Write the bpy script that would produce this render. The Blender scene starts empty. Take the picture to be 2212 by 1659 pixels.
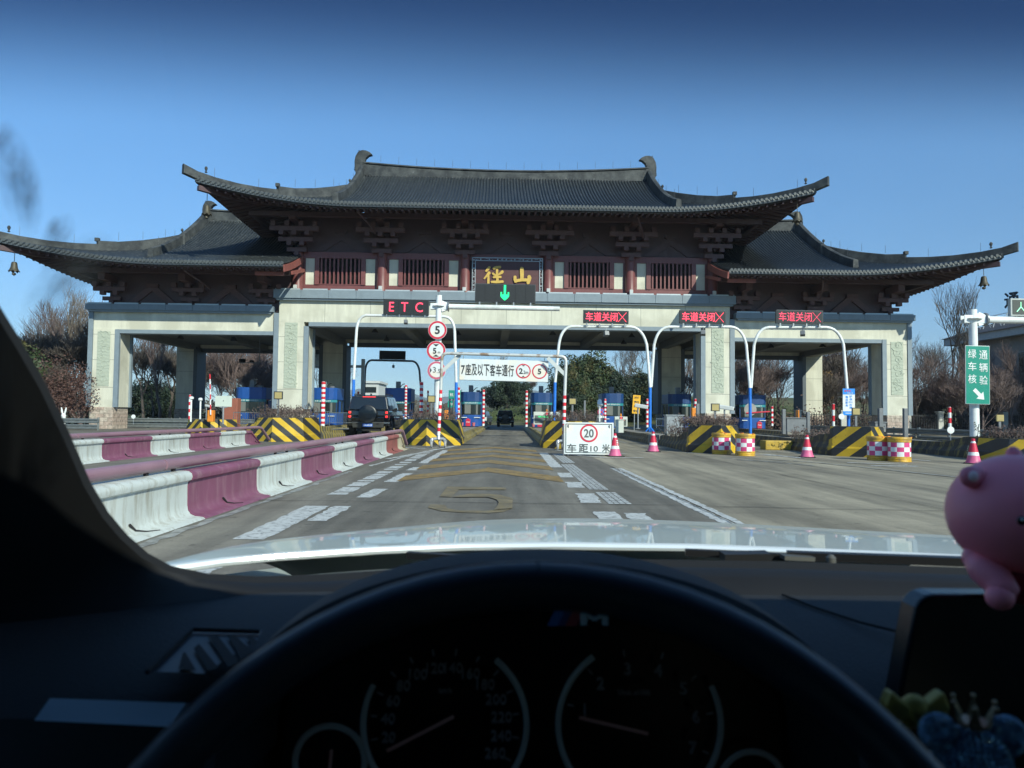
import bpy, bmesh, math, random
from mathutils import Vector, Matrix, Euler
R=math.radians
random.seed(7)
scn=bpy.context.scene
COL=scn.collection
# ------------------------------------------------------------------ camera
F=1598.6; EYE=1.15                                   # focal length in 2212-px units, eye height
cam=bpy.data.cameras.new('camera'); cam_o=bpy.data.objects.new('camera',cam); COL.objects.link(cam_o)
CR=(Euler((0,0,R(-0.5))).to_matrix() @ Euler((R(90+2.46),0,0)).to_matrix() @ Euler((0,0,R(0.6))).to_matrix())
cam_o.matrix_world=Matrix.Translation((0,0,EYE)) @ CR.to_4x4()
cam.sensor_width=36; cam.lens=36*F/2212; cam.clip_start=0.05; cam.clip_end=9000
cam.dof.use_dof=True; cam.dof.focus_distance=34; cam.dof.aperture_fstop=9
scn.camera=cam_o
# ------------------------------------------------------------------ world + sun
SUN=Vector((2.45,-3.5,2.62)).normalized()
w=bpy.data.worlds.new('World'); scn.world=w; w.use_nodes=True
nt=w.node_tree; bg=nt.nodes['Background']
sky=nt.nodes.new('ShaderNodeTexSky'); sky.sky_type='NISHITA'; sky.sun_disc=False
sky.sun_elevation=math.asin(SUN.z); sky.sun_rotation=math.atan2(SUN.x,SUN.y)
sky.air_density=1.0; sky.dust_density=0.0; sky.ozone_density=5; sky.altitude=1800
tg=nt.nodes.new('ShaderNodeTexCoord'); sx=nt.nodes.new('ShaderNodeSeparateXYZ'); nt.links.new(tg.outputs['Generated'],sx.inputs[0])
rg=nt.nodes.new('ShaderNodeMapRange'); rg.interpolation_type='SMOOTHSTEP'; rg.inputs[1].default_value=-.02; rg.inputs[2].default_value=.42; rg.inputs[3].default_value=0; rg.inputs[4].default_value=1; nt.links.new(sx.outputs[2],rg.inputs[0])
cm=nt.nodes.new('ShaderNodeMix'); cm.data_type='RGBA'; cm.inputs[6].default_value=(.52,.57,.60,1); cm.inputs[7].default_value=(.70,.93,1.02,1); nt.links.new(rg.outputs[0],cm.inputs[0])
mu=nt.nodes.new('ShaderNodeMix'); mu.data_type='RGBA'; mu.blend_type='MULTIPLY'; mu.inputs[0].default_value=1; nt.links.new(sky.outputs[0],mu.inputs[6]); nt.links.new(cm.outputs[2],mu.inputs[7])
nt.links.new(mu.outputs[2],bg.inputs[0]); bg.inputs[1].default_value=0.130
sl=bpy.data.lights.new('sun','SUN'); sl.energy=3.9; sl.angle=R(0.5); sl.color=(1,0.94,0.84)
so=bpy.data.objects.new('sun',sl); COL.objects.link(so); so.rotation_euler=SUN.to_track_quat('Z','Y').to_euler()
so.location=(20,-20,40)
scn.view_settings.view_transform='Standard'; scn.view_settings.look='None'
scn.view_settings.exposure=0.66; scn.view_settings.gamma=1
scn.cycles.max_bounces=6; scn.cycles.transparent_max_bounces=12; scn.cycles.volume_bounces=0
# ------------------------------------------------------------------ picking points
def ray(px,py):
    return CR @ Vector(((px-1106)/F,-(py-829.5)/F,-1))
def at(px,py,Y):
    d=ray(px,py); t=Y/d.y; return Vector((d.x*t,Y,EYE+d.z*t))
def gnd(px,py,z=0.0):
    d=ray(px,py); t=(z-EYE)/d.z; return Vector((d.x*t,d.y*t,z))
# ------------------------------------------------------------------ materials
MATS={}
def M(name,col,rough=.6,metal=0.,var=.15,scale=3.,bump=0.,bscale=25.,coat=0.,emit=0.,streak=None,tint=None,tscale=.6):
    if name in MATS: return MATS[name]
    m=bpy.data.materials.new(name); m.use_nodes=True; n=m.node_tree; b=n.nodes['Principled BSDF']
    L=n.links.new; N=n.nodes.new
    b.inputs['Roughness'].default_value=rough; b.inputs['Metallic'].default_value=metal
    b.inputs['Coat Weight'].default_value=coat
    tc=N('ShaderNodeTexCoord'); src=tc.outputs['Object']
    if streak:
        mp=N('ShaderNodeMapping'); mp.inputs['Scale'].default_value=streak; L(src,mp.inputs[0]); src=mp.outputs[0]
    c=(*col,1)
    if var>0:
        no=N('ShaderNodeTexNoise'); no.inputs['Scale'].default_value=scale; no.inputs['Detail'].default_value=6; no.inputs['Roughness'].default_value=.65
        L(src,no.inputs['Vector'])
        mr=N('ShaderNodeMapRange'); mr.inputs[1].default_value=.28; mr.inputs[2].default_value=.72; mr.inputs[3].default_value=1-var; mr.inputs[4].default_value=1+var
        L(no.outputs['Fac'],mr.inputs[0])
        mx=N('ShaderNodeMix'); mx.data_type='RGBA'; mx.blend_type='MULTIPLY'; mx.inputs[0].default_value=1; mx.inputs[6].default_value=c
        L(mr.outputs[0],mx.inputs[7]); out=mx.outputs[2]
        if tint:
            n2=N('ShaderNodeTexNoise'); n2.inputs['Scale'].default_value=tscale; n2.inputs['Detail'].default_value=4
            L(tc.outputs['Object'],n2.inputs['Vector'])
            m2=N('ShaderNodeMapRange'); m2.inputs[1].default_value=.5; m2.inputs[2].default_value=.62; L(n2.outputs['Fac'],m2.inputs[0])
            x2=N('ShaderNodeMix'); x2.data_type='RGBA'; L(m2.outputs[0],x2.inputs[0]); L(out,x2.inputs[6]); x2.inputs[7].default_value=(*tint,1); out=x2.outputs[2]
        L(out,b.inputs['Base Color'])
        rr=N('ShaderNodeMapRange'); rr.inputs[3].default_value=max(.02,rough-.08); rr.inputs[4].default_value=min(1,rough+.1)
        L(no.outputs['Fac'],rr.inputs[0]); L(rr.outputs[0],b.inputs['Roughness'])
    else: b.inputs['Base Color'].default_value=c
    if bump>0:
        nb=N('ShaderNodeTexNoise'); nb.inputs['Scale'].default_value=bscale; nb.inputs['Detail'].default_value=4; L(tc.outputs['Object'],nb.inputs['Vector'])
        bu=N('ShaderNodeBump'); bu.inputs['Strength'].default_value=bump; bu.inputs['Distance'].default_value=.03
        L(nb.outputs['Fac'],bu.inputs['Height']); L(bu.outputs[0],b.inputs['Normal'])
    if emit>0:
        b.inputs['Emission Color'].default_value=c; b.inputs['Emission Strength'].default_value=emit
    MATS[name]=m; return m
def worn(name,col,under,thr=.5,soft=.06,scale=6.,rough=.6,streak=None,stripes=None,col2=None,dirt=.25):
    """paint of one or two colours (stripes along a*x|+b*y+c*z) chipped away over an under colour"""
    if name in MATS: return MATS[name]
    m=bpy.data.materials.new(name); m.use_nodes=True; n=m.node_tree; b=n.nodes['Principled BSDF']; L=n.links.new; N=n.nodes.new
    b.inputs['Roughness'].default_value=rough
    tc=N('ShaderNodeTexCoord'); src=tc.outputs['Object']
    colout=None
    if stripes:
        a,bb,c,per,lean=stripes
        sp=N('ShaderNodeSeparateXYZ'); L(src,sp.inputs[0])
        ab=N('ShaderNodeMath'); ab.operation='ABSOLUTE'; L(sp.outputs[0],ab.inputs[0])
        def mul(s,k):
            q=N('ShaderNodeMath'); q.operation='MULTIPLY'; L(s,q.inputs[0]); q.inputs[1].default_value=k; return q.outputs[0]
        def add(s,t):
            q=N('ShaderNodeMath'); q.operation='ADD'; L(s,q.inputs[0]); L(t,q.inputs[1]); return q.outputs[0]
        s=add(add(mul(ab.outputs[0],a),mul(sp.outputs[1],bb)),mul(sp.outputs[2],c))
        s=add(mul(s,1/per),mul(ab.outputs[0],0)); fr=N('ShaderNodeMath'); fr.operation='FRACT'; 
        ad=N('ShaderNodeMath'); ad.operation='ADD'; L(s,ad.inputs[0]); ad.inputs[1].default_value=100+lean; L(ad.outputs[0],fr.inputs[0])
        gt=N('ShaderNodeMath'); gt.operation='GREATER_THAN'; L(fr.outputs[0],gt.inputs[0]); gt.inputs[1].default_value=.5
        mx=N('ShaderNodeMix'); mx.data_type='RGBA'; L(gt.outputs[0],mx.inputs[0]); mx.inputs[6].default_value=(*col,1); mx.inputs[7].default_value=(*col2,1)
        colout=mx.outputs[2]
    if streak:
        mp=N('ShaderNodeMapping'); mp.inputs['Scale'].default_value=streak; L(src,mp.inputs[0]); src=mp.outputs[0]
    no=N('ShaderNodeTexNoise'); no.inputs['Scale'].default_value=scale; no.inputs['Detail'].default_value=8; no.inputs['Roughness'].default_value=.7; L(src,no.inputs['Vector'])
    mr=N('ShaderNodeMapRange'); mr.inputs[1].default_value=thr-soft; mr.inputs[2].default_value=thr+soft; L(no.outputs['Fac'],mr.inputs[0])
    x=N('ShaderNodeMix'); x.data_type='RGBA'; L(mr.outputs[0],x.inputs[0])
    if colout: L(colout,x.inputs[6])
    else: x.inputs[6].default_value=(*col,1)
    x.inputs[7].default_value=(*under,1)
    n2=N('ShaderNodeTexNoise'); n2.inputs['Scale'].default_value=scale*.35; n2.inputs['Detail'].default_value=6; L(tc.outputs['Object'],n2.inputs['Vector'])
    m2=N('ShaderNodeMapRange'); m2.inputs[1].default_value=.3; m2.inputs[2].default_value=.7; m2.inputs[3].default_value=1-dirt; m2.inputs[4].default_value=1+dirt*.5; L(n2.outputs['Fac'],m2.inputs[0])
    y=N('ShaderNodeMix'); y.data_type='RGBA'; y.blend_type='MULTIPLY'; y.inputs[0].default_value=1; L(x.outputs[2],y.inputs[6]); L(m2.outputs[0],y.inputs[7])
    L(y.outputs[2],b.inputs['Base Color'])
    MATS[name]=m; return m
# ------------------------------------------------------------------ mesh builder
class MB:
    def __init__(s): s.v=[]; s.f=[]; s.m=[]
    def add(s,vs,fs,mi=0):
        o=len(s.v); s.v+= [tuple(p) for p in vs]
        for i,f in enumerate(fs): s.f.append(tuple(o+k for k in f)); s.m.append(mi if isinstance(mi,int) else mi[i])
        return s
    def box(s,x0,x1,y0,y1,z0,z1,mi=0):
        return s.add([(x0,y0,z0),(x1,y0,z0),(x1,y1,z0),(x0,y1,z0),(x0,y0,z1),(x1,y0,z1),(x1,y1,z1),(x0,y1,z1)],
          [(0,3,2,1),(4,5,6,7),(0,1,5,4),(1,2,6,5),(2,3,7,6),(3,0,4,7)],mi)
    def cb(s,c,d,mi=0): return s.box(c[0]-d[0]/2,c[0]+d[0]/2,c[1]-d[1]/2,c[1]+d[1]/2,c[2]-d[2]/2,c[2]+d[2]/2,mi)
    def quad(s,a,b,c,d,mi=0): return s.add([a,b,c,d],[(0,1,2,3)],mi)
    def grid(s,rows,mi=0,flip=False):
        n=len(rows[0]); vs=[p for r in rows for p in r]; fs=[]
        for i in range(len(rows)-1):
            for j in range(n-1):
                q=(i*n+j,i*n+j+1,(i+1)*n+j+1,(i+1)*n+j); fs.append(q[::-1] if flip else q)
        return s.add(vs,fs,mi)
    def tube(s,pts,r,n=8,mi=0,cap=True,bands=None):
        pts=[Vector(p) for p in pts]; k=len(pts); rs=r if isinstance(r,(list,tuple)) else [r]*k
        t0=(pts[1]-pts[0]).normalized(); up=Vector((0,0,1)) if abs(t0.z)<.9 else Vector((0,1,0))
        a=t0.cross(up).normalized(); vs=[]
        for i,p in enumerate(pts):
            t=(pts[min(i+1,k-1)]-pts[max(i-1,0)]).normalized()
            a=(a-t*a.dot(t)).normalized(); b=t.cross(a)
            for j in range(n):
                g=2*math.pi*j/n; vs.append(p+(a*math.cos(g)+b*math.sin(g))*rs[i])
        fs=[];mm=[]
        for i in range(k-1):
            for j in range(n):
                fs.append((i*n+j,(i+1)*n+j,(i+1)*n+(j+1)%n,i*n+(j+1)%n)); mm.append(bands[i] if bands else mi)
        if cap: fs+= [tuple(range(n)),tuple((k-1)*n+j for j in range(n-1,-1,-1))]; mm+=[bands[0],bands[-1]] if bands else [mi,mi]
        return s.add(vs,fs,mm)
    def lathe(s,prof,n=16,c=(0,0,0),mats=None,mi=0,check=None):
        vs=[];fs=[];mm=[]
        for r,z in prof:
            for j in range(n):
                g=2*math.pi*j/n; vs.append((c[0]+r*math.cos(g),c[1]+r*math.sin(g),c[2]+z))
        for i in range(len(prof)-1):
            for j in range(n):
                fs.append((i*n+j,i*n+(j+1)%n,(i+1)*n+(j+1)%n,(i+1)*n+j))
                mm.append(check(i,j) if check else (mats[i] if mats else mi))
        fs.append(tuple(range(n-1,-1,-1))); mm.append(mm[0]); fs.append(tuple((len(prof)-1)*n+j for j in range(n))); mm.append(mm[-1] if not check else mats[-1])
        return s.add(vs,fs,mm)
    def beam(s,p,q,w,h,mi=0):
        p=Vector(p);q=Vector(q); t=(q-p).normalized(); a=t.cross(Vector((0,0,1))); 
        a=a.normalized() if a.length>1e-4 else Vector((1,0,0)); b=a.cross(t).normalized(); a=a*w/2;b=b*h/2
        return s.add([p-a-b,p+a-b,p+a+b,p-a+b,q-a-b,q+a-b,q+a+b,q-a+b],[(0,1,2,3),(7,6,5,4),(0,4,5,1),(1,5,6,2),(2,6,7,3),(3,7,4,0)],mi)
    def sweep(s,path,w,h,mi=0):
        path=[Vector(p) for p in path]; vs=[];fs=[];k=len(path)
        hs=h if isinstance(h,(list,tuple)) else [h]*k
        for i,p in enumerate(path):
            t=path[min(i+1,k-1)]-path[max(i-1,0)]; a=Vector((t.y,-t.x,0)); a=a.normalized()*w/2 if a.length>1e-5 else Vector((w/2,0,0))
            vs+=[p-a,p+a,p+a*.8+Vector((0,0,hs[i]*.93)),p+Vector((0,0,hs[i])),p-a*.8+Vector((0,0,hs[i]*.93))]
        for i in range(k-1):
            for j in range(5): fs.append((i*5+j,i*5+(j+1)%5,(i+1)*5+(j+1)%5,(i+1)*5+j))
        fs+=[(4,3,2,1,0),tuple((k-1)*5+j for j in range(5))]
        return s.add(vs,fs,mi)
    def prism(s,poly,y0,y1,mi=0,side=None):      # polygon in XZ extruded in Y
        n=len(poly); vs=[(x,y0,z) for x,z in poly]+[(x,y1,z) for x,z in poly]
        fs=[tuple(range(n)),tuple(range(2*n-1,n-1,-1))]+[(i,n+i,n+(i+1)%n,(i+1)%n) for i in range(n)]
        return s.add(vs,fs,[mi,mi]+[mi if side is None else side]*n)
    def slab(s,poly,z0,z1,mi=0):                  # polygon in XY extruded in Z
        n=len(poly); vs=[(x,y,z0) for x,y in poly]+[(x,y,z1) for x,y in poly]
        fs=[tuple(range(n-1,-1,-1)),tuple(range(n,2*n))]+[(i,(i+1)%n,n+(i+1)%n,n+i) for i in range(n)]
        return s.add(vs,fs,mi)
    def build(s,name,mats,parent=None,loc=None,rot=None,smooth=False,bevel=0,seg=2,fix=True):
        me=bpy.data.meshes.new(name); me.from_pydata(s.v,[],s.f)
        if not isinstance(mats,(list,tuple)): mats=[mats]
        for m in mats: me.materials.append(m)
        me.polygons.foreach_set('material_index',s.m)
        if fix and len(s.v)<60000:
            bm=bmesh.new(); bm.from_mesh(me); bmesh.ops.recalc_face_normals(bm,faces=bm.faces); bm.to_mesh(me); bm.free()
        if smooth:
            me.polygons.foreach_set('use_smooth',[True]*len(me.polygons))
            if smooth!='all':
                try: me.set_sharp_from_angle(angle=R(40))
                except Exception: pass
        me.update()
        o=bpy.data.objects.new(name,me); COL.objects.link(o)
        if parent: o.parent=parent
        if loc is not None: o.location=loc
        if rot is not None: o.rotation_euler=rot
        if bevel>0:
            b=o.modifiers.new('bevel','BEVEL'); b.width=bevel; b.segments=seg; b.limit_method='ANGLE'; b.angle_limit=R(35)
        return o
def tag(o,label,cat,group=None,kind=None):
    o['label']=label
    if cat: o['category']=cat
    if group: o['group']=group
    if kind: o['kind']=kind
    return o
def thing(name,label,cat,loc=(0,0,0),rz=0.,group=None):
    o=bpy.data.objects.new(name,None); COL.objects.link(o); o.location=loc; o.rotation_euler=(0,0,rz); o.empty_display_size=.3
    return tag(o,label,cat,group)
def struct(o,label=None):
    o['kind']='structure'
    if label: o['label']=label
    return o
def dup(o,loc,rz=None,label=None,sc=None,parent=None,group=None):
    c=o.copy(); COL.objects.link(c)
    if parent: c.parent=parent
    if loc is not None: c.location=loc
    if rz is not None: c.rotation_euler=(c.rotation_euler[0],c.rotation_euler[1],rz)
    if label: c['label']=label
    if group: c['group']=group
    if sc: c.scale=(sc,sc,sc) if isinstance(sc,(int,float)) else sc
    for ch in [q for q in COL.objects if q.parent==o]:
        dup(ch,None,parent=c)
    return c
_tc={}
def text(body,mat,parent,loc,w=None,h=.3,bold=.0,ext=.004,name='lettering',rz=0,tilt=0):
    key=(body,w,h,bold,ext,mat.name)
    if key not in _tc:
        cu=bpy.data.curves.new('t','FONT'); cu.body=body; cu.size=1; cu.offset=bold; cu.resolution_u=3
        o=bpy.data.objects.new('t',cu); COL.objects.link(o); bpy.context.view_layer.update()
        me=bpy.data.meshes.new_from_object(o.evaluated_get(bpy.context.evaluated_depsgraph_get()))
        COL.objects.unlink(o); bpy.data.objects.remove(o); bpy.data.curves.remove(cu)
        me.name=name
        xs=[v.co.x for v in me.vertices]; ys=[v.co.y for v in me.vertices]
        if not xs: xs=[0,1];ys=[0,1]
        sx=(max(xs)-min(xs)) or 1; sy=(max(ys)-min(ys)) or 1; ky=h/sy; kx=w/sx if w else ky
        cx=(max(xs)+min(xs))/2; cy=(max(ys)+min(ys))/2
        flat=[(v.co.x,v.co.y) for v in me.vertices]; fcs=[tuple(p.vertices) for p in me.polygons]; bpy.data.meshes.remove(me)
        n=len(flat); vs=[((x-cx)*kx,0,(y-cy)*ky) for x,y in flat]; vs2=[(a,-ext,c) for a,b,c in vs]
        me=bpy.data.meshes.new(name)
        edges={}
        for f in fcs:
            for i in range(len(f)):
                e=(f[i],f[(i+1)%len(f)]); edges[e]=1
        side=[(b,a,a+n,b+n) for (a,b) in edges if (b,a) not in edges]
        me.from_pydata(vs+vs2,[],[tuple(i+n for i in f) for f in fcs]+side); me.materials.append(mat); me.update()
        _tc[key]=me
    o=bpy.data.objects.new(name,_tc[key]); COL.objects.link(o); o.parent=parent; o.location=loc; o.rotation_euler=(tilt,0,rz)
    return o
# palette
cream=M('cream_plaster',(.60,.59,.49),.85,var=.16,scale=1.6,bump=.15,bscale=30,tint=(.50,.49,.40),tscale=.5,streak=(1.4,1.4,.22))
trim=M('blue_grey_stone',(.20,.25,.29),.6,var=.12,scale=2)
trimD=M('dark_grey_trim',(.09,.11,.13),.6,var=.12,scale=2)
redwood=M('dark_red_paint',(.075,.040,.043),.55,var=.18,scale=2.5)
redcol=M('red_column_paint',(.17,.055,.053),.45,var=.14,scale=2.5)
black=M('black_paint',(.012,.013,.014),.5,var=.1)
void=M('dark_interior',(.008,.009,.01),.9,var=0)
white=M('white_paint',(.74,.77,.76),.35,var=.10,scale=4,tint=(.60,.62,.60),tscale=1.5)
bluep=M('blue_paint',(.02,.17,.62),.4,var=.12,scale=5)
redp=M('red_paint',(.62,.02,.035),.4,var=.12,scale=6)
redfade=M('red_plastic',(.55,.02,.06),.5,var=.15,scale=8)
pinkp=M('faded_pink_plastic',(.62,.12,.25),.5,var=.12,scale=8)
yellowp=M('yellow_plastic',(.62,.36,.03),.45,var=.2,scale=7,tint=(.35,.22,.06),tscale=6)
orangep=M('orange_paint',(.75,.24,.02),.45,var=.1)
steel=M('galvanised_steel',(.34,.36,.37),.42,.6,var=.15,scale=6)
greym=M('grey_metal',(.17,.18,.19),.5,.2,var=.15,scale=5)
offwhite=M('cabinet_white',(.55,.58,.52),.5,var=.08)
concrete=M('island_concrete',(.25,.24,.21),.9,var=.25,scale=2.5,bump=.4,bscale=40)
glassd=M('dark_window_glass',(.02,.028,.03),.08,var=.1,coat=.3)
rubber=M('rubber',(.014,.014,.015),.8,var=.2,scale=20)
inkm=M('black_lettering',(.03,.032,.035),.5,var=0)
booth_blue=M('booth_blue',(.012,.075,.30),.4,var=.12,scale=3)
signw=M('reflective_white_sheet',(.68,.72,.72),.35,var=.1,scale=3,tint=(.74,.68,.58),tscale=1.6)
signred=M('sign_red',(.58,.03,.06),.4,var=.06)
led_off=M('led_panel_black',(.012,.015,.018),.6,var=.15,scale=60)
led_red=M('led_red',(1.0,.05,.10),.5,var=0,emit=1.1)
led_green=M('led_green',(.01,.75,.22),.5,var=0,emit=.9)
soil=M('dry_soil',(.10,.085,.06),.95,var=.35,scale=5,bump=.5)
# ================================================================== GROUND
g=MB(); n=40
def gh(x,y):
    h=-.05
    if y>88 and x>-30:
        k=min(1,max(0,(y-88)/30)); kx=min(1,max(0,(x+12+(y-90)*.12)/32)); h+=4.6*(k*k*(3-2*k))*(kx*kx*(3-2*kx))
    if y>88 and x<-50:
        h+=1.5*min(1,(y-88)/40)*min(1,(-50-x)/20)
    return h
xs=[-6000,-2500,-900,-400]+[-200+8*i for i in range(51)]+[400,900,2500,6000]
ys=[-3000,-800,-200]+[-60+6*i for i in range(50)]+[280,400,700,1400,3000,6500]
g.grid([[(x,y,gh(x,y)) for x in xs] for y in ys])
grass=M('dry_grass_ground',(.085,.085,.035),.95,var=.4,scale=.8,bump=.6,bscale=6,tint=(.05,.065,.02),tscale=.15)
struct(g.build('ground',grass,smooth='all'))
def roadmat(name,c,c2,joint):
    m=bpy.data.materials.new(name); m.use_nodes=True; n=m.node_tree; b=n.nodes['Principled BSDF']; L=n.links.new; N=n.nodes.new
    tc=N('ShaderNodeTexCoord')
    def noise(sc,det,mapping=None,rough=.6):
        q=N('ShaderNodeTexNoise'); q.inputs['Scale'].default_value=sc; q.inputs['Detail'].default_value=det; q.inputs['Roughness'].default_value=rough
        if mapping:
            mp=N('ShaderNodeMapping'); mp.inputs['Scale'].default_value=mapping; L(tc.outputs['Object'],mp.inputs[0]); L(mp.outputs[0],q.inputs['Vector'])
        else: L(tc.outputs['Object'],q.inputs['Vector'])
        return q.outputs['Fac']
    def rng(s,a,b_,c_,d): 
        q=N('ShaderNodeMapRange'); q.inputs[1].default_value=a;q.inputs[2].default_value=b_;q.inputs[3].default_value=c_;q.inputs[4].default_value=d; L(s,q.inputs[0]); return q.outputs[0]
    x=N('ShaderNodeMix'); x.data_type='RGBA'; x.inputs[6].default_value=(*c,1); x.inputs[7].default_value=(*c2,1)
    L(rng(noise(.35,5,(1,.22,1)),.38,.62,0,1),x.inputs[0]); out=x.outputs[2]
    for s in (rng(noise(38,8,rough=.8),.3,.7,.72,1.25),rng(noise(2.2,5,(1.6,.12,1)),.3,.7,.66,1.22),rng(noise(.9,7),.3,.7,.84,1.12),rng(noise(5,3,(.25,2.2,1)),.35,.65,.93,1.05)):
        y=N('ShaderNodeMix'); y.data_type='RGBA'; y.blend_type='MULTIPLY'; y.inputs[0].default_value=1; L(out,y.inputs[6]); L(s,y.inputs[7]); out=y.outputs[2]
    wv=N('ShaderNodeTexWave'); wv.wave_type='BANDS'; wv.bands_direction='X'; wv.inputs['Scale'].default_value=.175; wv.inputs['Distortion'].default_value=1.6; wv.inputs['Detail'].default_value=3; wv.inputs['Detail Scale'].default_value=.6
    mq=N('ShaderNodeMapping'); mq.inputs['Scale'].default_value=(1,.10,1); L(tc.outputs['Object'],mq.inputs[0]); L(mq.outputs[0],wv.inputs['Vector'])
    y=N('ShaderNodeMix'); y.data_type='RGBA'; y.blend_type='MULTIPLY'; y.inputs[0].default_value=1; L(out,y.inputs[6]); L(rng(wv.outputs['Fac'],0,1,.80,1.08),y.inputs[7]); out=y.outputs[2]
    y=N('ShaderNodeMix'); y.data_type='RGBA'; y.blend_type='MULTIPLY'; y.inputs[0].default_value=1; L(out,y.inputs[6]); L(rng(noise(6.5,3,rough=.4),.66,.72,1,.62),y.inputs[7]); out=y.outputs[2]
    L(out,b.inputs['Base Color']); b.inputs['Roughness'].default_value=.82
    nb=noise(70,6); bu=N('ShaderNodeBump'); bu.inputs['Strength'].default_value=.35; bu.inputs['Distance'].default_value=.01; L(nb,bu.inputs['Height']); L(bu.outputs[0],b.inputs['Normal'])
    return m
rd=roadmat('dark_worn_concrete',(.150,.138,.112),(.21,.195,.158),1)
rl=roadmat('pale_worn_concrete',(.33,.295,.215),(.235,.21,.155),1)
m=MB(); m.box(-34,2.5,-40,84,-.2,0); struct(m.build('road_dark_lanes',rd,fix=True))
m=MB(); m.box(2.5,34,-40,84,-.2,0); struct(m.build('road_pale_plaza',rl))
# the exit road bending left beyond the gate
m=MB(); rows=[]
for i in range(31):
    t=i/30; y=84+t*70; c=-2-46*t*t; wd=34*(1-t)+10*t; rows.append([(c-wd/1.3,y,.004+gh(-40,y)*0+.0),(c+wd*.55*(1-t)+7*t+6*(1-t),y,.004)])
m.grid(rows); asph=roadmat('exit_asphalt',(.06,.061,.062),(.075,.075,.075),1); struct(m.build('exit_road',asph))
# joints + cracks
m=MB()
_zc=[0]
def crack(p0,p1,wd,k=26,j=.02,mb=m):
    _zc[0]=(_zc[0]+1)%9; p0=(p0[0],p0[1],p0[2]+.0012*_zc[0]); p1=(p1[0],p1[1],p1[2]+.0012*_zc[0])
    a=Vector(p0);b=Vector(p1); d=(b-a).normalized(); nrm=Vector((-d.y,d.x,0)); pts=[a.lerp(b,i/k)+nrm*random.uniform(-j,j) for i in range(k+1)]
    L_=[p-nrm*wd*random.uniform(.3,.7) for p in pts]; R_=[p+nrm*wd*random.uniform(.3,.7) for p in pts]
    mb.grid([L_,R_])
crack((-12,10.05,.008),(2.5,9.7,.008),.018,60); crack((2.5,9.6,.008),(14,8.6,.008),.02,60,.03)
for yy in (16.5,23.5,5.2): crack((-12,yy+.1,.008),(2.5,yy,.008),.012,40)
for yy in (15.2,20.5,26,33,40): crack((2.5,yy+.1,.008),(20,yy-.4,.008),.012,50)
crack((2.53,4,.016),(2.43,16.8,.016),.022,80,.012); crack((5.6,6,.008),(5.9,40,.008),.014,50)
struct(m.build('road_joints',M('joint_dirt',(.02,.019,.017),.95,var=.2)))
# markings
yel=worn('worn_yellow_marking',(.33,.21,.055),(.12,.11,.09),thr=.56,soft=.12,scale=9,dirt=.35)
whi=worn('worn_white_marking',(.55,.57,.55),(.14,.14,.13),thr=.57,soft=.05,scale=14,dirt=.2)
whf=worn('ghost_white_marking',(.36,.37,.35),(.15,.15,.14),thr=.52,soft=.12,scale=5,dirt=.3)
my=MB(); mw=MB(); mf=MB(); Z=.006
def G(px,py,z=Z): return gnd(px,py,z)
# yellow chevrons
for (lx,ly,ax,ay,rx,ry,ax2,ay2,lx2,ly2,rx2,ry2) in [
  (871,1040, 1110,1030-10, 1257-8+10,1044, 1110,1017, 893,1031, 1243,1030),]:
    pass
for y0 in (12.8,15.6,18.25,20.9,23.6):
    for x1,ye in ((-1.86,0),(1.04,.1)):
        n=10; A=[Vector((x1+(-.38-x1)*q/n,y0+ye*(1-q/n)+2.4*q/n+random.uniform(-.02,.02),Z+.0004*(x1>0))) for q in range(n+1)]
        my.grid([A,[p+Vector((0,1.25-.25*(q/n)*(x1<0),0)) for q,p in enumerate(A)]])
# big 5 on the lane
m5=MB()
def poly_px(mb,pts): 
    _zc[0]=(_zc[0]+1)%9; vs=[G(*p,z=Z+.001*_zc[0]) for p in pts]; mb.add(vs,[tuple(range(len(vs)))])
O=lambda x,y:(1300/1.8517+x/1.4747/1.8517,1700/1.8517+y/1.4747/1.8517)
for q in ([(723,362),(1066,368),(1068,381),(790,380)],[(723,362),(790,380),(742,424),(675,422)],[(675,422),(742,424),(850,405),(960,405),(1020,412),(960,424),(870,424),(800,426)],
          [(960,405),(1030,410),(1108,432),(1106,452),(1025,455),(1010,438),(960,424)],[(1025,455),(1106,452),(1105,490),(995,500),(1015,478)],[(995,500),(1105,490),(1050,512),(960,519),(930,505)],
          [(930,505),(960,519),(830,517),(690,507),(720,492),(800,504)],[(608,487),(620,468),(708,470),(720,492),(690,507)]):
    poly_px(m5,[O(*p) for p in q])
struct(my.build('yellow_lane_markings',yel)); struct(m5.build('yellow_numeral_marking',worn('ghost_yellow_marking',(.235,.18,.085),(.14,.125,.09),thr=.55,soft=.16,scale=7,dirt=.3)))
# white dashes left / right of the lane
def dash(x0,x1,y0,y1,mb=mw,sk=0):
    _zc[0]=(_zc[0]+1)%9; z=Z-.0005-.0004*_zc[0]; n=max(3,int((y1-y0)/.12)); ra=lambda:random.uniform(-.02,.02)
    mb.grid([[(x0+ra()+sk*i/n,y0+(y1-y0)*i/n,z) for i in range(n+1)],[(x1+ra()+sk*i/n,y0+(y1-y0)*i/n,z) for i in range(n+1)]])
dash(-2.47,-2.17,6.8,9.3); dash(-2.12,-1.9,8.0,9.3); dash(-2.30,-2.1,5.2,6.4)
for y0,y1 in ((10.3,11.5),(12.7,14.6),(15.4,16.3),(17.6,24.2)): dash(-2.06,-1.84,y0,y1,sk=.05)
k_=0; y0=10.6
while y0<23.5:
    l=random.choice((.3,.45,.7)); dash(-2.52,-2.25,y0,y0+l); y0+=l+random.choice((.10,.16,.4))
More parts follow.
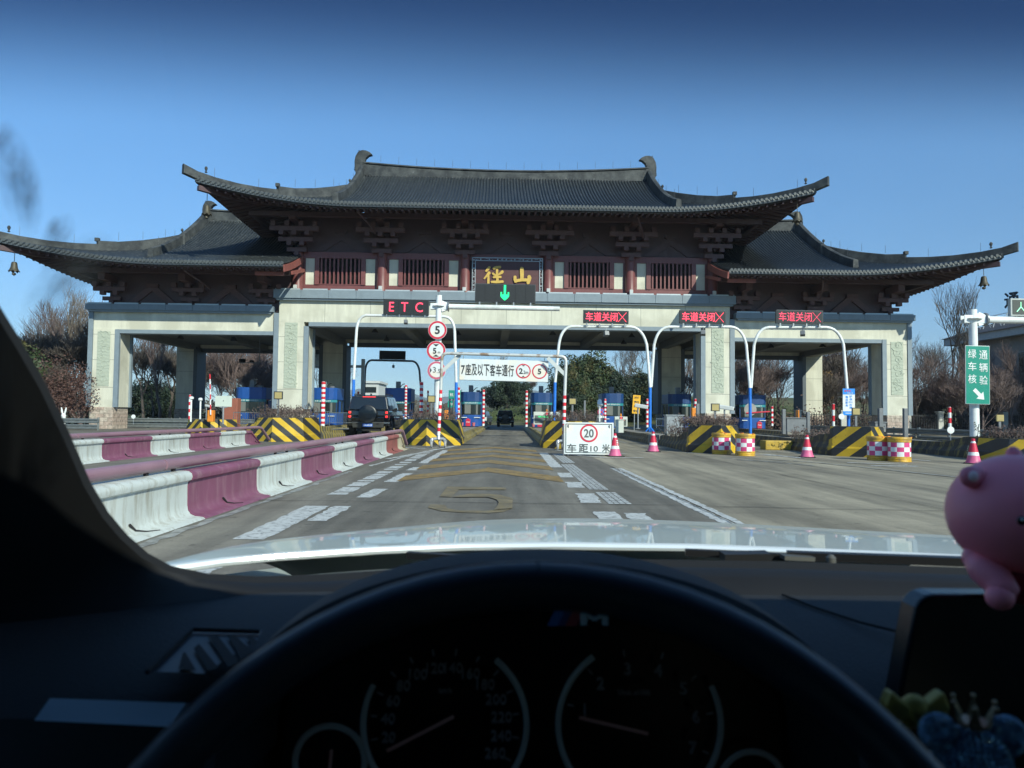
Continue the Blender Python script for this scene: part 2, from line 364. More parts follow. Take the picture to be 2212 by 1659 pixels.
for y0,y1 in ((7.2,9.0),(9.9,11.1),(12.0,13.0),(14.0,15.1),(16.7,23.2)): dash(1.03,1.30,y0,y1,sk=.04)
for a_,b_,x_ in ((9.8,11.4,1.30),(11.7,17.8,1.26),(18.3,22.6,1.36)):
    y0=a_
    while y0<b_-.1:
        for j in range(4):
            x=x_+.08+j*.078; r_=random.uniform(-.01,.01); mw.quad((x,y0+r_,Z),(x+.066,y0+r_,Z),(x+.066,y0+.15,Z),(x,y0+.15,Z))
        y0+=.19
dash(1.42,1.68,7.4,8.9)
crack((-3.0,19,.006),(-1.8,27.5,.006),.13,30,.02,mw); crack((-3.0,16.5,.006),(-2.3,25,.006),.08,30,.03,mw)
crack((-3.14,4,.003),(-3.10,15,.003),.10,60,.03,mf)
dash(2.36,2.50,4.5,16.6); dash(2.53,2.63,4.5,16.6)
# nose hatching
for a,b in (((1.5,25.4),(2.6,22.9)),((2.6,22.9),(3.8,23.1)),((1.9,22.0),(2.9,20.6)),((2.9,20.6),(3.9,20.8))): crack((*a,.006),(*b,.006),.16,16,.03,mw)
for a,b in (((-4.2,26.5),(-3.0,25.2)),((-3.0,25.2),(-1.8,27.6))): crack((*a,.006),(*b,.006),.16,16,.03,mw)
def gl(p,q,wd,mb): crack(G(*p),G(*q),wd,30,.02,mb)
for a,b,wd in (((1480,978),(1690,985),.16),((1690,985),(1640,981),.14),((1500,984),(1640,990),.12),((1650,981),(1735,990),.2),((1660,992),(1770,1000),.12),
               ((1590,994),(1700,998),.12),((1770,1000),(2212,1046),.10),((1830,1000),(1960,1004),.16),((1880,1006),(1985,1007),.2),((1560,989),(1760,1006),.10),((1640,976),(1710,977),.14),((1960,992),(2010,996),.14)):
    gl(a,b,wd,mf if wd<.13 else mw)
for k in range(5): mf.quad(*[Vector((5.4+k*.0+a,26+k*7+b,Z)) for a,b in ((-.06,0),(.06,0),(.06,3),(-.06,3))])
struct(mw.build('white_lane_markings',whi)); struct(mf.build('faded_lane_markings',whf))
# gutter paint along the near barrier
# ================================================================== BARRIERS
plum=worn('plum_paint',(.22,.075,.13),(.30,.16,.20),thr=.60,soft=.1,scale=4,streak=(1.5,1.5,.25),dirt=.15,rough=.5)
bwhite=worn('barrier_white_paint',(.56,.60,.57),(.36,.35,.29),thr=.58,soft=.09,scale=6,streak=(1.5,1.5,.22),dirt=.14,rough=.5)
bcream=worn('aged_cream_paint',(.50,.45,.32),(.35,.28,.22),thr=.6,soft=.1,scale=5,streak=(1.5,1.5,.3),dirt=.2)
brust=worn('aged_rust_paint',(.30,.09,.08),(.25,.13,.1),thr=.6,soft=.1,scale=5,streak=(1.5,1.5,.3),dirt=.2)
pipem=worn('mauve_pipe_paint',(.30,.175,.215),(.22,.10,.15),thr=.62,soft=.12,scale=3,streak=(3,.35,3),dirt=.2,rough=.4)
slotm=M('drain_slot_dark',(.02,.018,.02),.9,var=0)
prof=[(.215,0),(.195,.020),(.105,.030),(.055,.05),(.026,.09),(.016,.15),(.012,.36),(.02,.40),(.055,.42),(.065,.455),(.055,.49),(.02,.515),(-.04,.52),(-.16,.52),(-.20,.49),(-.22,.40),(-.22,.25),(-.26,.10),(-.34,0)]
def block(L_,m_,slope=False):
    mb=MB(); rows=[]
    rr=((0,1),(L_,1)) if not slope else ((0,1),(.55,1),(1.45,.12),(1.5,.02))
    for y,k in rr: rows.append([(x,y,z*k) for x,z in prof])
    nn=len(prof); mb.grid(rows,0,flip=False); mb.add(rows[0],[tuple(range(nn))],0); mb.add(rows[-1],[tuple(range(nn-1,-1,-1))],0)
    return mb
def barrier(x,y0,y1,cols,L0,who,grp):
    y=y0;i=0
    while y<y1-.3:
        cm,cn=cols(i,y); last=y+L0>=y1-.3
        t=block(L0-.03,cm,last).build('barrier_block',cm,smooth=True,loc=(x,y,0.0))
        s=MB(); s.tube([(.035,L0*.42,.12),(.06,L0*.45,.058),(.11,L0*.5,.034),(.17,L0*.56,.026)],[.013,.009,.007,.004],6); s.build('drain_slot',slotm,t)
        tag(t,f"{cn} concrete barrier block with a flared foot, number {i+1} from the car in the {who}",'barrier block',grp)
        t['label']=f"{cn} concrete block, {ORD[i]} from the near end of the {who}"
        y+=L0;i+=1
ORD=['first','second','third','fourth','fifth','sixth','seventh','eighth','ninth','tenth','eleventh','twelfth','thirteenth','fourteenth','fifteenth','sixteenth']
def colA(i,y):
    if y>24: return (brust,'rust-stained plum')
    if y>22: return (bcream,'cream-stained white')
    if y>20.5: return (brust,'rust-stained plum')
    return (bwhite,'white') if i%2==1 else (plum,'plum')
barrier(-3.45,3.65,26.0,colA,2.24,'barrier beside the car',"blocks of the barrier beside the car")
barrier(-9.35,7.87,29.4,lambda i,y:(bwhite,'white') if i%2==1 else (plum,'plum'),2.36,'farther barrier on the left',"blocks of the farther barrier")
def pipes(x,y0,y1,L0,who,grp):
    y=y0;i=0
    while y<y1:
        e=min(y+L0,y1); mb=MB(); pts=[(0,0,0),(0,(e-y)/2,0),(0,e-y-.03,0)]
        if e>=y1-.01: pts+= [(0,e-y+.35,-.03),(.02,e-y+1.1,-.42),(.02,e-y+1.3,-.5)]
        mb.tube(pts,.058 if len(pts)==3 else [.058]*len(pts),14)
        o=mb.build('handrail_pipe',pipem,smooth=True,loc=(x,y,.605))
        for q in (.25,(e-y)-.35): b=MB(); b.cb((0,q,-.09),(.03,.05,.10)); b.build('pipe_bracket',slotm,o)
        tag(o,f"mauve pipe, {ORD[i]} length from the near end on the {who}",'handrail',grp); y=e;i+=1
pipes(-3.53,3.6,25.2,4.1,'barrier beside the car','pipes on the barrier beside the car'); pipes(-9.43,7.8,28.4,4.3,'farther barrier on the left','pipes on the farther barrier')
# ================================================================== ISLANDS
YC=(.62,.40,.02); BC=(.025,.027,.028)
nose_m=worn('chevron_stripe_paint',YC,(.40,.36,.30),thr=.68,soft=.03,scale=5,stripes=(.80,.25,1.0,.54,.20),col2=BC,dirt=.22,rough=.5)
nose_mR=worn('chevron_stripe_chipped',YC,(.05,.05,.045),thr=.62,soft=.05,scale=4,stripes=(.80,.25,1.0,.62,.14),col2=BC,dirt=.35,rough=.5)
curb_m=worn('curb_stripe_paint',(.42,.32,.06),(.20,.18,.13),thr=.57,soft=.05,scale=6,stripes=(.0,1.0,.18,.42,0),col2=(.06,.06,.05),dirt=.3)
curb_d=worn('curb_stripe_dark',(.22,.17,.05),(.05,.048,.042),thr=.50,soft=.06,scale=5,stripes=(.0,1.0,.35,.60,0),col2=(.03,.03,.028),dirt=.3)
def island(cx,y0,hw,cxf,yf,label,hn=.97,nl=3.4,hc=.34,dark=False,flatnose=False,nm=None,front=True):
    t=thing('traffic_island',label,'traffic island',(cx,y0,0),0,'toll plaza islands')
    cm=curb_d if dark else curb_m
    if front:
        mb=MB(); dip=.28 if flatnose else .85
        bot=[(-hw,dip),(0,0),(hw,dip),(hw,nl),(-hw,nl)]; k=.05
        mid=[(x*(1-.03),y+(k if y<1 else 0)) for x,y in bot]; top=[(x*(1-.10),y+(.12 if y<1 else -.0)) for x,y in bot]
        lv=[(bot,0),(bot,.26),(mid,.29),(top,hn)]; n=5
        mb.add([(x,y,z) for pl,z in lv for x,y in pl],[(i*n+j,i*n+(j+1)%n,(i+1)*n+(j+1)%n,(i+1)*n+j) for i in range(3) for j in range(n)])
        mb.build('striped_nose',nm or nose_m,t,bevel=.02)
        s=MB(); s.slab([(x*.86,y+(.2 if y<1 else -.1)) for x,y in bot],hn-.03,hn+.012); s.build('planting_soil',soil,t)
        ys_=nl-.02
    else: ys_=0
    mb=MB(); Lf=yf-y0; dx=cxf-cx
    def sec(y,h): 
        o=dx*(y/Lf); a=hw
        return [(o-a,y,0),(o-a+.02,y,h*.35),(o-a+.12,y,h*.62),(o-a+.14,y,h),(o-a+.34,y,h),(o-a+.36,y,h-.05),(o+a-.36,y,h-.05),(o+a-.34,y,h),(o+a-.14,y,h),(o+a-.12,y,h*.62),(o+a-.02,y,h*.35),(o+a,y,0)]
    st=[(ys_,hc+.28 if front else hc),(ys_+1.2,hc+.22 if front else hc),(ys_+2.2,hc+.04),(ys_+4,hc),(Lf*.5,hc),(Lf-.5,hc),(Lf,hc*.9)]
    rows=[sec(y,h) for y,h in st]; mi=[]
    fs=MB(); 
    for i in range(len(rows)-1):
        for j in range(11):
            fs.quad(rows[i][j],rows[i+1][j],rows[i+1][j+1],rows[i][j+1],1 if j in(5,) else 0)
    fs.add(rows[0],[tuple(range(12))],0); fs.add(rows[-1],[tuple(range(11,-1,-1))],0)
    fs.build('curb',[cm,concrete],t)
    return t
isl={}
isl[-2]=island(-16.2,39.5,1.15,-19.3,72,'farthest left low traffic island with a small striped nose and an orange barrier box',.78,2.5)
isl[-1]=island(-12.2,37,1.1,-13.7,72,'low striped traffic island behind the left stone pier and the purple barrier',.6,2.2)
isl[0]=island(-9.42,30.0,1.1,-8.3,72,'yellow and black traffic island at the end of the farther barrier, paint peeling',.97,3.6)
isl[1]=island(-2.92,27.6,1.22,-2.75,72,'yellow and black traffic island carrying the tall white sign pole, left of the open lane')
isl[2]=island(2.48,26.0,1.1,2.85,72,'yellow and black traffic island behind the 20 board, right of the open lane')
isl[3]=island(7.15,31.8,1.0,8.1,72,'grey kerbed island with a bare concrete end and the first forked white pole',front=False,dark=True,hc=.38)
m3=MB(); m3.box(-1.0,-.45,-.35,0,0,.40); m3.build('concrete_end_block',concrete,isl[3],bevel=.03)
isl[4]=island(6.98,23.75,.90,7.3,31.2,'short striped planter island behind the first pair of checked drums',.90,1.15,.42,True,nm=nose_mR)
isl[5]=island(11.15,22.35,.90,13.4,72,'striped planter island behind the second pair of checked drums',.92,1.15,.42,True,nm=nose_mR)
isl[6]=island(15.0,19.6,1.05,19.2,72,'striped island at the right under the green sign pole',.64,2.3,.42,True,nm=nose_mR)
for k,o in isl.items():
    o['label']=o['label']
# small yellow concrete end block beside island 5
m=MB(); m.box(-.5,.5,-.3,.3,0,.34); o=m.build('concrete_block',worn('yellow_block_paint',(.5,.33,.04),(.2,.18,.13),thr=.6,scale=8),loc=(10.05,27.4,0),bevel=.03); tag(o,'small yellow painted concrete block on the road between the two pairs of drums','concrete block')
# ================================================================== GATE BUILDING
B=thing('toll_gate_building','large toll gate with three curved dark tiled roofs above cream piers','toll gate',(0,50,0),R(1.0))
tile=bpy.data.materials.new('grey_roof_tile'); tile.use_nodes=True
_n=tile.node_tree; _b=_n.nodes['Principled BSDF']; _b.inputs['Roughness'].default_value=.40
_tc0=_n.nodes.new('ShaderNodeTexCoord')
def _noi(sc,det,ro=.6):
    q=_n.nodes.new('ShaderNodeTexNoise'); q.inputs['Scale'].default_value=sc; q.inputs['Detail'].default_value=det; q.inputs['Roughness'].default_value=ro; _n.links.new(_tc0.outputs['Object'],q.inputs['Vector']); return q.outputs['Fac']
def _rng(s,a,b,c,d):
    q=_n.nodes.new('ShaderNodeMapRange'); [setattr(q.inputs[i+1],'default_value',v) for i,v in enumerate((a,b,c,d))]; _n.links.new(s,q.inputs[0]); return q.outputs[0]
_x=_n.nodes.new('ShaderNodeMix'); _x.data_type='RGBA'; _x.inputs[6].default_value=(.014,.018,.021,1); _x.inputs[7].default_value=(.045,.052,.056,1)
_n.links.new(_rng(_noi(2.6,8,.75),.38,.62,0,1),_x.inputs[0])
_y=_n.nodes.new('ShaderNodeMix'); _y.data_type='RGBA'; _y.inputs[7].default_value=(.36,.38,.37,1); _n.links.new(_x.outputs[2],_y.inputs[6]); _n.links.new(_rng(_noi(5.5,9,.8),.59,.65,0,1),_y.inputs[0])
_n.links.new(_y.outputs[2],_b.inputs['Base Color'])
ridge_m=bpy.data.materials.new('ridge_plaster'); ridge_m.use_nodes=True
_n=ridge_m.node_tree; _b=_n.nodes['Principled BSDF']; _b.inputs['Roughness'].default_value=.75; _tc0=_n.nodes.new('ShaderNodeTexCoord')
_x=_n.nodes.new('ShaderNodeMix'); _x.data_type='RGBA'; _x.inputs[6].default_value=(.022,.026,.029,1); _x.inputs[7].default_value=(.085,.092,.09,1)
_n.links.new(_rng(_noi(1.2,8,.7),.42,.66,0,1),_x.inputs[0])
_y=_n.nodes.new('ShaderNodeMix'); _y.data_type='RGBA'; _y.inputs[7].default_value=(.26,.27,.26,1); _n.links.new(_x.outputs[2],_y.inputs[6]); _n.links.new(_rng(_noi(4.2,9,.8),.605,.68,0,.75),_y.inputs[0])
_n.links.new(_y.outputs[2],_b.inputs['Base Color'])
rust=M('lightning_rod_metal',(.12,.12,.12),.5,.5,var=0)
def fprof(s): return .52*s+.48*s*s
class Roof:
    def __init__(s,xa,xb,X0,y0,ze,H,flare,gx,sides,cx=0):
        s.xa,s.xb,s.X0,s.y0,s.ze,s.H,s.gx,s.sides=xa,xb,X0,y0,ze,H,gx,sides; s.D=11.5; s.g,s.r=flare
        s.dg=X0-gx
    def fl(s,ax,d):
        t=max(0,(ax-(s.X0-8.5))/8.5); k=max(0,1-d/8.5)**1.4; return t**2.1*k
    def P(s,x,d):                       # front slope
        sg=1 if x>=0 else -1; f=s.fl(abs(x),d) if sg in s.sides else 0
        return Vector((x+sg*s.g*f,s.y0+d-s.g*f,s.ze+s.r*f+s.H*fprof(min(1,d/s.D))))
    def S(s,sg,y,d):                    # side slope
        ay=abs(y-7.5); t=max(0,(ay-(s.D-8.5))/8.5); k=max(0,1-d/8.5)**1.4; f=t**2.1*k; sy=1 if y>=7.5 else -1
        return Vector((sg*(s.X0-d+s.g*f),y+sy*s.g*f,s.ze+s.r*f+s.H*fprof(min(1,d/s.D))))
    def xs(s,x0,x1,pitch=.23):
        n=max(1,round((x1-x0)/pitch)); out=[]
        for i in range(n):
            for q,b in ((0,0),(.34,.0),(.42,.09),(.65,.125),(.88,.09)): out.append((x0+(i+q)*(x1-x0)/n,b))
        out.append((x1,0)); return out
    def build(s,nm):
        sg=s.sides
        mb=MB(); rb=MB(); sf=MB(); rf=MB(); en=MB()
        lo=-s.gx if -1 in sg else s.xa; hi=s.gx if 1 in sg else s.xb
        zones=[(lo,hi,None)]
        if -1 in sg: zones.append((-s.X0,-s.gx,-1))
        if 1 in sg: zones.append((s.gx,s.X0,1))
        NR=14
        for a,b,z in zones:
            rows=[]
            for x,bp in s.xs(a,b):
                dm=s.D if z is None else max(.02,s.X0-abs(x))
                rows.append([s.P(x,dm*i/NR)+Vector((0,0,bp)) for i in range(NR+1)])
            mb.grid(rows,flip=True)
            rw=[]
            for i in range(0,25):
                x=a+(b-a)*i/24; dm=s.D if z is None else max(.02,s.X0-abs(x)); r=[s.P(x,dm*j/8) for j in range(9)]
                rw.append([Vector((p.x,15-p.y,p.z)) for p in r])
            mb.grid(rw)
            xs_=s.xs(a,b); step=5
            for i in range(0,len(xs_)-1,step):           # tile ends
                x=xs_[i][0]+.15; 
                if abs(x)>s.X0-.05: continue
                p=s.P(x,0)+Vector((0,.02,.055)); q=p+Vector((0,-.12,-.01))
                en.tube([p,q],.098,8); dr=s.P(x-.09,0)+Vector((0,-.07,0)); en.add([dr+Vector((-.075,0,.02)),dr+Vector((.075,0,.02)),dr+Vector((.04,-.01,-.09)),dr+Vector((0,-.015,-.13)),dr+Vector((-.04,-.01,-.09))],[(0,1,2,3,4)])
        xlo=-s.X0 if -1 in sg else s.xa; xhi=s.X0 if 1 in sg else s.xb
        N_=90
        line=[s.P(xlo+(xhi-xlo)*i/N_,0) for i in range(N_+1)]
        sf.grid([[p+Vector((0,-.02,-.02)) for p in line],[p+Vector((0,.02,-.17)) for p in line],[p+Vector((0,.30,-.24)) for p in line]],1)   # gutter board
        for yb in (0,1):
            rows=[]
            for i in range(N_+1):
                x=xlo+(xhi-xlo)*i/N_; r=[]
                sgn=1 if x>=0 else -1; dm=4.6 if sgn not in sg else min(4.6,max(.02,s.X0-abs(x)))
                for j in range(7):
                    p=s.P(x,.04+dm*j/6)+Vector((0,0,-.26)); r.append(p if not yb else Vector((p.x,15-p.y,p.z)))
                rows.append(r)
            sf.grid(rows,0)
        # rafters
        x=xlo+.12
        while x<xhi-.05:
            sgn=1 if x>=0 else -1; dm=4.5 if sgn not in sg else min(4.5,s.X0-abs(x)+.05)
            if dm>.5:
                a=[s.P(x,.18+ (dm-.18)*j/5)+Vector((0,0,-.34)) for j in range(6)]
                for u,v in zip(a[:-1],a[1:]): rf.beam(u,v,.13,.15)
                b=[s.P(x,.75+(dm-.75)*j/3)+Vector((0,0,-.48)) for j in range(4)] if dm>1.2 else []
                for u,v in zip(b[:-1],b[1:]): rf.beam(u,v,.15,.15)
            x+=.40
        for q in sg:
            rows=[];rs=[];NS=60
            for i in range(NS*3+1):
                y=s.y0+ (2*s.D)*i/(NS*3); ay=abs(y-7.5); dm=min(s.dg,max(.02,s.D-ay)); bp=.09 if i%3==1 else 0
                rows.append([s.S(q,y,dm*j/10)+Vector((0,0,bp)) for j in range(11)])
            mb.grid(rows)
            for i in range(61):
                y=s.y0+(2*s.D)*i/60; ay=abs(y-7.5); dm=min(4.6,max(.02,s.D-ay)); rs.append([s.S(q,y,.04+dm*j/6)+Vector((0,0,-.26)) for j in range(7)])
            sf.grid(rs,0)
            ln=[s.S(q,s.y0+2*s.D*i/60,0) for i in range(61)]
            sf.grid([[p+Vector((0,0,-.02)) for p in ln],[p+Vector((0,0,-.18)) for p in ln],[p+Vector((-q*.3,0,-.25)) for p in ln]],1)
            y=s.y0+.3
            while y<s.y0+2*s.D-.2:
                dm=min(4.5,s.D-abs(y-7.5))
                if dm>.5:
                    a=[s.S(q,y,.18+(dm-.18)*j/4)+Vector((0,0,-.34)) for j in range(5)]
                    for u,v in zip(a[:-1],a[1:]): rf.beam(u,v,.13,.15)
                y+=.42
            # corner hip rafter below
            a=[s.P(q*(s.X0-d),d)+Vector((0,0,-.5)) for d in (.1,1,2,3,4,5)]
            for u,v in zip(a[:-1],a[1:]): rf.beam(u,v,.28,.3)
            a=[Vector((p.x,15-p.y,p.z)) for p in a]
            for u,v in zip(a[:-1],a[1:]): rf.beam(u,v,.28,.3)
        mb.build('tiled_roof_slope',tile,B,smooth=False,fix=False)
        en.build('roof_tile_ends',M('tile_end_grey',(.085,.095,.098),.5,var=.35,scale=9),B,fix=False)
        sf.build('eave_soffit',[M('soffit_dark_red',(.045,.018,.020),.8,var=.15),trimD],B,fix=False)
        rf.build('rafter_rows',redwood,B,fix=False)
        # ridges
        zt=s.ze+s.H
        rx0=-s.gx if -1 in sg else s.xa; rx1=s.gx if 1 in sg else s.xb
        cxm=0 if len(sg)==2 else (s.xa if 1 in sg else s.xb)
        path=[(x,7.5,zt-.45+.45*((x-cxm)/s.gx)**2 if len(sg)==2 else zt-.45+.25*((x-cxm)/(s.gx-14))**2) for x in [rx0+(rx1-rx0)*i/16 for i in range(17)]]
        k=MB(); k.sweep(path,.42,.98); k.sweep([Vector(p)+Vector((0,0,.96)) for p in path],.54,.12); k.build('main_ridge',ridge_m,B)
        for q in sg:
            for rear in (0,1):
                mir=(lambda p:Vector((p.x,15-p.y,p.z))) if rear else (lambda p:p)
                pa=[mir(s.P(q*(s.gx+.02),d)+Vector((0,0,-.02))) for d in (11.3,10.3,9.2,8,6.8,5.6,4.4,3.2,2.1)]
                k=MB(); k.sweep(pa,.40,[1.0,.95,.9,.85,.8,.75,.72,.70,.70]); k.build('descending_ridge',ridge_m,B)
                pb=[mir(s.P(q*(s.X0-d),d)+Vector((0,0,-.02))) for d in (6.7,5.8,4.8,3.8,3.0)]
                pc=[mir(s.P(q*(s.X0-d),d)+Vector((0,0,-.02))) for d in (3.05,2.2,1.4,.6,.05,-.35)]
                pc[-1]=pc[-1]+Vector((0,0,.10))
                k=MB(); k.sweep(pb,.38,[.78,.74,.70,.68,.74]); k.sweep(pc,.34,[.52,.50,.48,.48,.52,.58])
                e=pb[-1]; k.cb((e.x,e.y,e.z+.80),(.25,.25,.22)); k.build('hip_ridge',ridge_m,B)
                if not rear:
                    e=pc[-2]+Vector((-q*.4,.4,.55)); k=MB(); k.lathe([(.05,0),(.09,.04),(.03,.10),(.08,.20),(.10,.28),(.07,.36),(.02,.4)],8,e); k.build('ridge_beast',ridge_m,B,smooth=True)
                    e=pa[4]+Vector((q*.02,0,.8)); k=MB(); k.lathe([(.03,0),(.03,.10),(.09,.16),(.10,.24),(.06,.31),(.02,.34)],8,e); k.build('ridge_beast',ridge_m,B,smooth=True)
                    for pp,hh in ([(p,.75) for p in pa[1:8:2]]+[(p,.75) for p in pb[1:4]]+[(p,.5) for p in pc[1:5:2]]):
                        rod(pp+Vector((0,0,hh)))
            # gable triangle
            A=s.P(q*s.gx,s.dg); T=Vector((q*(s.gx-.35),7.5,zt+.2)); C=Vector((A.x,15-A.y,A.z)); pts=[Vector((q*(s.gx-.35),s.y0+d,s.ze+s.H*fprof(d/s.D))) for d in (s.dg,8,9.5,10.5)]+[T]+[Vector((q*(s.gx-.35),15-s.y0-d,s.ze+s.H*fprof(d/s.D))) for d in (10.5,9.5,8,s.dg)]
            k=MB(); k.add(pts,[tuple(range(len(pts)))]); k.build('gable_wall',redwood,B,fix=False)
            # end ornament
            ow=[(-.55,0),(.75,0),(.62,.35),(.35,.75),(.20,1.15),(.30,1.45),(.55,1.68),(.85,1.78),(.62,1.98),(.30,2.12),(-.05,2.15),(-.38,1.98),(-.60,1.6),(-.68,1.15),(-.64,.6)]
            k=MB(); os_=.90 if len(sg)==2 else .68; k.prism([(q*(s.gx+.0)-q*x*os_,zt+.05+z*os_) for x,z in ow],7.28,7.72)
            for j in range(12):
                ang=-.2+j*.16; xx=-.66+.02*j if j<7 else -.60+.06*(j-6); zz=.5+j*.15
                k.cb((q*s.gx-q*xx*os_,7.5,zt+zz*os_),(.10,.50,.05))
            k.build('ridge_end_ornament',ridge_m,B,bevel=.03)
        nr=int((rx1-rx0)/1.35)
        for i in range(1,nr): 
            x=rx0+(rx1-rx0)*i/nr; rod(Vector((x,7.5,zt+.75+(.45*(x/s.gx)**2 if len(sg)==2 else .1))))
_rod=[None]
def rod(p):
    if _rod[0] is None:
        k=MB(); k.tube([(0,0,0),(0,0,.55)],.011,4); _rod[0]=k.build('lightning_rod',rust,B,loc=p)
    else: dup(_rod[0],p,parent=B)
central=Roof(-18,18,18.0,-4.0,14.30,5.5,(1.1,1.05),11.25,(-1,1)); central.build('c')
left=Roof(-29.6,-13.95,29.6,-4.0,10.45,5.6,(1.2,1.0),23.05,(-1,)); left.build('l')
right=Roof(13.95,29.6,29.6,-4.0,10.45,5.6,(1.2,1.0),23.05,(1,)); right.build('r')
# bargeboards at the inner ends of the wing eaves
for q,rf_ in ((-1,left),(1,right)):
    k=MB(); a=[rf_.P(q*13.9,d)+Vector((0,-.05,-.30)) for d in (0,1.2,2.4,3.6,4.4)]
    for u,v in zip(a[:-1],a[1:]): k.beam(u,v,.10,.42)
    k.beam(Vector((q*13.8,-2.6,10.15)),Vector((q*13.8,.4,10.9)),.14,.22); k.beam((q*14.2,-3.0,10.0),(q*16,-3.0,10.0),.2,.22)
    k.build('bargeboard',M('red_board',(.26,.085,.07),.55,var=.2),B)
# --- upper storeys
def part(mb,name,mats,**kw): return mb.build(name,mats,B,**kw)
k=MB(); k.box(-14.15,14.15,.62,14.3,9.0,14.6); part(k,'upper_storey_wall',redwood)
for q in (-1,1):
    k=MB(); k.box(*(sorted((q*14.4,q*26.75))),.35,14.6,8.0,10.6); part(k,'wing_upper_wall',redwood)
# --- lintel beams, cornices, piers
def frontbox(name,x0,x1,z0,z1,y0,y1,mt,**kw):
    k=MB(); k.box(x0,x1,y0,y1,z0,z1); return part(k,name,mt,**kw)
frontbox('lintel_beam',-15.3,15.3,7.32,8.86,0,.9,cream); frontbox('lintel_beam',-15.3,15.3,7.32,8.86,14.1,15,cream)
for q in (-1,1):
    a,b=sorted((q*15.303,q*27.6)); frontbox('lintel_beam',a,b,6.66,7.90,0.05,.9,cream); frontbox('lintel_beam',a,b,6.66,7.9,14.1,14.95,cream)
    frontbox('side_lintel_beam',*sorted((q*26.8,q*27.6)),6.66,7.9,.903,14.097,cream)
k=MB()
for i in range(1,10): k.box(-15.3+3.06*i-.012,-15.3+3.06*i+.012,-.004,.003,7.33,8.75)
part(k,'panel_joints',M('joint_grey',(.22,.23,.2),.9,var=0))
# cornice with panel joints
def cornice(x0,x1,z0,z1,y0,col,ends):
    k=MB(); n=max(1,round((x1-x0)/1.8)); w_=(x1-x0)/n
    for i in range(n): k.box(x0+i*w_+.012,x0+(i+1)*w_-.012,y0,y0+.5,z0,z1)
    k.box(x0+.02,x1-.02,y0+.03,15.2,z0+.02,z1-.02)
    k.box(x0+.15,x1-.15,y0+.12,y0+.5,z0-.12,z0-.005); part(k,'cornice',col)
    k=MB(); 
    for i in range(n): k.box(x0+i*w_+.1,x0+(i+1)*w_-.1 if i%3 else x0+(i+1)*w_-.1,y0+.10,y0+.18,z1+.004,z1+.10)
    part(k,'gutter_strip',M('pale_metal_strip',(.45,.50,.52),.4,.3,var=.1))
cornice(-15.6,15.6,8.88,9.44,-.42,trim,1); cornice(-28.0,-15.62,7.93,8.32,-.38,trim,1); cornice(15.62,28.0,7.93,8.32,-.38,trim,1)
# blue-grey trim under beams
frontbox('opening_trim',-13.3,13.3,7.04,7.318,-.04,.95,trim)
for q in (-1,1): frontbox('opening_trim',*sorted((q*15.35,q*25.85)),6.40,6.656,-.0,.95,trim)
# carving panel with relief
carve=bpy.data.materials.new('carved_green_stone'); carve.use_nodes=True
_n=carve.node_tree;_b=_n.nodes['Principled BSDF'];_b.inputs['Roughness'].default_value=.8;_b.inputs['Base Color'].default_value=(.40,.44,.36,1)
_t=_n.nodes.new('ShaderNodeTexCoord');_w=_n.nodes.new('ShaderNodeTexWave');_w.wave_type='RINGS';_w.inputs['Scale'].default_value=1.3;_w.inputs['Distortion'].default_value=9;_w.inputs['Detail'].default_value=3
_n.links.new(_t.outputs['Object'],_w.inputs['Vector']);_bu=_n.nodes.new('ShaderNodeBump');_bu.inputs['Strength'].default_value=.35;_bu.inputs['Distance'].default_value=.03;_n.links.new(_w.outputs['Fac'],_bu.inputs['Height']);_n.links.new(_bu.outputs[0],_b.inputs['Normal'])
stone=bpy.data.materials.new('rough_stone_blocks'); stone.use_nodes=True
_n=stone.node_tree;_b=_n.nodes['Principled BSDF'];_b.inputs['Roughness'].default_value=.9
_t=_n.nodes.new('ShaderNodeTexCoord');_mp=_n.nodes.new('ShaderNodeMapping');_mp.inputs['Rotation'].default_value=(R(90),0,0);_n.links.new(_t.outputs['Object'],_mp.inputs[0])
_k=_n.nodes.new('ShaderNodeTexBrick');_n.links.new(_mp.outputs[0],_k.inputs['Vector']);_k.inputs['Scale'].default_value=1.0;_k.inputs['Brick Width'].default_value=.55;_k.inputs['Row Height'].default_value=.25;_k.inputs['Mortar Size'].default_value=.012
_k.inputs['Color1'].default_value=(.46,.40,.33,1);_k.inputs['Color2'].default_value=(.38,.29,.24,1);_k.inputs['Mortar'].default_value=(.2,.18,.15,1)
_no=_n.nodes.new('ShaderNodeTexNoise');_no.inputs['Scale'].default_value=6;_no.inputs['Detail'].default_value=8;_n.links.new(_t.outputs['Object'],_no.inputs['Vector'])
_mx=_n.nodes.new('ShaderNodeMix');_mx.data_type='RGBA';_mx.blend_type='OVERLAY';_mx.inputs[0].default_value=.8;_n.links.new(_k.outputs[0],_mx.inputs[6]);_n.links.new(_no.outputs['Fac'],_mx.inputs[7]);_n.links.new(_mx.outputs[2],_b.inputs['Base Color'])
_bu=_n.nodes.new('ShaderNodeBump');_bu.inputs['Strength'].default_value=.9;_bu.inputs['Distance'].default_value=.06;_n.links.new(_no.outputs['Fac'],_bu.inputs['Height']);_n.links.new(_bu.outputs[0],_b.inputs['Normal'])
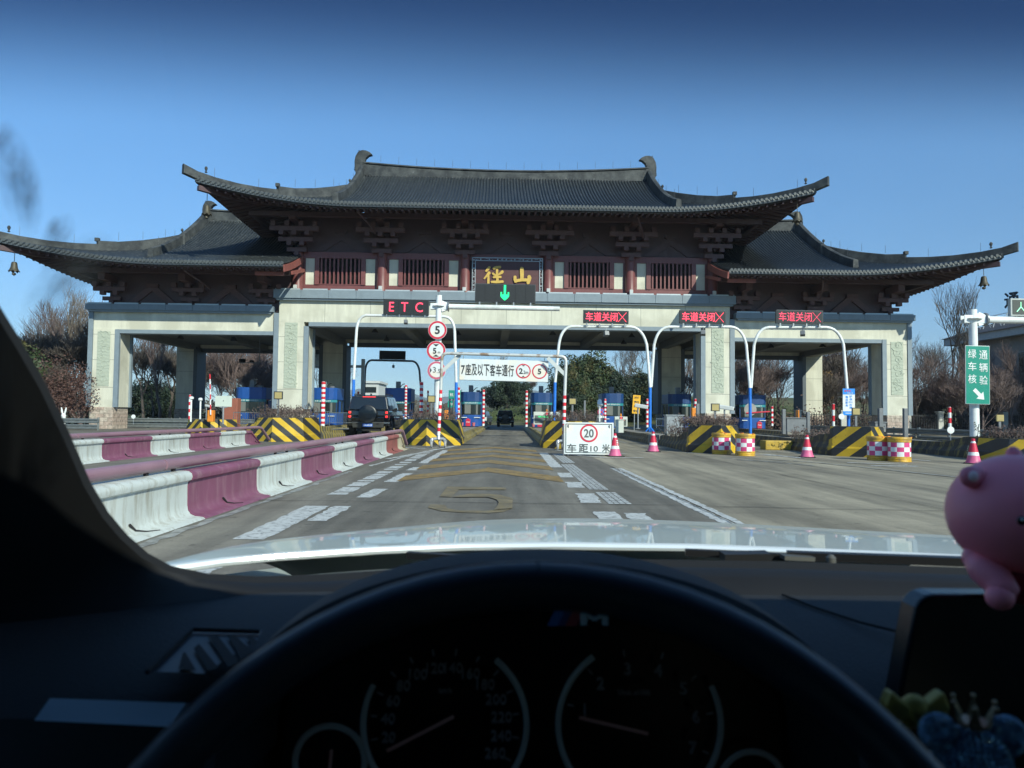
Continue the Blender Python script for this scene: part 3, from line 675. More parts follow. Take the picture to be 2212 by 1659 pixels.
def pier(x0,x1,ztop,y0,y1,front,inner,outer_trim=True):
    k=MB(); k.box(x0,x1,y0,y1,1.45,ztop)
    o=part(k,'pier',cream)
    # joints
    k=MB(); 
    for z in (2.75,4.6,6.3): 
        if z<ztop-.3: k.box(x0-.004,x1+.004,y0-.004,y1+.004,z,z+.025)
    k.build('panel_joint',M('joint_grey',(.22,.23,.2),.9,var=0),o)
    k=MB(); k.box(x0-.06,x1+.06,y0-.08,y1+.08,-.3,1.45); k.build('stone_base',stone,o,bevel=.04)
    if front:
        m_=(x0+x1)/2+ (0.0); w_=.42
        k=MB(); k.box(m_-w_,m_+w_,y0-.03,y0+.05,2.85,min(ztop-.05,7.3 if ztop>7 else 6.5)); k.build('carved_panel',carve,o)
        zt=min(ztop-.05,7.3 if ztop>7 else 6.5)
        rel=MB(); random.seed(int(x0*10))
        z=3.05; sgn=1
        while z<zt-.35:       # scroll relief
            c=Vector((m_+sgn*.06,y0-.035,z+.22)); pts=[]
            for j in range(15):
                a=j*.5*sgn; rr_=.30-.018*j; pts.append(c+Vector((math.cos(a)*rr_*.95,0,math.sin(a)*rr_)))
            rel.tube(pts,.022,5); 
            for j in range(3):
                b=c+Vector((random.uniform(-.3,.3),0,random.uniform(-.3,.3))); rel.tube([b,b+Vector((random.uniform(-.12,.12),0,.1)),b+Vector((random.uniform(-.2,.2),0,.16))],.02,5)
            z+=.50; sgn=-sgn
        rel.build('scroll_relief',M('carved_relief_stone',(.42,.46,.38),.8,var=.12),o)
    return o
for q in (-1,1):
    # main piers
    a,b=sorted((q*13.62,q*15.3)); pier(a,b,7.315,0,1.9,True,q); 
    frontbox('pier_trim',*sorted((q*13.30,q*13.615)),1.45,7.03,-.04,.16,trim); k=MB(); k.box(*sorted((q*13.42,q*13.612)),.165,1.7,1.46,7.02); part(k,'pier_reveal',cream); frontbox('pier_trim',*sorted((q*13.30,q*13.615)),1.45,7.03,1.705,1.94,trim)
    frontbox('pier_trim',*sorted((q*15.303,q*15.62)),1.45,7.9,-.06,1.94,trim)
    a,b=sorted((q*26.15,q*27.58)); pier(a,b,6.655,0,1.9,True,q)
    frontbox('pier_trim',*sorted((q*25.85,q*26.147)),1.45,6.655,-.04,.16,trim); k=MB(); k.box(*sorted((q*25.97,q*26.145)),.165,1.7,1.46,6.65); part(k,'pier_reveal',cream); frontbox('pier_trim',*sorted((q*25.85,q*26.147)),1.45,6.655,1.705,1.94,trim)
    frontbox('pier_trim',*sorted((q*27.603,q*27.9)),1.45,7.9,-.06,1.94,trim)
    # rear piers
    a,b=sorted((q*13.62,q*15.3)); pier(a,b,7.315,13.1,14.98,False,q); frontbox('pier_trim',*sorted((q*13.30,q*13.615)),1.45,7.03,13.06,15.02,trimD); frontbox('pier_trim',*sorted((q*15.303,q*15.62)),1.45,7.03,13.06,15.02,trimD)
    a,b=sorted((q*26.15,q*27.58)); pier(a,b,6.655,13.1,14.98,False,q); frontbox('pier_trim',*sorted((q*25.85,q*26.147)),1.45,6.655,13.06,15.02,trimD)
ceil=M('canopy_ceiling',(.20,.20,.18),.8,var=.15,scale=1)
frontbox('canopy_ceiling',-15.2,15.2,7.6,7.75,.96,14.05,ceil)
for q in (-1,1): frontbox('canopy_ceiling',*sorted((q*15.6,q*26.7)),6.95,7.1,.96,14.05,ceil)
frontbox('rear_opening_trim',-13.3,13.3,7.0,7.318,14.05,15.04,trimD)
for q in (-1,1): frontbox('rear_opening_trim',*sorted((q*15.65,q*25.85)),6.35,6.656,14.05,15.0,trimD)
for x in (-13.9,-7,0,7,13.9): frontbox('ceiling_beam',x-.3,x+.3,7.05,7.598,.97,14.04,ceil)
for q in (-1,1):
    for x in (20.5,26.3): frontbox('ceiling_beam',*sorted((q*(x-.3),q*(x+.3))),6.5,6.948,.97,14.04,ceil)
lampm=M('ceiling_lamp_shell',(.06,.06,.06),.5,.3,var=.1)
L0=None
for x,y,z in [(-9.5,4,7.58),(-3.5,5,7.58),(3.5,4,7.58),(9.5,5,7.58),(-9.5,10,7.58),(9.8,10,7.58),(-20,5,6.93),(20,5,6.93),(-23.5,4,6.93),(23.5,4,6.93)]:
    if L0 is None:
        k=MB(); k.tube([(0,0,0),(0,0,-.18)],.025,6); k.lathe([(.06,-.16),(.10,-.22),(.24,-.42),(.26,-.48)],12); L0=k.build('ceiling_lamp',lampm,B,loc=(x,y,z),smooth=True)
    else: dup(L0,(x,y,z),parent=B)
# --- red columns, windows, panels of the central storey
cols=[-14.2,-8.5,-2.85,2.85,8.5,14.2]
c0=None
for x in cols:
    if c0 is None:
        k=MB(); k.lathe([(.40,0),(.36,.08),(.345,1.3),(.33,2.75)],24); c0=k.build('red_column',redcol,B,loc=(x,.32,9.44),smooth=True)
    else: dup(c0,(x,.32,9.44),parent=B)
    k=MB(); k.box(x-.14,x+.10,-.28,-.10,9.55,9.80); part(k,'floodlight',M('floodlight_shell',(.5,.52,.52),.4,var=.1),bevel=.02)
wf=[redcol,cream]
W0=None
for i in (0,1,3,4):
    cx=(cols[i]+cols[i+1])/2
    if W0 is None:
        k=MB(); h0,h1=9.95,11.75
        k.box(-2.5,2.5,.42,.60,9.46,9.94); k.box(-2.5,2.5,.36,.60,11.76,12.18)
        for s_ in (-1,1):
            k.box(*sorted((s_*1.72,s_*1.42)),.34,.66,9.94,11.76); k.box(*sorted((s_*2.5,s_*2.36)),.44,.60,9.94,11.76)
        k.box(-1.42,1.42,.38,.6,9.94,10.0); W0=k.build('lattice_window',redcol,B,loc=(cx,0,0))
        k=MB(); k.box(-1.42,1.42,.612,.618,10,11.76); k.build('dark_pane',void,W0)
        k=MB()
        for j in range(10): x=-1.42+2.84*(j+.5+.0)/10; k.box(x-.055,x+.055,.40,.50,10.0,11.76)
        k.build('window_bars',redcol,W0)
        for s_ in (-1,1):
            k=MB(); k.box(*sorted((s_*1.725,s_*2.355)),.46,.60,9.95,11.75); k.build('plaster_panel',cream,W0)
    else: dup(W0,(cx,0,0),parent=B)
k=MB(); k.box(-2.5,2.5,.42,.60,9.46,9.94); k.box(-2.5,2.5,.36,.6,11.76,12.18); part(k,'middle_bay_panel',redcol)
for i in range(5):
    k=MB(); cx=(cols[i]+cols[i+1])/2
    k.beam((cx-1.15,.58,12.3),(cx,.58,13.05),.05,.05); k.beam((cx+1.15,.58,12.3),(cx,.58,13.05),.05,.05); k.box(cx-.4,cx+.4,.45,.6,13.55,13.8); k.box(cx-.3,cx+.3,.5,.6,13.4,13.55)
    k.prism([(cx-2.0,12.25),(cx-1.2,12.25),(cx,13.05),(cx+1.2,12.25),(cx+2.0,12.25),(cx+.35,13.45),(cx-.35,13.45)],.52,.6)
    part(k,'strut_relief',redwood)
k=MB(); k.box(-17.0,17.0,-1.55,-1.2,14.12,14.42); part(k,'eave_purlin',redwood)
for q in (-1,1):
    k=MB(); k.box(*sorted((q*14.3,q*28.6)),-1.55,-1.2,10.22,10.5); part(k,'eave_purlin',redwood)
    k=MB(); k.beam((q*16.8,-1.2,14.27),(q*16.8,16.2,14.27),.3,.3); part(k,'side_purlin',redwood)
    k=MB(); k.beam((q*28.3,-1.2,10.36),(q*28.3,16.2,10.36),.3,.28); part(k,'side_purlin',redwood)
# bracket sets
brk=M('bracket_red',(.105,.052,.050),.6,var=.15)
def bracket(big):
    k=MB()
    lv=((.67,.0,1,12.08,.28),(1.15,-.38,2,12.70,.28),(1.63,-.78,3,13.32,.30)) if big else ((.60,.05,1,8.62,.25),(1.05,-.32,2,9.20,.26))
    for hw,yf,n_,zz,hh in lv:
        k.box(-hw,hw,yf-.11,yf+.11,zz,zz+hh)
        for j in range(n_):
            x=(-(n_-1)/2+j)*.85; k.box(x-.15,x+.15,yf-.16,yf+.16,zz-.27,zz-.002); k.box(x-.10,x+.10,yf+.17,.5,zz-.02,zz+.16)
    n_=4 if big else 3; zz,yf=(13.63,-.80) if big else (9.47,-.34)
    for j in range(n_):
        x=(-(n_-1)/2+j)*.92; k.box(x-.15,x+.15,yf-.18,yf+.16,zz,zz+.32)
    z2=14.0 if big else 9.82; k.box(-.22,.22,-1.45,.3,z2-.05,z2+.16 if big else z2+.40)
    return k
b0=None
for x in cols:
    if b0 is None: b0=bracket(True).build('bracket_set',brk,B,loc=(x,0,0))
    else: dup(b0,(x,0,0),parent=B)
for q in (-1,1):
    k=bracket(True); o=k.build('side_bracket_set',brk,B,loc=(q*14.2,3.0,0),rot=(0,0,q*R(90)))
b1=None
for x in (-26.5,-21.3,-16.2,26.5,21.3,16.2):
    if b1 is None: b1=bracket(False).build('bracket_set',brk,B,loc=(x,.1,0))
    else: dup(b1,(x,.1,0),parent=B)
for q in (-1,1): bracket(False).build('side_bracket_set',brk,B,loc=(q*26.9,2.6,0),rot=(0,0,q*R(90)))
for cx in (-23.9,-18.7,18.7,23.9):
    k=MB(); k.prism([(cx-1.7,8.42),(cx-1.1,8.42),(cx,9.3),(cx+1.1,8.42),(cx+1.7,8.42),(cx+.35,9.55),(cx-.35,9.55)],.22,.36); k.box(cx-.4,cx+.4,.15,.36,9.55,9.8); part(k,'strut_relief',brk)
# downpipe stubs under eaves
for x,z in ((-9.6,14.0),(8.3,14.0),(-20.4,10.1),(20.3,10.1)): k=MB(); k.tube([(x,-3.3,z),(x+.6,-1.8,z-.5),(x+.8,-.9,z-.8)],.06,6); part(k,'drain_pipe',redwood)
# --- name board
nb=MB(); nb.box(-2.24,2.34,-.16,0,9.62-.2,12.02-.2)
board=nb.build('name_board',M('dark_red_board',(.075,.022,.022),.45,var=.2,streak=(.3,1,6)),B,loc=(0,-.35,0),rot=(R(-3),0,0))
k=MB(); x0,x1,z0,z1=-2.36,2.46,9.32,11.92
for a,b,c,d in ((x0,x1,z1-.04,z1),(x0,x1,z0,z0+.04),(x0,x0+.04,z0,z1),(x1-.04,x1,z0,z1),(x0+.2,x1-.2,z1-.24,z1-.20),(x0+.2,x1-.2,z0+.2,z0+.24),(x0+.2,x0+.24,z0+.2,z1-.2),(x1-.24,x1-.2,z0+.2,z1-.2)): k.box(a,b,-.22,-.17,c,d)
random.seed(3)
def fret(cx,cz,hor):
    for j in range(5):
        a=random.uniform(-.13,.13); b=random.uniform(-.07,.07); c=a+random.uniform(-.12,.12); d=b+random.uniform(-.08,.08)
        p=(cx+a,-.19,cz+b) if hor else (cx+b,-.19,cz+a); q=(cx+c,-.19,cz+d) if hor else (cx+d,-.19,cz+c)
        if (Vector(p)-Vector(q)).length>.03: k.beam(p,q,.022,.022)
    k.cb((cx+(.28 if hor else 0),-.19,cz+(0 if hor else .28)),(.09,.03,.09))
x=x0+.3
while x<x1-.2: fret(x,z1-.12,True); fret(x,z0+.12,True); x+=.58
z=z0+.4
while z<z1-.3: fret(x0+.12,z,False); fret(x1-.12,z,False); z+=.58
k.build('board_fretwork',M('pale_frame_metal',(.42,.45,.46),.4,.3,var=.15),board)
gold=M('gold_leaf_paint',(.55,.36,.07),.45,var=.15)
# hand-shaped strokes for the two characters (brush outlines traced as thick strokes)
def stroke(mb,pts,rs,y=-.2):
    n=len(pts); L_=[];R_=[]
    for i,(x,z) in enumerate(pts):
        a=Vector(pts[max(0,i-1)]); b=Vector(pts[min(n-1,i+1)]); t=(b-a).normalized(); nn=Vector((-t.y,t.x)); r=rs[i] if isinstance(rs,(list,tuple)) else rs
        L_.append((x+nn.x*r,z+nn.y*r)); R_.append((x-nn.x*r,z-nn.y*r))
    e=Vector(pts[-1])+(Vector(pts[-1])-Vector(pts[-2])).normalized()*(rs[-1] if isinstance(rs,(list,tuple)) else rs)*.6
    s0=Vector(pts[0])-(Vector(pts[1])-Vector(pts[0])).normalized()*(rs[0] if isinstance(rs,(list,tuple)) else rs)*.6
    poly=[tuple(s0)]+L_+[tuple(e)]+R_[::-1]; mb.prism(poly,y-.03,y+.04)
def cz_(u,v): return ((u-1010)/307*.93+.05, 11.85-.13-(v-200)/307*.93)      # zoomed-photo units to board metres
def S(mb,pts,r,dy=0): stroke(mb,[cz_(*p) for p in pts],[q/307*.93 for q in r],-.2-dy)
k=MB()
S(k,[(610,350),(575,395),(525,455)],[26,30,22]); S(k,[(605,475),(560,540),(485,625)],[34,28,14],.004); S(k,[(585,540),(583,640),(583,735)],[20,26,26],.008)
S(k,[(690,385),(760,360),(855,350)],[28,30,28],.012); S(k,[(775,410),(775,480),(775,560)],[26,28,26],.016); S(k,[(675,490),(700,520),(740,540)],[18,26,20],.02); S(k,[(905,445),(870,485),(800,530)],[30,32,14],.024)
S(k,[(690,590),(770,575),(865,580)],[22,28,26],.028); S(k,[(785,580),(785,640),(785,690)],[28,30,28],.032); S(k,[(650,695),(780,695),(915,685)],[24,30,28],.036)
k.build('gold_character',gold,board); k=MB(); S(k,[(1330,360),(1335,470),(1335,620)],[38,44,38],.040); S(k,[(1180,560),(1180,630),(1200,690)],[32,36,34],.044); S(k,[(1190,665),(1330,640),(1490,640)],[34,34,34],.048); S(k,[(1490,545),(1505,590),(1490,650),(1470,720)],[34,46,42,34],.052)
k.build('gold_character',gold,board)
# --- bells under the roof corners
bronze=M('bronze_bell',(.075,.068,.05),.55,.3,var=.3,scale=12)
def bell(px,py,Y,label):
    p=at(px,py,Y); k=MB(); k.tube([(0,0,.05),(0,0,.75)],.02,5)
    k.lathe([(.05,.02),(.14,-.02),(.17,-.12),(.20,-.34),(.25,-.48),(.31,-.56),(.28,-.55),(.02,-.3)],16)
    for j in range(8): a=j*math.pi/4; k.add([(.31*math.cos(a-.3),.31*math.sin(a-.3),-.55),(.31*math.cos(a+.3),.31*math.sin(a+.3),-.55),(.33*math.cos(a),.33*math.sin(a),-.65)],[(0,1,2)])
    o=k.build('wind_bell',bronze,loc=p,smooth=True); tag(o,label,'bell','bronze bells hanging under the roof corners')
    c=MB(); c.tube([(0,0,-.3),(0,0,-.72)],.02,5); c.lathe([(.02,-.85),(.12,-.78),(.10,-.68),(.02,-.66)],8); c.build('clapper',bronze,o)
bell(31,566,45.6,'bronze bell hanging under the far left roof tip'); bell(447,444,45.8,'bronze bell under the left corner of the high middle roof')
bell(1722,459,45.8,'bronze bell under the right corner of the high middle roof'); bell(2125,597,46.6,'bronze bell hanging under the far right roof tip')
# ================================================================== VEHICLES
carblk=M('black_car_paint',(.010,.012,.014),.22,var=.06,coat=.8); carmat=M('dark_grey_bumper',(.055,.055,.05),.5,.2,var=.12)
tail=M('tail_light_red',(.85,.03,.03),.3,var=0,emit=1.2); tail2=M('tail_light_dark',(.25,.01,.01),.3,var=0)
glassc=M('car_window_glass',(.014,.018,.02),.06,var=0,coat=.5); chrome=M('bright_metal',(.55,.56,.57),.22,.9,var=.05)
plate_b=M('blue_plate',(.02,.10,.42),.4,var=0); alum=M('wheel_rim_metal',(.12,.12,.125),.3,.8,var=.05)
def hexa(mb,x0,x1,y0,y1,z0,X0,X1,Y0,Y1,z1,mi=0):
    return mb.add([(x0,y0,z0),(x1,y0,z0),(x1,y1,z0),(x0,y1,z0),(X0,Y0,z1),(X1,Y0,z1),(X1,Y1,z1),(X0,Y1,z1)],[(0,3,2,1),(4,5,6,7),(0,1,5,4),(1,2,6,5),(2,3,7,6),(3,0,4,7)],mi)
def wheel(t,x,y,r=.40,w=.27):
    k=MB(); s=1 if x>0 else -1
    pr=[(r*.60,-w/2),(r*.90,-w/2),(r,-w/2+.04),(r,w/2-.04),(r*.90,w/2),(r*.60,w/2)]
    k.lathe(pr,28); o=k.build('tyre',rubber,None,smooth=True); me=o.data; me.transform(Matrix.Rotation(R(90),4,'Y')); o.name='wheel'
    o.parent=t; o.location=(x,y,r)
    k=MB(); k.lathe([(.05,-.02),(r*.58,-.03),(r*.6,.05),(r*.60,.10),(r*.2,.085),(.07,.10),(.02,.105)],24); q=k.build('rim',alum,o,smooth=True); q.data.transform(Matrix.Rotation(R(90*s),4,'Y')); q.location=(s*(w/2-.11),0,0)
def suv(name,label,loc,rz=0.,lit=True,plate='',col=carblk,grp=None,sc=1.):
    t=thing(name,label,'suv',loc,rz,grp); t.scale=(sc,sc,sc)
    k=MB(); hexa(k,-.93,.93,.18,4.9,.50,-.97,.97,.12,4.85,.95); hexa(k,-.969,.969,.121,4.845,.951,-.93,.93,.14,4.6,1.24); hexa(k,-.925,.925,.14,3.55,1.241,-.80,.80,.30,2.85,1.88)
    k.build('body',col,t,bevel=.06,seg=3)
    k=MB(); hexa(k,-.74,.74,.40,2.75,1.881,-.72,.72,.48,2.6,1.93); k.build('roof',col,t,bevel=.03)
    k=MB(); 
    for s in (-1,1): k.tube([(s*.72,.5,1.94),(s*.73,.6,1.985),(s*.73,2.5,1.985),(s*.72,2.6,1.94)],.022,6)
    k.cb((0,.75,1.97),(.05,.18,.09)); k.build('roof_rails',rubber,t)
    k=MB(); # rear glass, pushed 6 mm out of the sloping back
    def rp(x,z,o=.012): 
        y=.14+(z-1.241)/(1.88-1.241)*.16; return (x*(1-(z-1.241)*.2),y-o,z)
    k.add([rp(-.72,1.27),rp(.72,1.27),rp(.70,1.82),rp(-.70,1.82)],[(0,1,2,3)]); k.build('rear_window',glassc,t,fix=False)
    for s in (-1,1):
        def sp(y,z,o=.012): x=.925-(z-1.241)/(1.88-1.241)*.125; return (s*(x+o),y,z)
        for a,b,c,d in ((.38,1.18,.46,1.12),(1.26,2.12,1.20,2.08),(2.20,3.10,2.16,2.72)):
            k=MB(); k.add([sp(a,1.27),sp(b,1.27),sp(d,1.80),sp(c,1.80)],[(0,1,2,3)]); k.build('side_window',glassc,t,fix=False)
        k=MB(); 
        for yy in (.98,4.0):
            n=12; pts=[(s*.955,yy+.52*math.cos(math.pi*i/n),.42+.52*math.sin(math.pi*i/n)) for i in range(n+1)]
            for u,v in zip(pts[:-1],pts[1:]): k.beam(u,v,.12,.10)
            k.lathe([(.46,0),(.46,.03)],20); 
            kk=k.v[-40-0:]; 
        k.build('wheel_arch',rubber,t)
        k=MB(); k.box(*sorted((s*.98,s*.90)),.2,.55,.52,.58); k.box(*sorted((s*1.0,s*.92)),1.55,3.4,.40,.50); k.build('side_step',rubber,t)
        k=MB(); k.cb((s*1.05,3.05,1.30),(.20,.12,.20)); k.build('wing_mirror',rubber,t,bevel=.03)
        k=MB(); k.cb((s*.83,.118,.98),(.19,.03,.50)); o=k.build('lamp_column',rubber,t,bevel=.01)
        for z in (1.13,.94):
            k=MB(); k.cb((s*.84,.09,z),(.11,.04,.10)); k.build('tail_light',tail if lit else tail2,o,bevel=.025)
        k=MB(); k.cb((s*.965,.16,.93),(.02,.06,.10)); k.build('reflector',tail2,t)
        k=MB(); k.cb((s*.85,.05,.66),(.30,.02,.025)); k.build('bumper_trim',chrome,t)
        for y in (.98,4.0): wheel(t,s*.84,y)
    k=MB(); k.lathe([(.0,0),(.36,0),(.376,.003),(.412,.022),(.425,.06),(.425,.20),(.40,.23)],32); o=k.build('spare_wheel_cover',M('cover_gloss_black',(.018,.02,.021),.4,coat=.3,var=.05),t,smooth=True,bevel=0); o.data.transform(Matrix.Rotation(R(-90),4,'X')); o.location=(.0,-.12,1.05)
    k=MB(); k.box(-.19,.19,-.127,-.118,1.08,1.12); k.build('cover_badge_bar',carmat,t)
    k=MB(); hexa(k,-.70,.70,.02,.25,.42,-.74,.74,-.02,.25,.70); k.build('rear_bumper',carmat,t,bevel=.04)
    k=MB(); 
    for s in (-1,1): k.box(*sorted((s*.52,s*.40)),-.035,-.01,.60,.64)
    k.build('bumper_slots',void,t)
    k=MB(); k.box(-.55,.55,.12,.5,.28,.41); k.cb((-.35,.2,.33),(.10,.2,.10)); k.build('underbody',rubber,t)
    k=MB(); k.box(-.23,.23,-.045,-.03,.48,.62); o=k.build('number_plate',plate_b if plate else carmat,t)
    if plate: text(plate,white,o,(0,-.046,.55),w=.42,h=.095,bold=.012,name='plate_number')
    k=MB(); k.box(-.30,.30,.275,.30,1.835,1.862); k.build('brake_light_bar',tail if lit else tail2,t)
    k=MB(); hexa(k,-.35,.35,4.80,4.93,.55,-.85,.85,4.80,4.88,.60); hexa(k,-.9,.9,4.78,4.95,.42,-.94,.94,4.78,4.92,.70); k.build('front_bumper',carmat,t,bevel=.03)
    return t
p=gnd(800,944.5); suv('black_suv','black boxy suv with round spare wheel cover waiting in the lane left of the island',(p.x-.15,p.y,0),R(0.),True,'浙A·60N38',sc=1.10,grp='cars driving through the gate')
suv('black_suv','dark suv with spare wheel on its tailgate driving away beyond the gate',(0.0,76,0),R(-1),False,'',sc=.88,grp='cars driving through the gate')
# far saloon-ish suv beside it
t=thing('blue_suv','dark blue and white suv partly hidden behind the left side of the far dark suv','suv',(-3.1,88,0),R(-8),'cars driving through the gate')
k=MB(); hexa(k,-.9,.9,0,4.4,.35,-.92,.92,0,4.4,1.0); hexa(k,-.88,.88,.1,3.3,1.001,-.72,.72,.4,2.7,1.65); k.build('body',M('navy_car_paint',(.03,.045,.09),.3,coat=.6,var=.05),t,bevel=.06)
k=MB(); k.box(.3,.92,-.02,-.005,.55,.95); k.build('tailgate_panel',white,t)
k=MB(); k.add([(-.78,.12,1.05),(.78,.12,1.05),(.66,.36,1.58),(-.66,.36,1.58)],[(0,1,2,3)]); k.build('rear_window',glassc,t,fix=False,loc=(0,-.03,0))
for s in (-1,1):
    for y in (.8,3.5): wheel(t,s*.80,y,.33,.22)
# ================================================================== BOOTHS
teal=M('teal_sign_strip',(.03,.22,.26),.4,var=.1); curtain=M('curtain_grey',(.16,.17,.16),.9,var=.2,streak=(14,1,1)); btop=M('booth_shaded_blue',(.010,.05,.17),.45,var=.12)  # btop is booth blue darkened, canopy shade painted in; window posts share it
def booth(px,py_top,label,z0=.38,w=1.56,d=2.5,hh=2.58,y=55.5,side=False):
    p=at(px,850,y); t=thing('toll_booth',label,'toll booth',(p.x,y,z0-.05),0,'blue toll booths'); hw=w/2
    k=MB(); k.slab([(-hw,.28),(-hw+.22,.06),(-hw+.5,0),(hw-.5,0),(hw-.22,.06),(hw,.28),(hw,d),(-hw,d)],0,.86); k.build('lower_wall',booth_blue,t,bevel=.015)
    k=MB()
    for x in (-hw+.03,hw-.03): k.box(x-.03,x+.03,.27,.33,.86,1.78); k.box(x-.03,x+.03,d-.06,d,.86,1.78)
    k.box(-hw+.02,-hw+.08,d*.5,d*.5+.06,.86,1.78); k.box(hw-.08,hw-.02,d*.5,d*.5+.06,.86,1.78); k.build('window_posts',btop,t)
    k=MB(); k.slab([(-hw+.03,.30),(-hw+.24,.09),(-hw+.5,.03),(hw-.5,.03),(hw-.24,.09),(hw-.03,.30),(hw-.03,d-.03),(-hw+.03,d-.03)],.862,1.78); k.build('window_glass',glassd,t)
    k=MB(); k.box(-hw+.3,-hw+.75,.018,.026,.95,1.66); k.box(hw-.42,hw-.28,.05,.06,.9,1.66); k.build('curtain',curtain,t)
    k=MB(); k.slab([(-hw-.01,.27),(-hw+.21,.05),(-hw+.5,-.015),(hw-.5,-.015),(hw-.21,.05),(hw+.01,.27),(hw+.01,.4),(-hw-.01,.4)],1.66,1.84); o=k.build('sign_strip',teal,t)
    text('收费 请您停车领卡',signw,o,(0,-.022,1.75),w=w*.62,h=.10,bold=.01)
    k=MB(); k.slab([(-hw-.03,.26),(-hw+.2,.03),(-hw+.5,-.04),(hw-.5,-.04),(hw-.2,.03),(hw+.03,.26),(hw+.03,d+.02),(-hw-.03,d+.02)],1.845,hh); k.build('roof_fascia',btop if not side else booth_blue,t,bevel=.03)
    k=MB(); k.box(-.22,.12,.5,.85,hh,hh+.52); k.box(.35,.62,.7,1.1,hh,hh+.16); k.build('roof_machine',greym,t,bevel=.02)
    k=MB(); k.tube([(.12,.6,hh+.1),(.3,.6,hh+.3),(.45,.6,hh+.35)],.03,5); k.tube([(-hw+.05,.3,hh),(-hw+.05,.3,hh+.18)],.02,5); k.build('roof_cable',rubber,t)
    k=MB(); k.box(-hw+.08,-hw+.48,-.06,0,.64,.69); k.box(hw-.55,hw-.08,-.06,0,.64,.69); k.build('white_ledge',white,t)
    k=MB(); k.box(hw+.001,hw+.02,.9,1.6,.05,1.75); k.build('door',booth_blue,t)
    return t
b=[booth(540,0,'blue toll booth farthest left, seen behind the white board',w=2.1,y=54,hh=2.7,side=True),booth(698,0,'blue toll booth just right of the left stone pier',w=1.9,y=54,hh=2.72,side=True),
 booth(859,0,'blue toll booth rising behind the black suv roof',w=1.95,y=56.5,hh=2.85,side=True),booth(1018,0,'blue toll booth left of the open lane with buckets at its foot'),
 booth(1171,0,'blue toll booth right of the open lane behind the white lane terminal'),booth(1325,0,'blue toll booth above the 20 board in front of the dense evergreens'),
 booth(1470,0,'blue toll booth partly behind the right stone pier',w=1.7),booth(1628,0,'blue toll booth behind the second forked white pole',w=1.95)]
fire_red=M('fire_box_red',(.55,.02,.05),.45,var=.1)
def firebox(px,py,y,label):
    p=at(px,py,y); t=thing('fire_box',label,'fire box',(p.x,y,.36),0,'red boxes in front of the booths'); k=MB(); k.prism([(-.17,0),(.17,0),(.17,.50),(-.17,.50)],-.1,.12); k.build('box',fire_red,t,bevel=.02)
    k=MB(); k.prism([(-.10,.50),(.10,.50),(.06,.57),(-.06,.57)],-.05,.05); k.build('handle',fire_red,t); o=text('灭火器',white,t,(0,-.103,.30),w=.24,h=.09,bold=.02)
firebox(1011,915,54.6,'red fire box between two buckets left of the open lane'); firebox(1166,918,54.2,'red fire box behind the white lane terminal'); firebox(1449,915,54.3,'red fire box right of the silver cabinet'); firebox(1640,915,54.4,'red fire box before the booth behind the second forked pole')
def bucket(px,y,label):
    p=at(px,915,y); k=MB(); k.lathe([(.09,0),(.13,.26),(.12,.26),(.11,.2)],14); o=k.build('bucket',M('pink_bucket',(.50,.14,.16),.5),loc=(p.x,y,.36),smooth=True); tag(o,label,'bucket','pink buckets by the booths')
bucket(998,54.7,'pink bucket left of the red fire box beside the open lane'); bucket(1023,54.7,'pink bucket right of the red fire box beside the open lane'); bucket(1152,54.3,'pink bucket left of the white lane terminal')
# ================================================================== PORTALS, POLES, LED SIGNS
def wp(px,py,Y,o): p=at(px,py,Y); return Vector((p.x-o.x,p.y-o.y,p.z-o.z))
def arc(a,b,c,n=6): 
    a,b,c=Vector(a),Vector(b),Vector(c); return [a*(1-t)**2+b*2*t*(1-t)+c*t*t for t in [i/n for i in range(1,n)]]
def portal(Y,L,Rr,label,r=.068,dark=False,cams=None,foot=True,blueL=None,blueR=None,shortL=None):
    o=Vector((at((L[0][0]+Rr[0][0])/2,900,Y).x,Y,0)); t=thing('sign_portal',label,'portal frame',o,0,'tube portals over the lanes')
    P=lambda q:wp(q[0],q[1],Y,o)
    pts=[P(L[1])]+[P(L[2])]+arc(P(L[2]),P(L[3]),P(L[4]))+[P(L[4]),P(Rr[4])]+arc(P(Rr[4]),P(Rr[3]),P(Rr[2]))+[P(Rr[2]),P(Rr[1])]
    k=MB(); k.tube(pts,r,12); k.build('white_frame' if not dark else 'dark_frame',white if not dark else greym,t,smooth=True)
    for leg,nm in ((L,'l'),(Rr,'r')):
        if leg[0][1]<=leg[1][1]: continue
        a=P(leg[1]); b=P(leg[0]); k=MB(); k.tube([b,a],r*1.06,12)
        if foot:
            for g_ in range(4): 
                an=g_*math.pi/2+.5; k.beam(b+Vector((math.cos(an)*.26,math.sin(an)*.26,.02)),b+Vector((0,0,.26)),.05,.03)
        k.build('blue_post' if not dark else 'dark_post',bluep if not dark else greym,t,smooth=True)
    return t,o,P
C=lambda a,b,c,d,e:[a,b,c,d,e]
pt1=portal(44,C((763,936),(764,820),(770,716),(772,683),(792,681),),C((986,925),(985.5,826),(982,716),(980,686),(960,684)),'white portal frame with blue legs under the ETC screen',r=.085)
pt2=portal(35,C((1197,938),(1199,826),(1207,745),(1212,708),(1235,705)),C((1404,933),(1404.5,837),(1397,745),(1388,708),(1362,706)),'white portal frame over the lane right of the 20 board, under the first closed screen')
pt3=portal(35,C((1406.6,836),(1406.5,836),(1413,745),(1420,708),(1445,706)),C((1621,948),(1620,838),(1612,745),(1604,708),(1578,706)),'white portal frame under the second closed screen',foot=False)
pt4=portal(35,C((1622.6,838),(1622.5,838),(1629,745),(1637,708),(1662,707)),C((1833,952),(1833,880),(1822,745),(1812,709),(1785,707)),'white portal frame under the third closed screen, rightmost portal',foot=False)
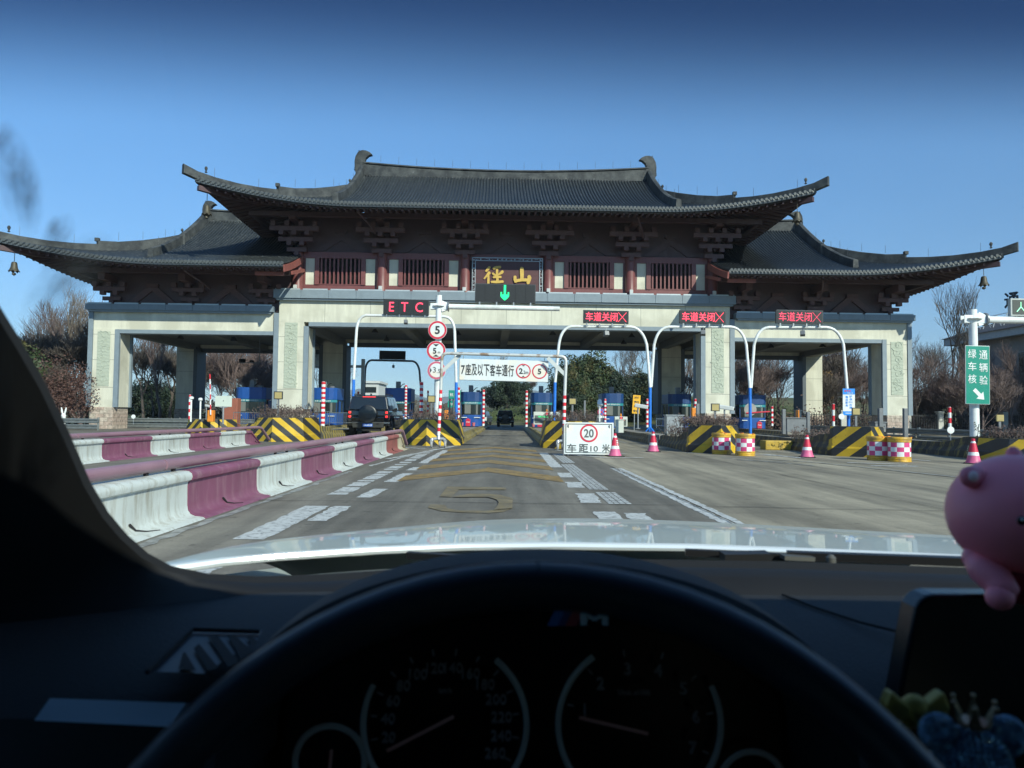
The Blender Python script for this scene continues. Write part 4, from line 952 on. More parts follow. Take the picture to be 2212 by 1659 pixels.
ptd=portal(72,C((786,878),(786,877),(789,800),(791,779),(803,778)),C((912,878),(912,877),(906,800),(902,781),(890,780)),'dark portal frame seen through the gate above the black suv',r=.10,dark=True,foot=False)
def led(px0,px1,py0,py1,Y,label,body=None,col=None,depth=.16,hf=.7,wfr=.9,tilt=0,dots=False,post=None):
    a=at(px0,py1,Y);b_=at(px1,py0,Y); cx=(a.x+b_.x)/2; w_=b_.x-a.x; h=b_.z-a.z
    t=thing('led_sign',label,'led sign',(cx,Y,a.z),0,'led lane signs'); t.rotation_euler=(0,R(.6),0)
    k=MB(); k.box(-w_/2,w_/2,0,depth,0,h); k.build('housing',M('sign_housing_grey',(.05,.055,.06),.5,.3,var=.1),t,bevel=.01)
    k=MB(); k.box(-w_/2+.04,w_/2-.04,-.012,-.002,.04,h-.04); s_=k.build('screen',led_off,t)
    k=MB(); 
    for i in range(1,6): x=-w_/2+w_*i/6; k.box(x-.006,x+.006,-.015,-.0125,.05,h-.05)
    k.build('panel_seams',void,s_)
    if body: text(body,col,s_,(0,-.016,h/2),w=w_*wfr,h=h*hf,bold=.004)
    k=MB(); 
    for i in range(4): x=(-.42+.28*i)*w_; k.box(x-.03,x+.03,-.04,.10,-.13,-.001); k.box(x-.06,x+.06,-.05,.02,-.16,-.13)
    k.build('mounting_brackets',steel,t)
    return t,s_,w_,h
led(827.4,926.5,647,679.5,43.8,'black led sign reading ETC in red letters','E  T  C',led_red,hf=.62,wfr=.74)
led(1260,1358,671,698,34.8,'led sign with red lane closed characters, leftmost of the three','车道关闭╳',led_red,hf=.74,wfr=.90)
led(1468,1568,671,698.5,34.8,'led sign with red lane closed characters in front of the right stone pier','车道关闭╳',led_red,hf=.74,wfr=.90)
led_dim=M('led_red_dim',(.75,.04,.10),.5,var=0,emit=.55)
led(1677,1778,670.5,698.5,34.8,'led sign with dimmer red characters, rightmost of the three','车道关闭╳',led_dim,hf=.74,wfr=.90)
led(819,876,758,776,71.8,'unlit black led sign on the dark portal seen through the gate')
# green arrow sign on the cantilever
t,s_,w_,h=led(1025.6,1157,614,652.5,31,'wide black led sign showing a green down arrow')
k=MB(); cx=-.02
def lp(x,z): return (cx+x,z)
k.prism([lp(-.045,h*.93),lp(.045,h*.93),lp(.045,h*.42),lp(.12,h*.42),lp(.12,h*.55),lp(.18,h*.55),lp(.18,h*.32),lp(.10,h*.2),lp(0,h*.10),lp(-.10,h*.2),lp(-.18,h*.32),lp(-.18,h*.55),lp(-.12,h*.55),lp(-.12,h*.42),lp(-.045,h*.42)],-.022,-.014); k.build('green_arrow',led_green,s_)
def cantilever(px,base_py,top_py,Y,r,arm_px1,arm_py,label,sgn=1,z0=0.34):
    o=at(px,900,Y); t=thing('sign_pole',label,'sign pole',(o.x,Y,z0)); zt=at(px,top_py,Y).z-z0; za=at(px,arm_py,Y).z-z0
    k=MB(); k.tube([(0,0,0),(0,0,zt*.5),(0,0,zt)],[r*1.08,r,r*.92],24); k.build('post',white,t,smooth=True)
    k=MB(); k.cb((0,0,.02),(r*4,r*4,.04)); k.build('base_plate',steel,t)
    x1=at(arm_px1,arm_py,Y).x-o.x
    k=MB(); k.tube([(r*3.2,0,za),(x1,0,za-.04)],[.115,.10],16); k.build('arm',white,t,smooth=True)
    k=MB(); k.lathe([(r*1.02,-.02),(r*2.2,0),(r*2.2,.03),(r*1.02,.05)],8,(0,0,za)); 
    for s in (-1,1):
        for q in (-.16,.16): k.beam((r*.9,s*.10,za+q*1.2),(r*2.8,s*.06,za+q*.6),.02,.10)
        k.beam((-r*2.6,s*.10,za),(r*2.8,s*.10,za),.02,.26)
    k.build('clamp',white,t,bevel=.01)
    k=MB(); k.tube([(r*2.85,0,za),(r*2.95,0,za)],.22,12); k.tube([(r*3.05,0,za),(r*3.15,0,za)],.22,12); k.build('flange',steel,t,smooth=True)
    return t,o
pole,po=cantilever(944.5,0,638,31,.135,1209,662,'tall white pole with three round signs and a long arm to the right',z0=.9)
def rsign(px,py,rpx,Y,label,body,kind,faded=False,h=.5,w=None):
    o=at(px,py,Y); r=rpx/F*Y; t=thing('round_sign',label,'round sign',o,R(0),'round signs on the tall pole')
    k=MB(); k.tube([(0,.03,0),(0,0,0)],r,36); k.build('plate',white,t)
    k=MB(); k.tube([(0,-.002,0),(0,-.008,0)],r*.97,36); k.build('red_ring',signred if not faded else M('faded_sign_red',(.55,.12,.18),.4,var=.1),t)
    k=MB(); k.tube([(0,-.010,0),(0,-.014,0)],r*.76,36); d=k.build('white_face',signw,t)
    if body:
        if kind=='5': text('5',inkm,d,(0,-.018,0),h=r*.88,bold=.03)
        if kind=='h':
            text('5',inkm,d,(-r*.14,-.018,-.02),h=r*.62,bold=.03); text('m',inkm,d,(r*.32,-.018,-r*.22),h=r*.18,bold=.01)
            k=MB(); k.prism([(-r*.32,r*.66),(r*.32,r*.66),(0,r*.40)],-.018,-.015); k.prism([(-r*.32,-r*.66),(r*.32,-r*.66),(0,-r*.42)],-.018,-.015); k.build('black_triangles',inkm,d)
        if kind=='w':
            text('3',inkm,d,(-r*.22,-.018,.02),h=r*.60,bold=.0); text('.5',inkm,d,(r*.22,-.018,-r*.08),h=r*.42,bold=.0)
            k=MB(); k.prism([(-r*.70,r*.28),(-r*.70,-r*.28),(-r*.50,0)],-.018,-.015); k.prism([(r*.70,r*.28),(r*.70,-r*.28),(r*.50,0)],-.018,-.015); k.build('black_triangles',inkm,d)
    k=MB(); k.box(-.02,.02,.03,.28,-.05,.05); k.build('sign_clamp',steel,t)
rsign(945,713,20.3,30.75,'round red-rimmed sign reading 5, uppermost on the tall pole','5','5'); rsign(942,757,20.6,30.75,'round red-rimmed sign reading 5m, middle one on the tall pole','5','h')
rsign(943,800,20.0,30.75,'faded round sign reading 3.5, lowest on the tall pole','3','w',True)
pole2,po2=cantilever(2105,0,669,24,.135,2400,690,'white sign pole at the right carrying the green board',z0=.30)
# braces of the right pole's neighbour
m=MB(); a=at(2138,812,24.2)
t=thing('led_sign','led sign with small green arrow at the right picture edge','led sign',(at(2240,690,24).x,24,at(2240,683,24).z),0,'led lane signs')
k=MB(); k.box(-.86,.86,0,.16,0,.58); k.build('housing',M('pale_sign_housing',(.42,.45,.43),.5,var=.1),t,bevel=.02)
k=MB(); k.box(-.80,.80,-.012,-.002,.05,.53); s_=k.build('screen',M('led_screen_grey',(.055,.065,.06),.6,var=.1),t)
led_w=M('led_green_white',(.35,.9,.55),.5,var=0,emit=1.0)
k=MB()
for i in range(6): k.cb((-.53,-.016,.45-i*.03),(.022,.008,.018))
for i in range(7):
    for s in (-1,1): k.cb((-.53+s*.021*i,-.016,.30-i*.025),(.03,.008,.02))
k.build('green_arrow',led_w,s_)
# green direction board
gb=M('green_sign_sheet',(.0,.24,.17),.4,var=.06)
a=at(2086,873,23.7); b2=at(2136.5,747,23.7); t=thing('green_board','green board with six white characters and a white arrow pointing down right','road sign',((a.x+b2.x)/2,23.7,a.z)); t.rotation_euler=(0,R(.6),0)
W_=b2.x-a.x; H_=b2.z-a.z
k=MB(); k.box(-W_/2,W_/2,0,.03,0,H_); k.build('board_edge',signw,t,bevel=.01)
k=MB(); k.box(-W_/2+.015,W_/2-.015,-.005,-.001,.015,H_-.015); d=k.build('board_face',gb,t)
for i,(a_,b_) in enumerate((('绿','通'),('车','辆'),('核','验'))):
    z=H_*(.855-i*.215)
    text(a_,white,d,(-W_*.23,-.008,z+.01),h=.29,w=.27,bold=.006); text(b_,white,d,(W_*.23,-.008,z-.02),h=.29,w=.27,bold=.006)
k=MB(); c=Vector((.06,0,H_*.155)); A=lambda x,z:(c.x+(x+z)*.7071,c.z+(z-x)*.7071)
k.prism([A(-.26,.06),(A(0,.06)),A(0,.16),A(.20,0),A(0,-.16),A(0,-.06),A(-.26,-.06)],-.012,-.006); k.build('white_arrow',white,d)
k=MB(); k.box(-.2,.2,.03,.12,H_*.2,H_*.2+.05); k.box(-.2,.2,.03,.12,H_*.8,H_*.8+.05); k.build('sign_clamp',steel,t)
# lamp/antenna boxes under the beams
def aerial(px,py,Y,label,rot=0):
    p=at(px,py,Y); t=thing('antenna_box',label,'antenna box',p,R(rot),'grey antenna boxes hanging from portals'); k=MB(); k.box(-.11,.11,-.14,.10,-.20,.02); k.build('box',greym,t,bevel=.015,rot=(R(-20),0,0)); k=MB(); k.tube([(0,0,.02),(0,0,.22)],.02,6); k.build('hanger',steel,t)
aerial(877,693,43.9,'grey antenna box hanging beneath the ETC screen'); aerial(1309,718,34.9,'grey antenna box beneath the leftmost closed screen',12); aerial(1519,716,34.9,'grey antenna box beneath the middle closed screen',-14); aerial(1734,717,34.9,'grey antenna box beneath the rightmost closed screen',-25); aerial(850,790,71.9,'dark antenna box hanging from the far dark portal')
# blue/white ETC poster on the rightmost portal leg
a=at(1821,897,34.7); b2=at(1846.5,839.5,34.7); t=thing('service_sign','narrow blue and white notice on the rightmost portal leg','notice',((a.x+b2.x)/2,34.7,a.z)); W_=b2.x-a.x;H_=b2.z-a.z
k=MB(); k.box(-W_/2,W_/2,0,.03,0,H_); k.build('board',signw,t)
k=MB(); k.box(-W_/2,W_/2,-.006,-.001,H_*.78,H_); o=k.build('blue_header',M('notice_blue',(.02,.24,.72),.4,var=.05),t); k=MB(); k.box(-W_/2,W_/2,-.006,-.001,0,H_*.15); o2=k.build('blue_footer',MATS['notice_blue'],t)
text('ETC',signred,o,(-.05,-.010,H_*.91),w=W_*.55,h=.08,bold=.03); text('高速公路',white,o,(.06,-.010,H_*.83),w=W_*.45,h=.05,bold=.01)
nb_=MATS['notice_blue']
for i,c_ in enumerate(['提','供','ETC','办','理']): text(c_,nb_,t,(W_*.16,-.004,H_*(.70-.105*i)),w=W_*(.24 if c_!='ETC' else .32),h=.105 if c_!='ETC' else .07,bold=.02)
for i,c_ in enumerate('售后服务'): text(c_,nb_,t,(-W_*.18,-.004,H_*(.68-.105*i)),w=W_*.22,h=.11,bold=.02)
k=MB(); k.box(-W_*.3,W_*.3,-.010,-.007,H_*.07,H_*.09); k.build('white_line',white,o2)
# ================================================================== 20 BOARD
a=gnd(1221,984.8); b2=gnd(1327,987.5); t=thing('speed_board','white board reading 20 and a following distance of ten metres, standing on the road','sign board',((a.x+b2.x)/2,a.y-.02,0),R(-1.6)); 
W_=1.44;H_=.93
k=MB(); k.box(-W_/2,W_/2,0,.035,.05,.05+H_); k.build('board',signw,t,bevel=.008,rot=(R(-3),0,0))
ln=M('sign_line_black',(.02,.04,.04),.5,var=0)
k=MB(); e=.04
for (x0,x1,z0,z1) in ((-W_/2+e,W_/2-e,.05+e,.07+e),(-W_/2+e,W_/2-e,.03+H_-e,.05+H_-e),(-W_/2+e,-W_/2+e+.02,.05+e,.05+H_-e),(W_/2-e-.02,W_/2-e,.05+e,.05+H_-e)): k.box(x0,x1,-.006,-.002,z0,z1)
k.build('black_border',ln,t,rot=(R(-3),0,0))
hold=bpy.data.objects.new('board_face',None); 
def onb(o): o.rotation_euler=(R(-3),0,0); return o
k=MB(); k.tube([(-.0,-.003,.665),(-.0,-.008,.665)],.262,48); onb(k.build('red_ring',signred,t)); k=MB(); k.tube([(0,-.009,.665),(0,-.012,.665)],.208,48); onb(k.build('white_disc',signw,t))
gi=M('grey_numeral_ink',(.10,.11,.11),.5,var=.1)
text('20',gi,t,(0,.018,.665),w=.285,h=.25,bold=.02,tilt=R(-3)); text('车',gi,t,(-.50,.008,.235),w=.27,h=.24,bold=.02,tilt=R(-3)); text('距',gi,t,(-.155,.008,.235),w=.27,h=.235,bold=.02,tilt=R(-3))
text('10',gi,t,(.155,.008,.215),w=.22,h=.165,bold=.012,tilt=R(-3)); text('米',gi,t,(.50,.008,.235),w=.24,h=.24,bold=.02,tilt=R(-3))
k=MB(); 
for s in (-.6,.6): k.beam((s,.02,.9),(s,.42,.02),.03,.03); k.beam((s,.03,.03),(s,.42,.03),.03,.03)
k.build('rear_stand',steel,t)
k=MB(); k.box(-.75,-.722,-.0,.35,.02,.9); k.build('side_plate',greym,t)
# ================================================================== HEIGHT LIMIT FRAME
def wheeled():
    YL,YR=26.2,25.3; c=Vector((0,25.75,0)); t=thing('height_limit_frame','rolling height limit frame of white tube with red and white striped legs','height limit frame',c)
    pl=lambda px,py,Y: at(px,py,Y)-c
    TL=pl(956,763,YL); TR=pl(1222,770,YR); zL=TL.z; zR=TR.z; BL=pl(947.5,940,YL); BR=pl(1217.5,946,YR)
    pts=[Vector((BL.x+(TL.x-BL.x)*.55,TL.y,EYE*0+ (BL.z+(TL.z-BL.z)*.55))),Vector((TL.x-.02,TL.y,TL.z-.18))]+arc((TL.x-.02,TL.y,TL.z-.18),(TL.x,TL.y,TL.z),(TL.x+.18,TL.y,TL.z),4)+[Vector((TL.x+.18,TL.y,TL.z)),Vector((TR.x-.16,TR.y,TR.z))]+arc((TR.x-.16,TR.y,TR.z),(TR.x,TR.y,TR.z),(TR.x+.01,TR.y,TR.z-.18),4)+[Vector((TR.x+.01,TR.y,TR.z-.18)),Vector((BR.x+(TR.x-BR.x)*.52,TR.y,BR.z+(TR.z-BR.z)*.52))]
    k=MB(); k.tube(pts,.055,12); k.build('top_frame',M('weathered_white_tube',(.62,.64,.62),.4,.2,var=.12,tint=(.32,.22,.15),tscale=3),t,smooth=True)
    for B_,T_,n in ((BL,TL,'l'),(BR,TR,'r')):
        q=Vector(B_); p2=Vector((B_.x+(T_.x-B_.x)*(.55 if n=='l' else .52),T_.y,B_.z+(T_.z-B_.z)*(.55 if n=='l' else .52))); N_=12
        pp=[];bd=[]
        for i in range(N_+1):
            u=q.lerp(p2,i/N_); pp.append(u)
            if i<N_: bd.append(1 if i in (1,3,5,7,9,11) else 0)
        P2=[];B2=[]
        for i in range(N_): P2+=[pp[i],pp[i].lerp(pp[i+1],.995)]; B2+=[bd[i],bd[i]]
        P2.append(pp[-1]); k=MB(); k.tube(P2,.058,12,bands=B2); k.build('striped_leg',[white,redp],t,smooth=True)
        # foot
        zf=q.z; k=MB(); k.tube([(q.x,q.y,zf),(q.x,q.y,.30)],[.05,.085],12); k.tube([(q.x-.22,q.y-.25,.26),(q.x-.22,q.y-.25,.30),(q.x-.14,q.y,.31),(q.x+.16,q.y,.31),(q.x+.24,q.y-.02,.26)],.055,10); k.tube([(q.x,q.y+.5,.27),(q.x,q.y,.31)],.045,10); k.build('foot_frame',M('silver_foot_paint',(.42,.44,.45),.4,.4,var=.15),t,smooth=True)
        for dx,dy in ((-.22,-.25),(.24,-.02),(0,.5)):
            k=MB(); k.lathe([(.035,-.04),(.11,-.035),(.125,-.01),(.125,.01),(.11,.035),(.035,.04)],18); o=k.build('castor_wheel',[M('castor_grey',(.30,.30,.29),.6,var=.2)],t,smooth=True); o.data.transform(Matrix.Rotation(R(90),4,'Y')); o.location=(q.x+dx,q.y+dy-.03,.127)
            k=MB(); k.box(q.x+dx-.055,q.x+dx+.055,q.y+dy-.06,q.y+dy+.04,.17,.27); k.build('castor_fork',steel,t)
    for T_,s in ((TL,1),(TR,-1)):
        k=MB(); k.beam((T_.x+s*.02,T_.y-.0,T_.z-.62),(T_.x+s*.62,T_.y,T_.z-.05),.02,.13); k.build('corner_brace',M('brace_white',(.5,.53,.52),.5,var=.1),t)
    return TL,TR,c
TL,TR,c=wheeled()
Y_=25.6; a=at(992,822,Y_); b2=at(1184,779.5,Y_); W_=b2.x-a.x; H_=(at(1088,777,Y_)-at(1088,822.5,Y_)).z
t=thing('hanging_board','long white board on chains limiting cars to seven seats, hung from the rolling frame','sign board',((a.x+b2.x)/2,Y_,at(1088,822.8,Y_).z),0); t.rotation_euler=(R(2),R(.9),0)
k=MB(); k.box(-W_/2,W_/2,0,.03,0,H_); k.build('board',signw,t,bevel=.006)
k=MB(); k.box(-W_/2,W_/2,-.004,.032,-.012,0); k.box(-W_/2-.01,-W_/2,-.004,.03,0,H_); k.build('board_edge',greym,t)
text('7',inkm,t,(-W_/2+.12,-.004,H_*.48),h=.31,w=.13,bold=.02)
for i,ch in enumerate('座及以下客车通行'): text(ch,inkm,t,(-W_/2+.30+i*.212,-.004,H_*.49),h=.40,w=.195,bold=.016)
def mini(x,bd):
    k=MB(); k.tube([(x,-.002,H_*.49),(x,-.007,H_*.49)],.257,40); o=k.build('red_ring',signred,t); k=MB(); k.tube([(x,-.008,H_*.49),(x,-.011,H_*.49)],.215,40); o=k.build('white_disc',signw,t)
    if bd=='5': text('5',inkm,o,(x,-.014,H_*.49),h=.20,bold=.03)
    else:
        text('2',inkm,o,(x-.085,-.014,H_*.49),h=.20,bold=.03); text('.2m',inkm,o,(x+.075,-.014,H_*.49-.04),h=.12,w=.20,bold=.015)
        k=MB(); k.prism([(x-.06,H_*.49+.205),(x+.06,H_*.49+.205),(x,H_*.49+.16)],-.014,-.0115); k.prism([(x-.06,H_*.49-.205),(x+.06,H_*.49-.205),(x,H_*.49-.16)],-.014,-.0115); k.build('black_triangles',inkm,o)
mini(-W_/2+2.21,'2.2'); mini(-W_/2+2.77,'5')
k=MB()
for x in (-W_/2+.12,0,W_/2-.14): k.tube([(x,.01,H_),(x+.01,.01,H_+.10),(x,.01,H_+.17)],.012,5)
k.build('chains',steel,t)
# ================================================================== CONES, DRUMS, POSTS
def cone():
    t=thing('traffic_cone','','traffic cone',(0,0,0),0,'red and white traffic cones')
    k=MB(); k.lathe([(.20,.02),(.165,.10),(.15,.16),(.137,.22),(.118,.31),(.10,.39),(.083,.47),(.066,.55),(.048,.60),(.046,.66),(.03,.67)],24,mats=[1,1,1,0,2,2,2,0,2,2]); k.build('cone_body',[signw,pinkp,redfade],t,smooth=True)
    k=MB(); k.cb((0,0,.012),(.46,.46,.024)); k.build('rubber_base',rubber,t,bevel=.006)
    for i,ch in enumerate('高速公路'): text(ch,white,t,(.03,-.112-.011*i,.46-i*.058),h=.045,bold=.02,tilt=R(-12))
    return t
cone0=cone(); cs=[(1328,985.8,'traffic cone standing before the right edge of the 20 board'),(1411,976,'traffic cone alone on the road left of the first pair of drums'),(1743.5,988,'traffic cone on the road between the two pairs of drums'),(2103,1001.5,'traffic cone in front of the green sign pole')]
for i,(px,py,lb) in enumerate(cs):
    p=gnd(px,py); sc=1.0
    if i==0: cone0.location=p; cone0['label']=lb; cone0.rotation_euler=(0,0,.2)
    else: dup(cone0,p,rz=.2+i*1.3 if i!=0 else 0,label=lb)
def drum():
    t=thing('crash_drum','','crash drum',(0,0,0),0,'checked yellow crash drums')
    pr=[(.29,0),(.30,.02),(.285,.05),(.30,.075),(.287,.10),(.30,.125),(.290,.14),(.286,.145),(.286,.145),(.286,.275),(.286,.40),(.286,.53),(.291,.535),(.30,.56),(.292,.59),(.305,.61),(.302,.66),(.29,.675)]
    def chk(i,j): 
        if 8<=i<=10: return 1+((i+(j//4))%2)
        return 0
    k=MB(); k.lathe(pr,40,mats=[0]*len(pr),check=chk); k.build('drum_body',[yellowp,white,M('reflective_pink',(.60,.06,.19),.4,var=.08)],t,smooth=True)
    k=MB(); k.cb((-.05,-.285,.665),(.09,.03,.035)); k.cb((.2,.2,.68),(.08,.08,.03)); k.build('lid_lug',orangep,t)
    return t
dr=drum(); ds=[(1564,982,'checked crash drum, left one of the pair before the nearer planter island',.35),(1616,985.5,'checked crash drum, right one of the pair before the nearer planter island',.8),(1908,995.5,'checked crash drum, left one of the far right pair',.2),(1955,998.5,'checked crash drum, right one of the far right pair',1.5)]
for i,(px,py,lb,rz) in enumerate(ds):
    p=gnd(px,py)+Vector((0,.28,0)); sc=.98*p.y/24.5 if 0 else 1.0
    if i==0: dr.location=p; dr['label']=lb; dr.rotation_euler=(0,0,rz)
    else: dup(dr,p,rz=rz,label=lb)
# the slim red-white bollard beside the nose
p=gnd(1209,968); k=MB(); rows=[(.10,0),(.10,.14),(.10,.145),(.10,.27),(.10,.40),(.10,.53),(.105,.535),(.105,.60),(.08,.61),(.08,.68),(.06,.69)]
k.lathe(rows,16,check=lambda i,j:(1+((i+(j//4))%2)) if i in(2,3,4) else 0,mats=[0]*10); o=k.build('guide_bollard',[yellowp,white,MATS['reflective_pink']],loc=p,smooth=True); tag(o,'slim yellow capped bollard left of the 20 board','bollard')
def spost(px,pyb,pyt,Y,rpx,label,nb=None,period=.32,zb=None,capred=True):
    a=at(px,pyb,Y); h=(at(px,pyt,Y)-a).z; n=nb or max(4,int(h/period*2)); k=MB(); pts=[];bd=[]
    for i in range(n): pts+=[(0,0,h*i/n),(0,0,h*(i+.995)/n)]; bd+=[(i+n)%2,(i+n)%2]
    pts.append((0,0,h)); k.tube(pts,rpx/F*Y,14,bands=bd); k.tube([(0,0,h),(0,0,h+.02)],rpx/F*Y*.8,12,0)
    o=k.build('striped_post',[white,redp],loc=a,smooth=True); tag(o,label,'striped post','red and white striped posts')
for a_ in [(697,921,825,38,4.4,'thick red and white post left of the black suv',18),(773,900,846,60,2.2,'thin red and white post behind the roofline left of the suv',12),(876,905,832,48,2.6,'slim red and white post just right of the black suv',20),
  (909.5,900,826,32,4.0,'thick red and white post in the shrubs of the nosed island',12),(924,890,844,58,2.0,'distant red and white post left of the tall pole',9),(990,919,837,46,2.6,'red and white post beside the blue portal leg',15),
  (1044,920,842,46,2.6,'red and white post on the left edge of the open lane',16),(1137,922,844,46,2.6,'red and white post on the right edge of the open lane',16),(1307,924,862,46,2.6,'red and white post rising above the 20 board',15),
  (1398,923,862,46,2.6,'red and white post right of the orange notice',12),(1510-8,925,862,44,2.8,'red and white post behind the orange bollard',12),(1668,920,878,44,2.4,'red and white post right of the far right booth',8),
  (1837-0,0,0,0,0,'',0),(1750+34-12,0,0,0,0,'',0),(409,906,853,46,2.4,'red and white post in the dark under the left arch',7),(603-25,880,845,62,1.8,'small red and white post behind the left booth',8)]:
    if a_[2]==0: continue
    spost(a_[0],a_[1],a_[2],a_[3],a_[4],a_[5],a_[6])
spost(1353.5*1.0+0,930,862,46,.1,'x',8) if 0 else None
spost(2052,937,880,31,3.2,'red and white post left of the green sign pole',5); spost(1753.5+0*9,1,0,31,3,'',1) if 0 else spost(1750.5+3,937,876,36,2.4,'red and white post beside the white notice pole',5) if 0 else spost(1800+.5,935,873,36,2.8,'red and white post left of the notice on the rightmost portal leg',5)
# lane lamp plates: small square ochre signs with dark frame
och=M('ochre_sign_sheet',(.40,.32,.13),.5,var=.12); dk=M('dark_sign_frame',(.03,.035,.035),.5,var=.1)
def ochre(px,py,hw,Y,pyb,label,frame=True):
    p=at(px,py,Y); zb=at(px,pyb,Y).z; s=hw/F*Y; t=thing('ochre_plate',label,'square sign',(p.x,Y,zb),0,'square ochre plates on posts'); z=p.z-zb
    k=MB(); k.box(-.035,.035,.02,.07,0,z-s*.9); k.build('post',greym,t)
    k=MB(); k.box(-s,s,0,.05,z-s*.9,z+s*.9); k.build('frame',dk if frame else och,t,rot=(0,0,0))
    k=MB(); k.box(-s*.80,s*.80,-.004,-.001,z-s*.7,z+s*.7); k.build('plate_face',och,t)
ochre(601,854,9.5,33,905,'ochre square plate with dark frame by the left stone pier'); ochre(932,862,8.5,29,900,'ochre square plate beside the tall white pole'); ochre(1237,867,8,29,905,'ochre square plate right of the striped frame leg'); ochre(1545.5,880,9.3,25,905,'ochre square plate before the right stone pier'); ochre(1850,889,9.2,24,925,'ochre square plate beside the blue and white notice'); ochre(2161,903,7.8,22.5,925,'ochre square plate right of the green board pole',False)
# ================================================================== SMALL STREET FURNITURE
def gp(px,py,Y): return at(px,py,Y)
# white board, barrier machine etc. on the far left island
t=thing('white_board','blank pale board on a single post left of the first blue booth','sign board',(gp(482,900,39.5).x,39.5,.55)); p0=gp(482,912,39.5)
k=MB(); k.tube([(0,0,0),(0,0,.95)],.05,10); k.build('post',steel,t); k=MB(); k.box(-.88*.5,.88*.5,-.03,.03,.92,1.50); k.build('panel',M('pale_board',(.55,.62,.55),.5,var=.06),t,bevel=.01); k=MB(); k.prism([(-.3,.92),(.3,.92),(.05,.84),(-.05,.84)],-.01,.03); k.build('brace',steel,t); k=MB(); k.box(-.02,.02,-.034,-.031,1.2,1.26); k.build('mark',inkm,t)
def boom(px,pyb,pyt,Y,label,armpts,col=orangep,w=.30):
    a=gp(px,pyb,Y); h=(gp(px,pyt,Y)-a).z; t=thing('barrier_gate',label,'barrier gate',a,0,'boom barrier machines'); k=MB(); k.box(-w/2,w/2,-.15,.15,0,h); k.build('cabinet',col,t,bevel=.02)
    if armpts:
        q=[gp(x,y,Y-.2)-a for x,y in armpts]; pts=[];bd=[]; n=8
        for i in range(n): pts+=[q[0].lerp(q[1],i/n),q[0].lerp(q[1],(i+.99)/n)]; bd+=[i%2,0 if i%2==0 else 1]
        pts.append(q[1]); k=MB(); k.tube(pts,.035,8,bands=bd); k.build('boom_arm',[white,redp],t)
boom(456,911,886,39,'orange boom gate cabinet with its striped arm raised',[(455,896),(453.5,808)])
boom(964,924,886,40,'tall orange post beside the blue portal leg',None,w=.20); boom(1498,931,881,33,'orange bollard cabinet beside the grey post',None,w=.19)
boom(1720+3,932,886,33,'orange edged barrier cabinet right of the second forked pole',None,w=.06)
boom(762,0,0,30,'',None) if 0 else None
def cctv(px,pyb,pyt,Y,label,s=1.):
    a=gp(px,pyb,Y); h=(gp(px,pyt,Y)-a).z; t=thing('camera_post',label,'camera',a,0,'cameras on posts'); k=MB(); k.tube([(0,0,0),(0,0,h)],.035*s,8); k.cb((0,0,.01),(.2,.2,.02)); k.build('post',steel,t)
    k=MB(); k.box(-.30*s,.30*s,-.09*s,.09*s,h,h+.17*s); o=k.build('camera_housing',M('camera_white',(.60,.62,.60),.4,var=.06),t,bevel=.03,rot=(0,R(9),R(-20))); k=MB(); k.box(.30*s,.36*s,-.06*s,.06*s,h+.03*s,h+.13*s); k.build('lens',void,o)
cctv(1378,926,881,33,'white bullet camera on a post right of the orange notice'); cctv(1540+17-8,0,0,20,'') if 0 else cctv(1565,905,885,30,'bullet camera before the right stone pier'); cctv(445,911,879,40,'short camera post beside the orange cabinet',.7)
for px,pt,lb in ((412,863,'pale lamp post left of the orange cabinet'),(432,866,'thin lamp post with a bright head by the orange cabinet')):
    a=gp(px,911,40); h=(gp(px,pt,40)-a).z; t=thing('lamp_post',lb,'lamp',a,0,'short lamp posts'); k=MB(); k.tube([(0,0,0),(0,0,h)],.045,8); k.build('post',white,t); k=MB(); k.lathe([(.02,h),(.12,h+.03),(.13,h+.12),(.06,h+.17)],12); k.build('lamp_head',white,t,smooth=True)
# ptz camera
a=gp(1295,912,40); t=thing('dome_camera','white swivelling camera on a short post by the right blue leg','camera',a); k=MB(); k.tube([(0,0,0),(0,0,.75)],.05,8); k.build('post',white,t); k=MB(); k.lathe([(.05,.75),(.12,.85),(.13,1.05),(.10,1.2),(.04,1.25)],14); k.tube([(-.12,-.1,1.0),(.14,-.16,.94)],.07,10); k.build('camera_head',white,t,smooth=True)
# lane terminals
def terminal(px0,px1,py0,py1,Y,label,lit):
    a=gp(px0,py1,Y); b_=gp(px1,py0,Y); W=b_.x-a.x;H=b_.z-a.z; t=thing('lane_terminal',label,'lane terminal',((a.x+b_.x)/2,Y,a.z),0,'white lane terminals'); k=MB(); k.box(-W/2,W/2,0,.3,H*.0,H); k.build('cabinet',offwhite,t,bevel=.015)
    k=MB(); k.box(-W/2+.06,W/2-.06,-.008,-.002,H*.10,H*.72); s=k.build('screen',M('dull_screen',(.12,.13,.115),.4,var=.1),t)
    k=MB(); k.box(-.09,.09,-.008,-.002,H*.78,H*.95); q=k.build('signal_lamp',led_off,t); text('╳',led_red,q,(0,-.011,H*.865),w=.13,h=.13*1.0,bold=.03)
    if lit: text('欢迎驶入',led_green,s,(-.05,-.011,H*.62),w=W*.6,h=.09)
    else: text('车道关闭',led_dim,s,(-.02,-.011,H*.64),w=W*.6,h=.05)
    k=MB(); k.box(-.12,.12,.05,.25,-.32,-.001); k.build('pedestal',steel,t)
    k=MB(); k.lathe([(.04,H),(.05,H+.08),(.02,H+.16)],10,(0,.1,0)); k.build('beacon',orangep,t)
terminal(1152.5,1210,890,917,41,'white lane terminal with green text beside the right booth',True)
terminal(1328,1355.5,900,921.5,38,'white lane terminal with a dark screen above the 20 board',False)
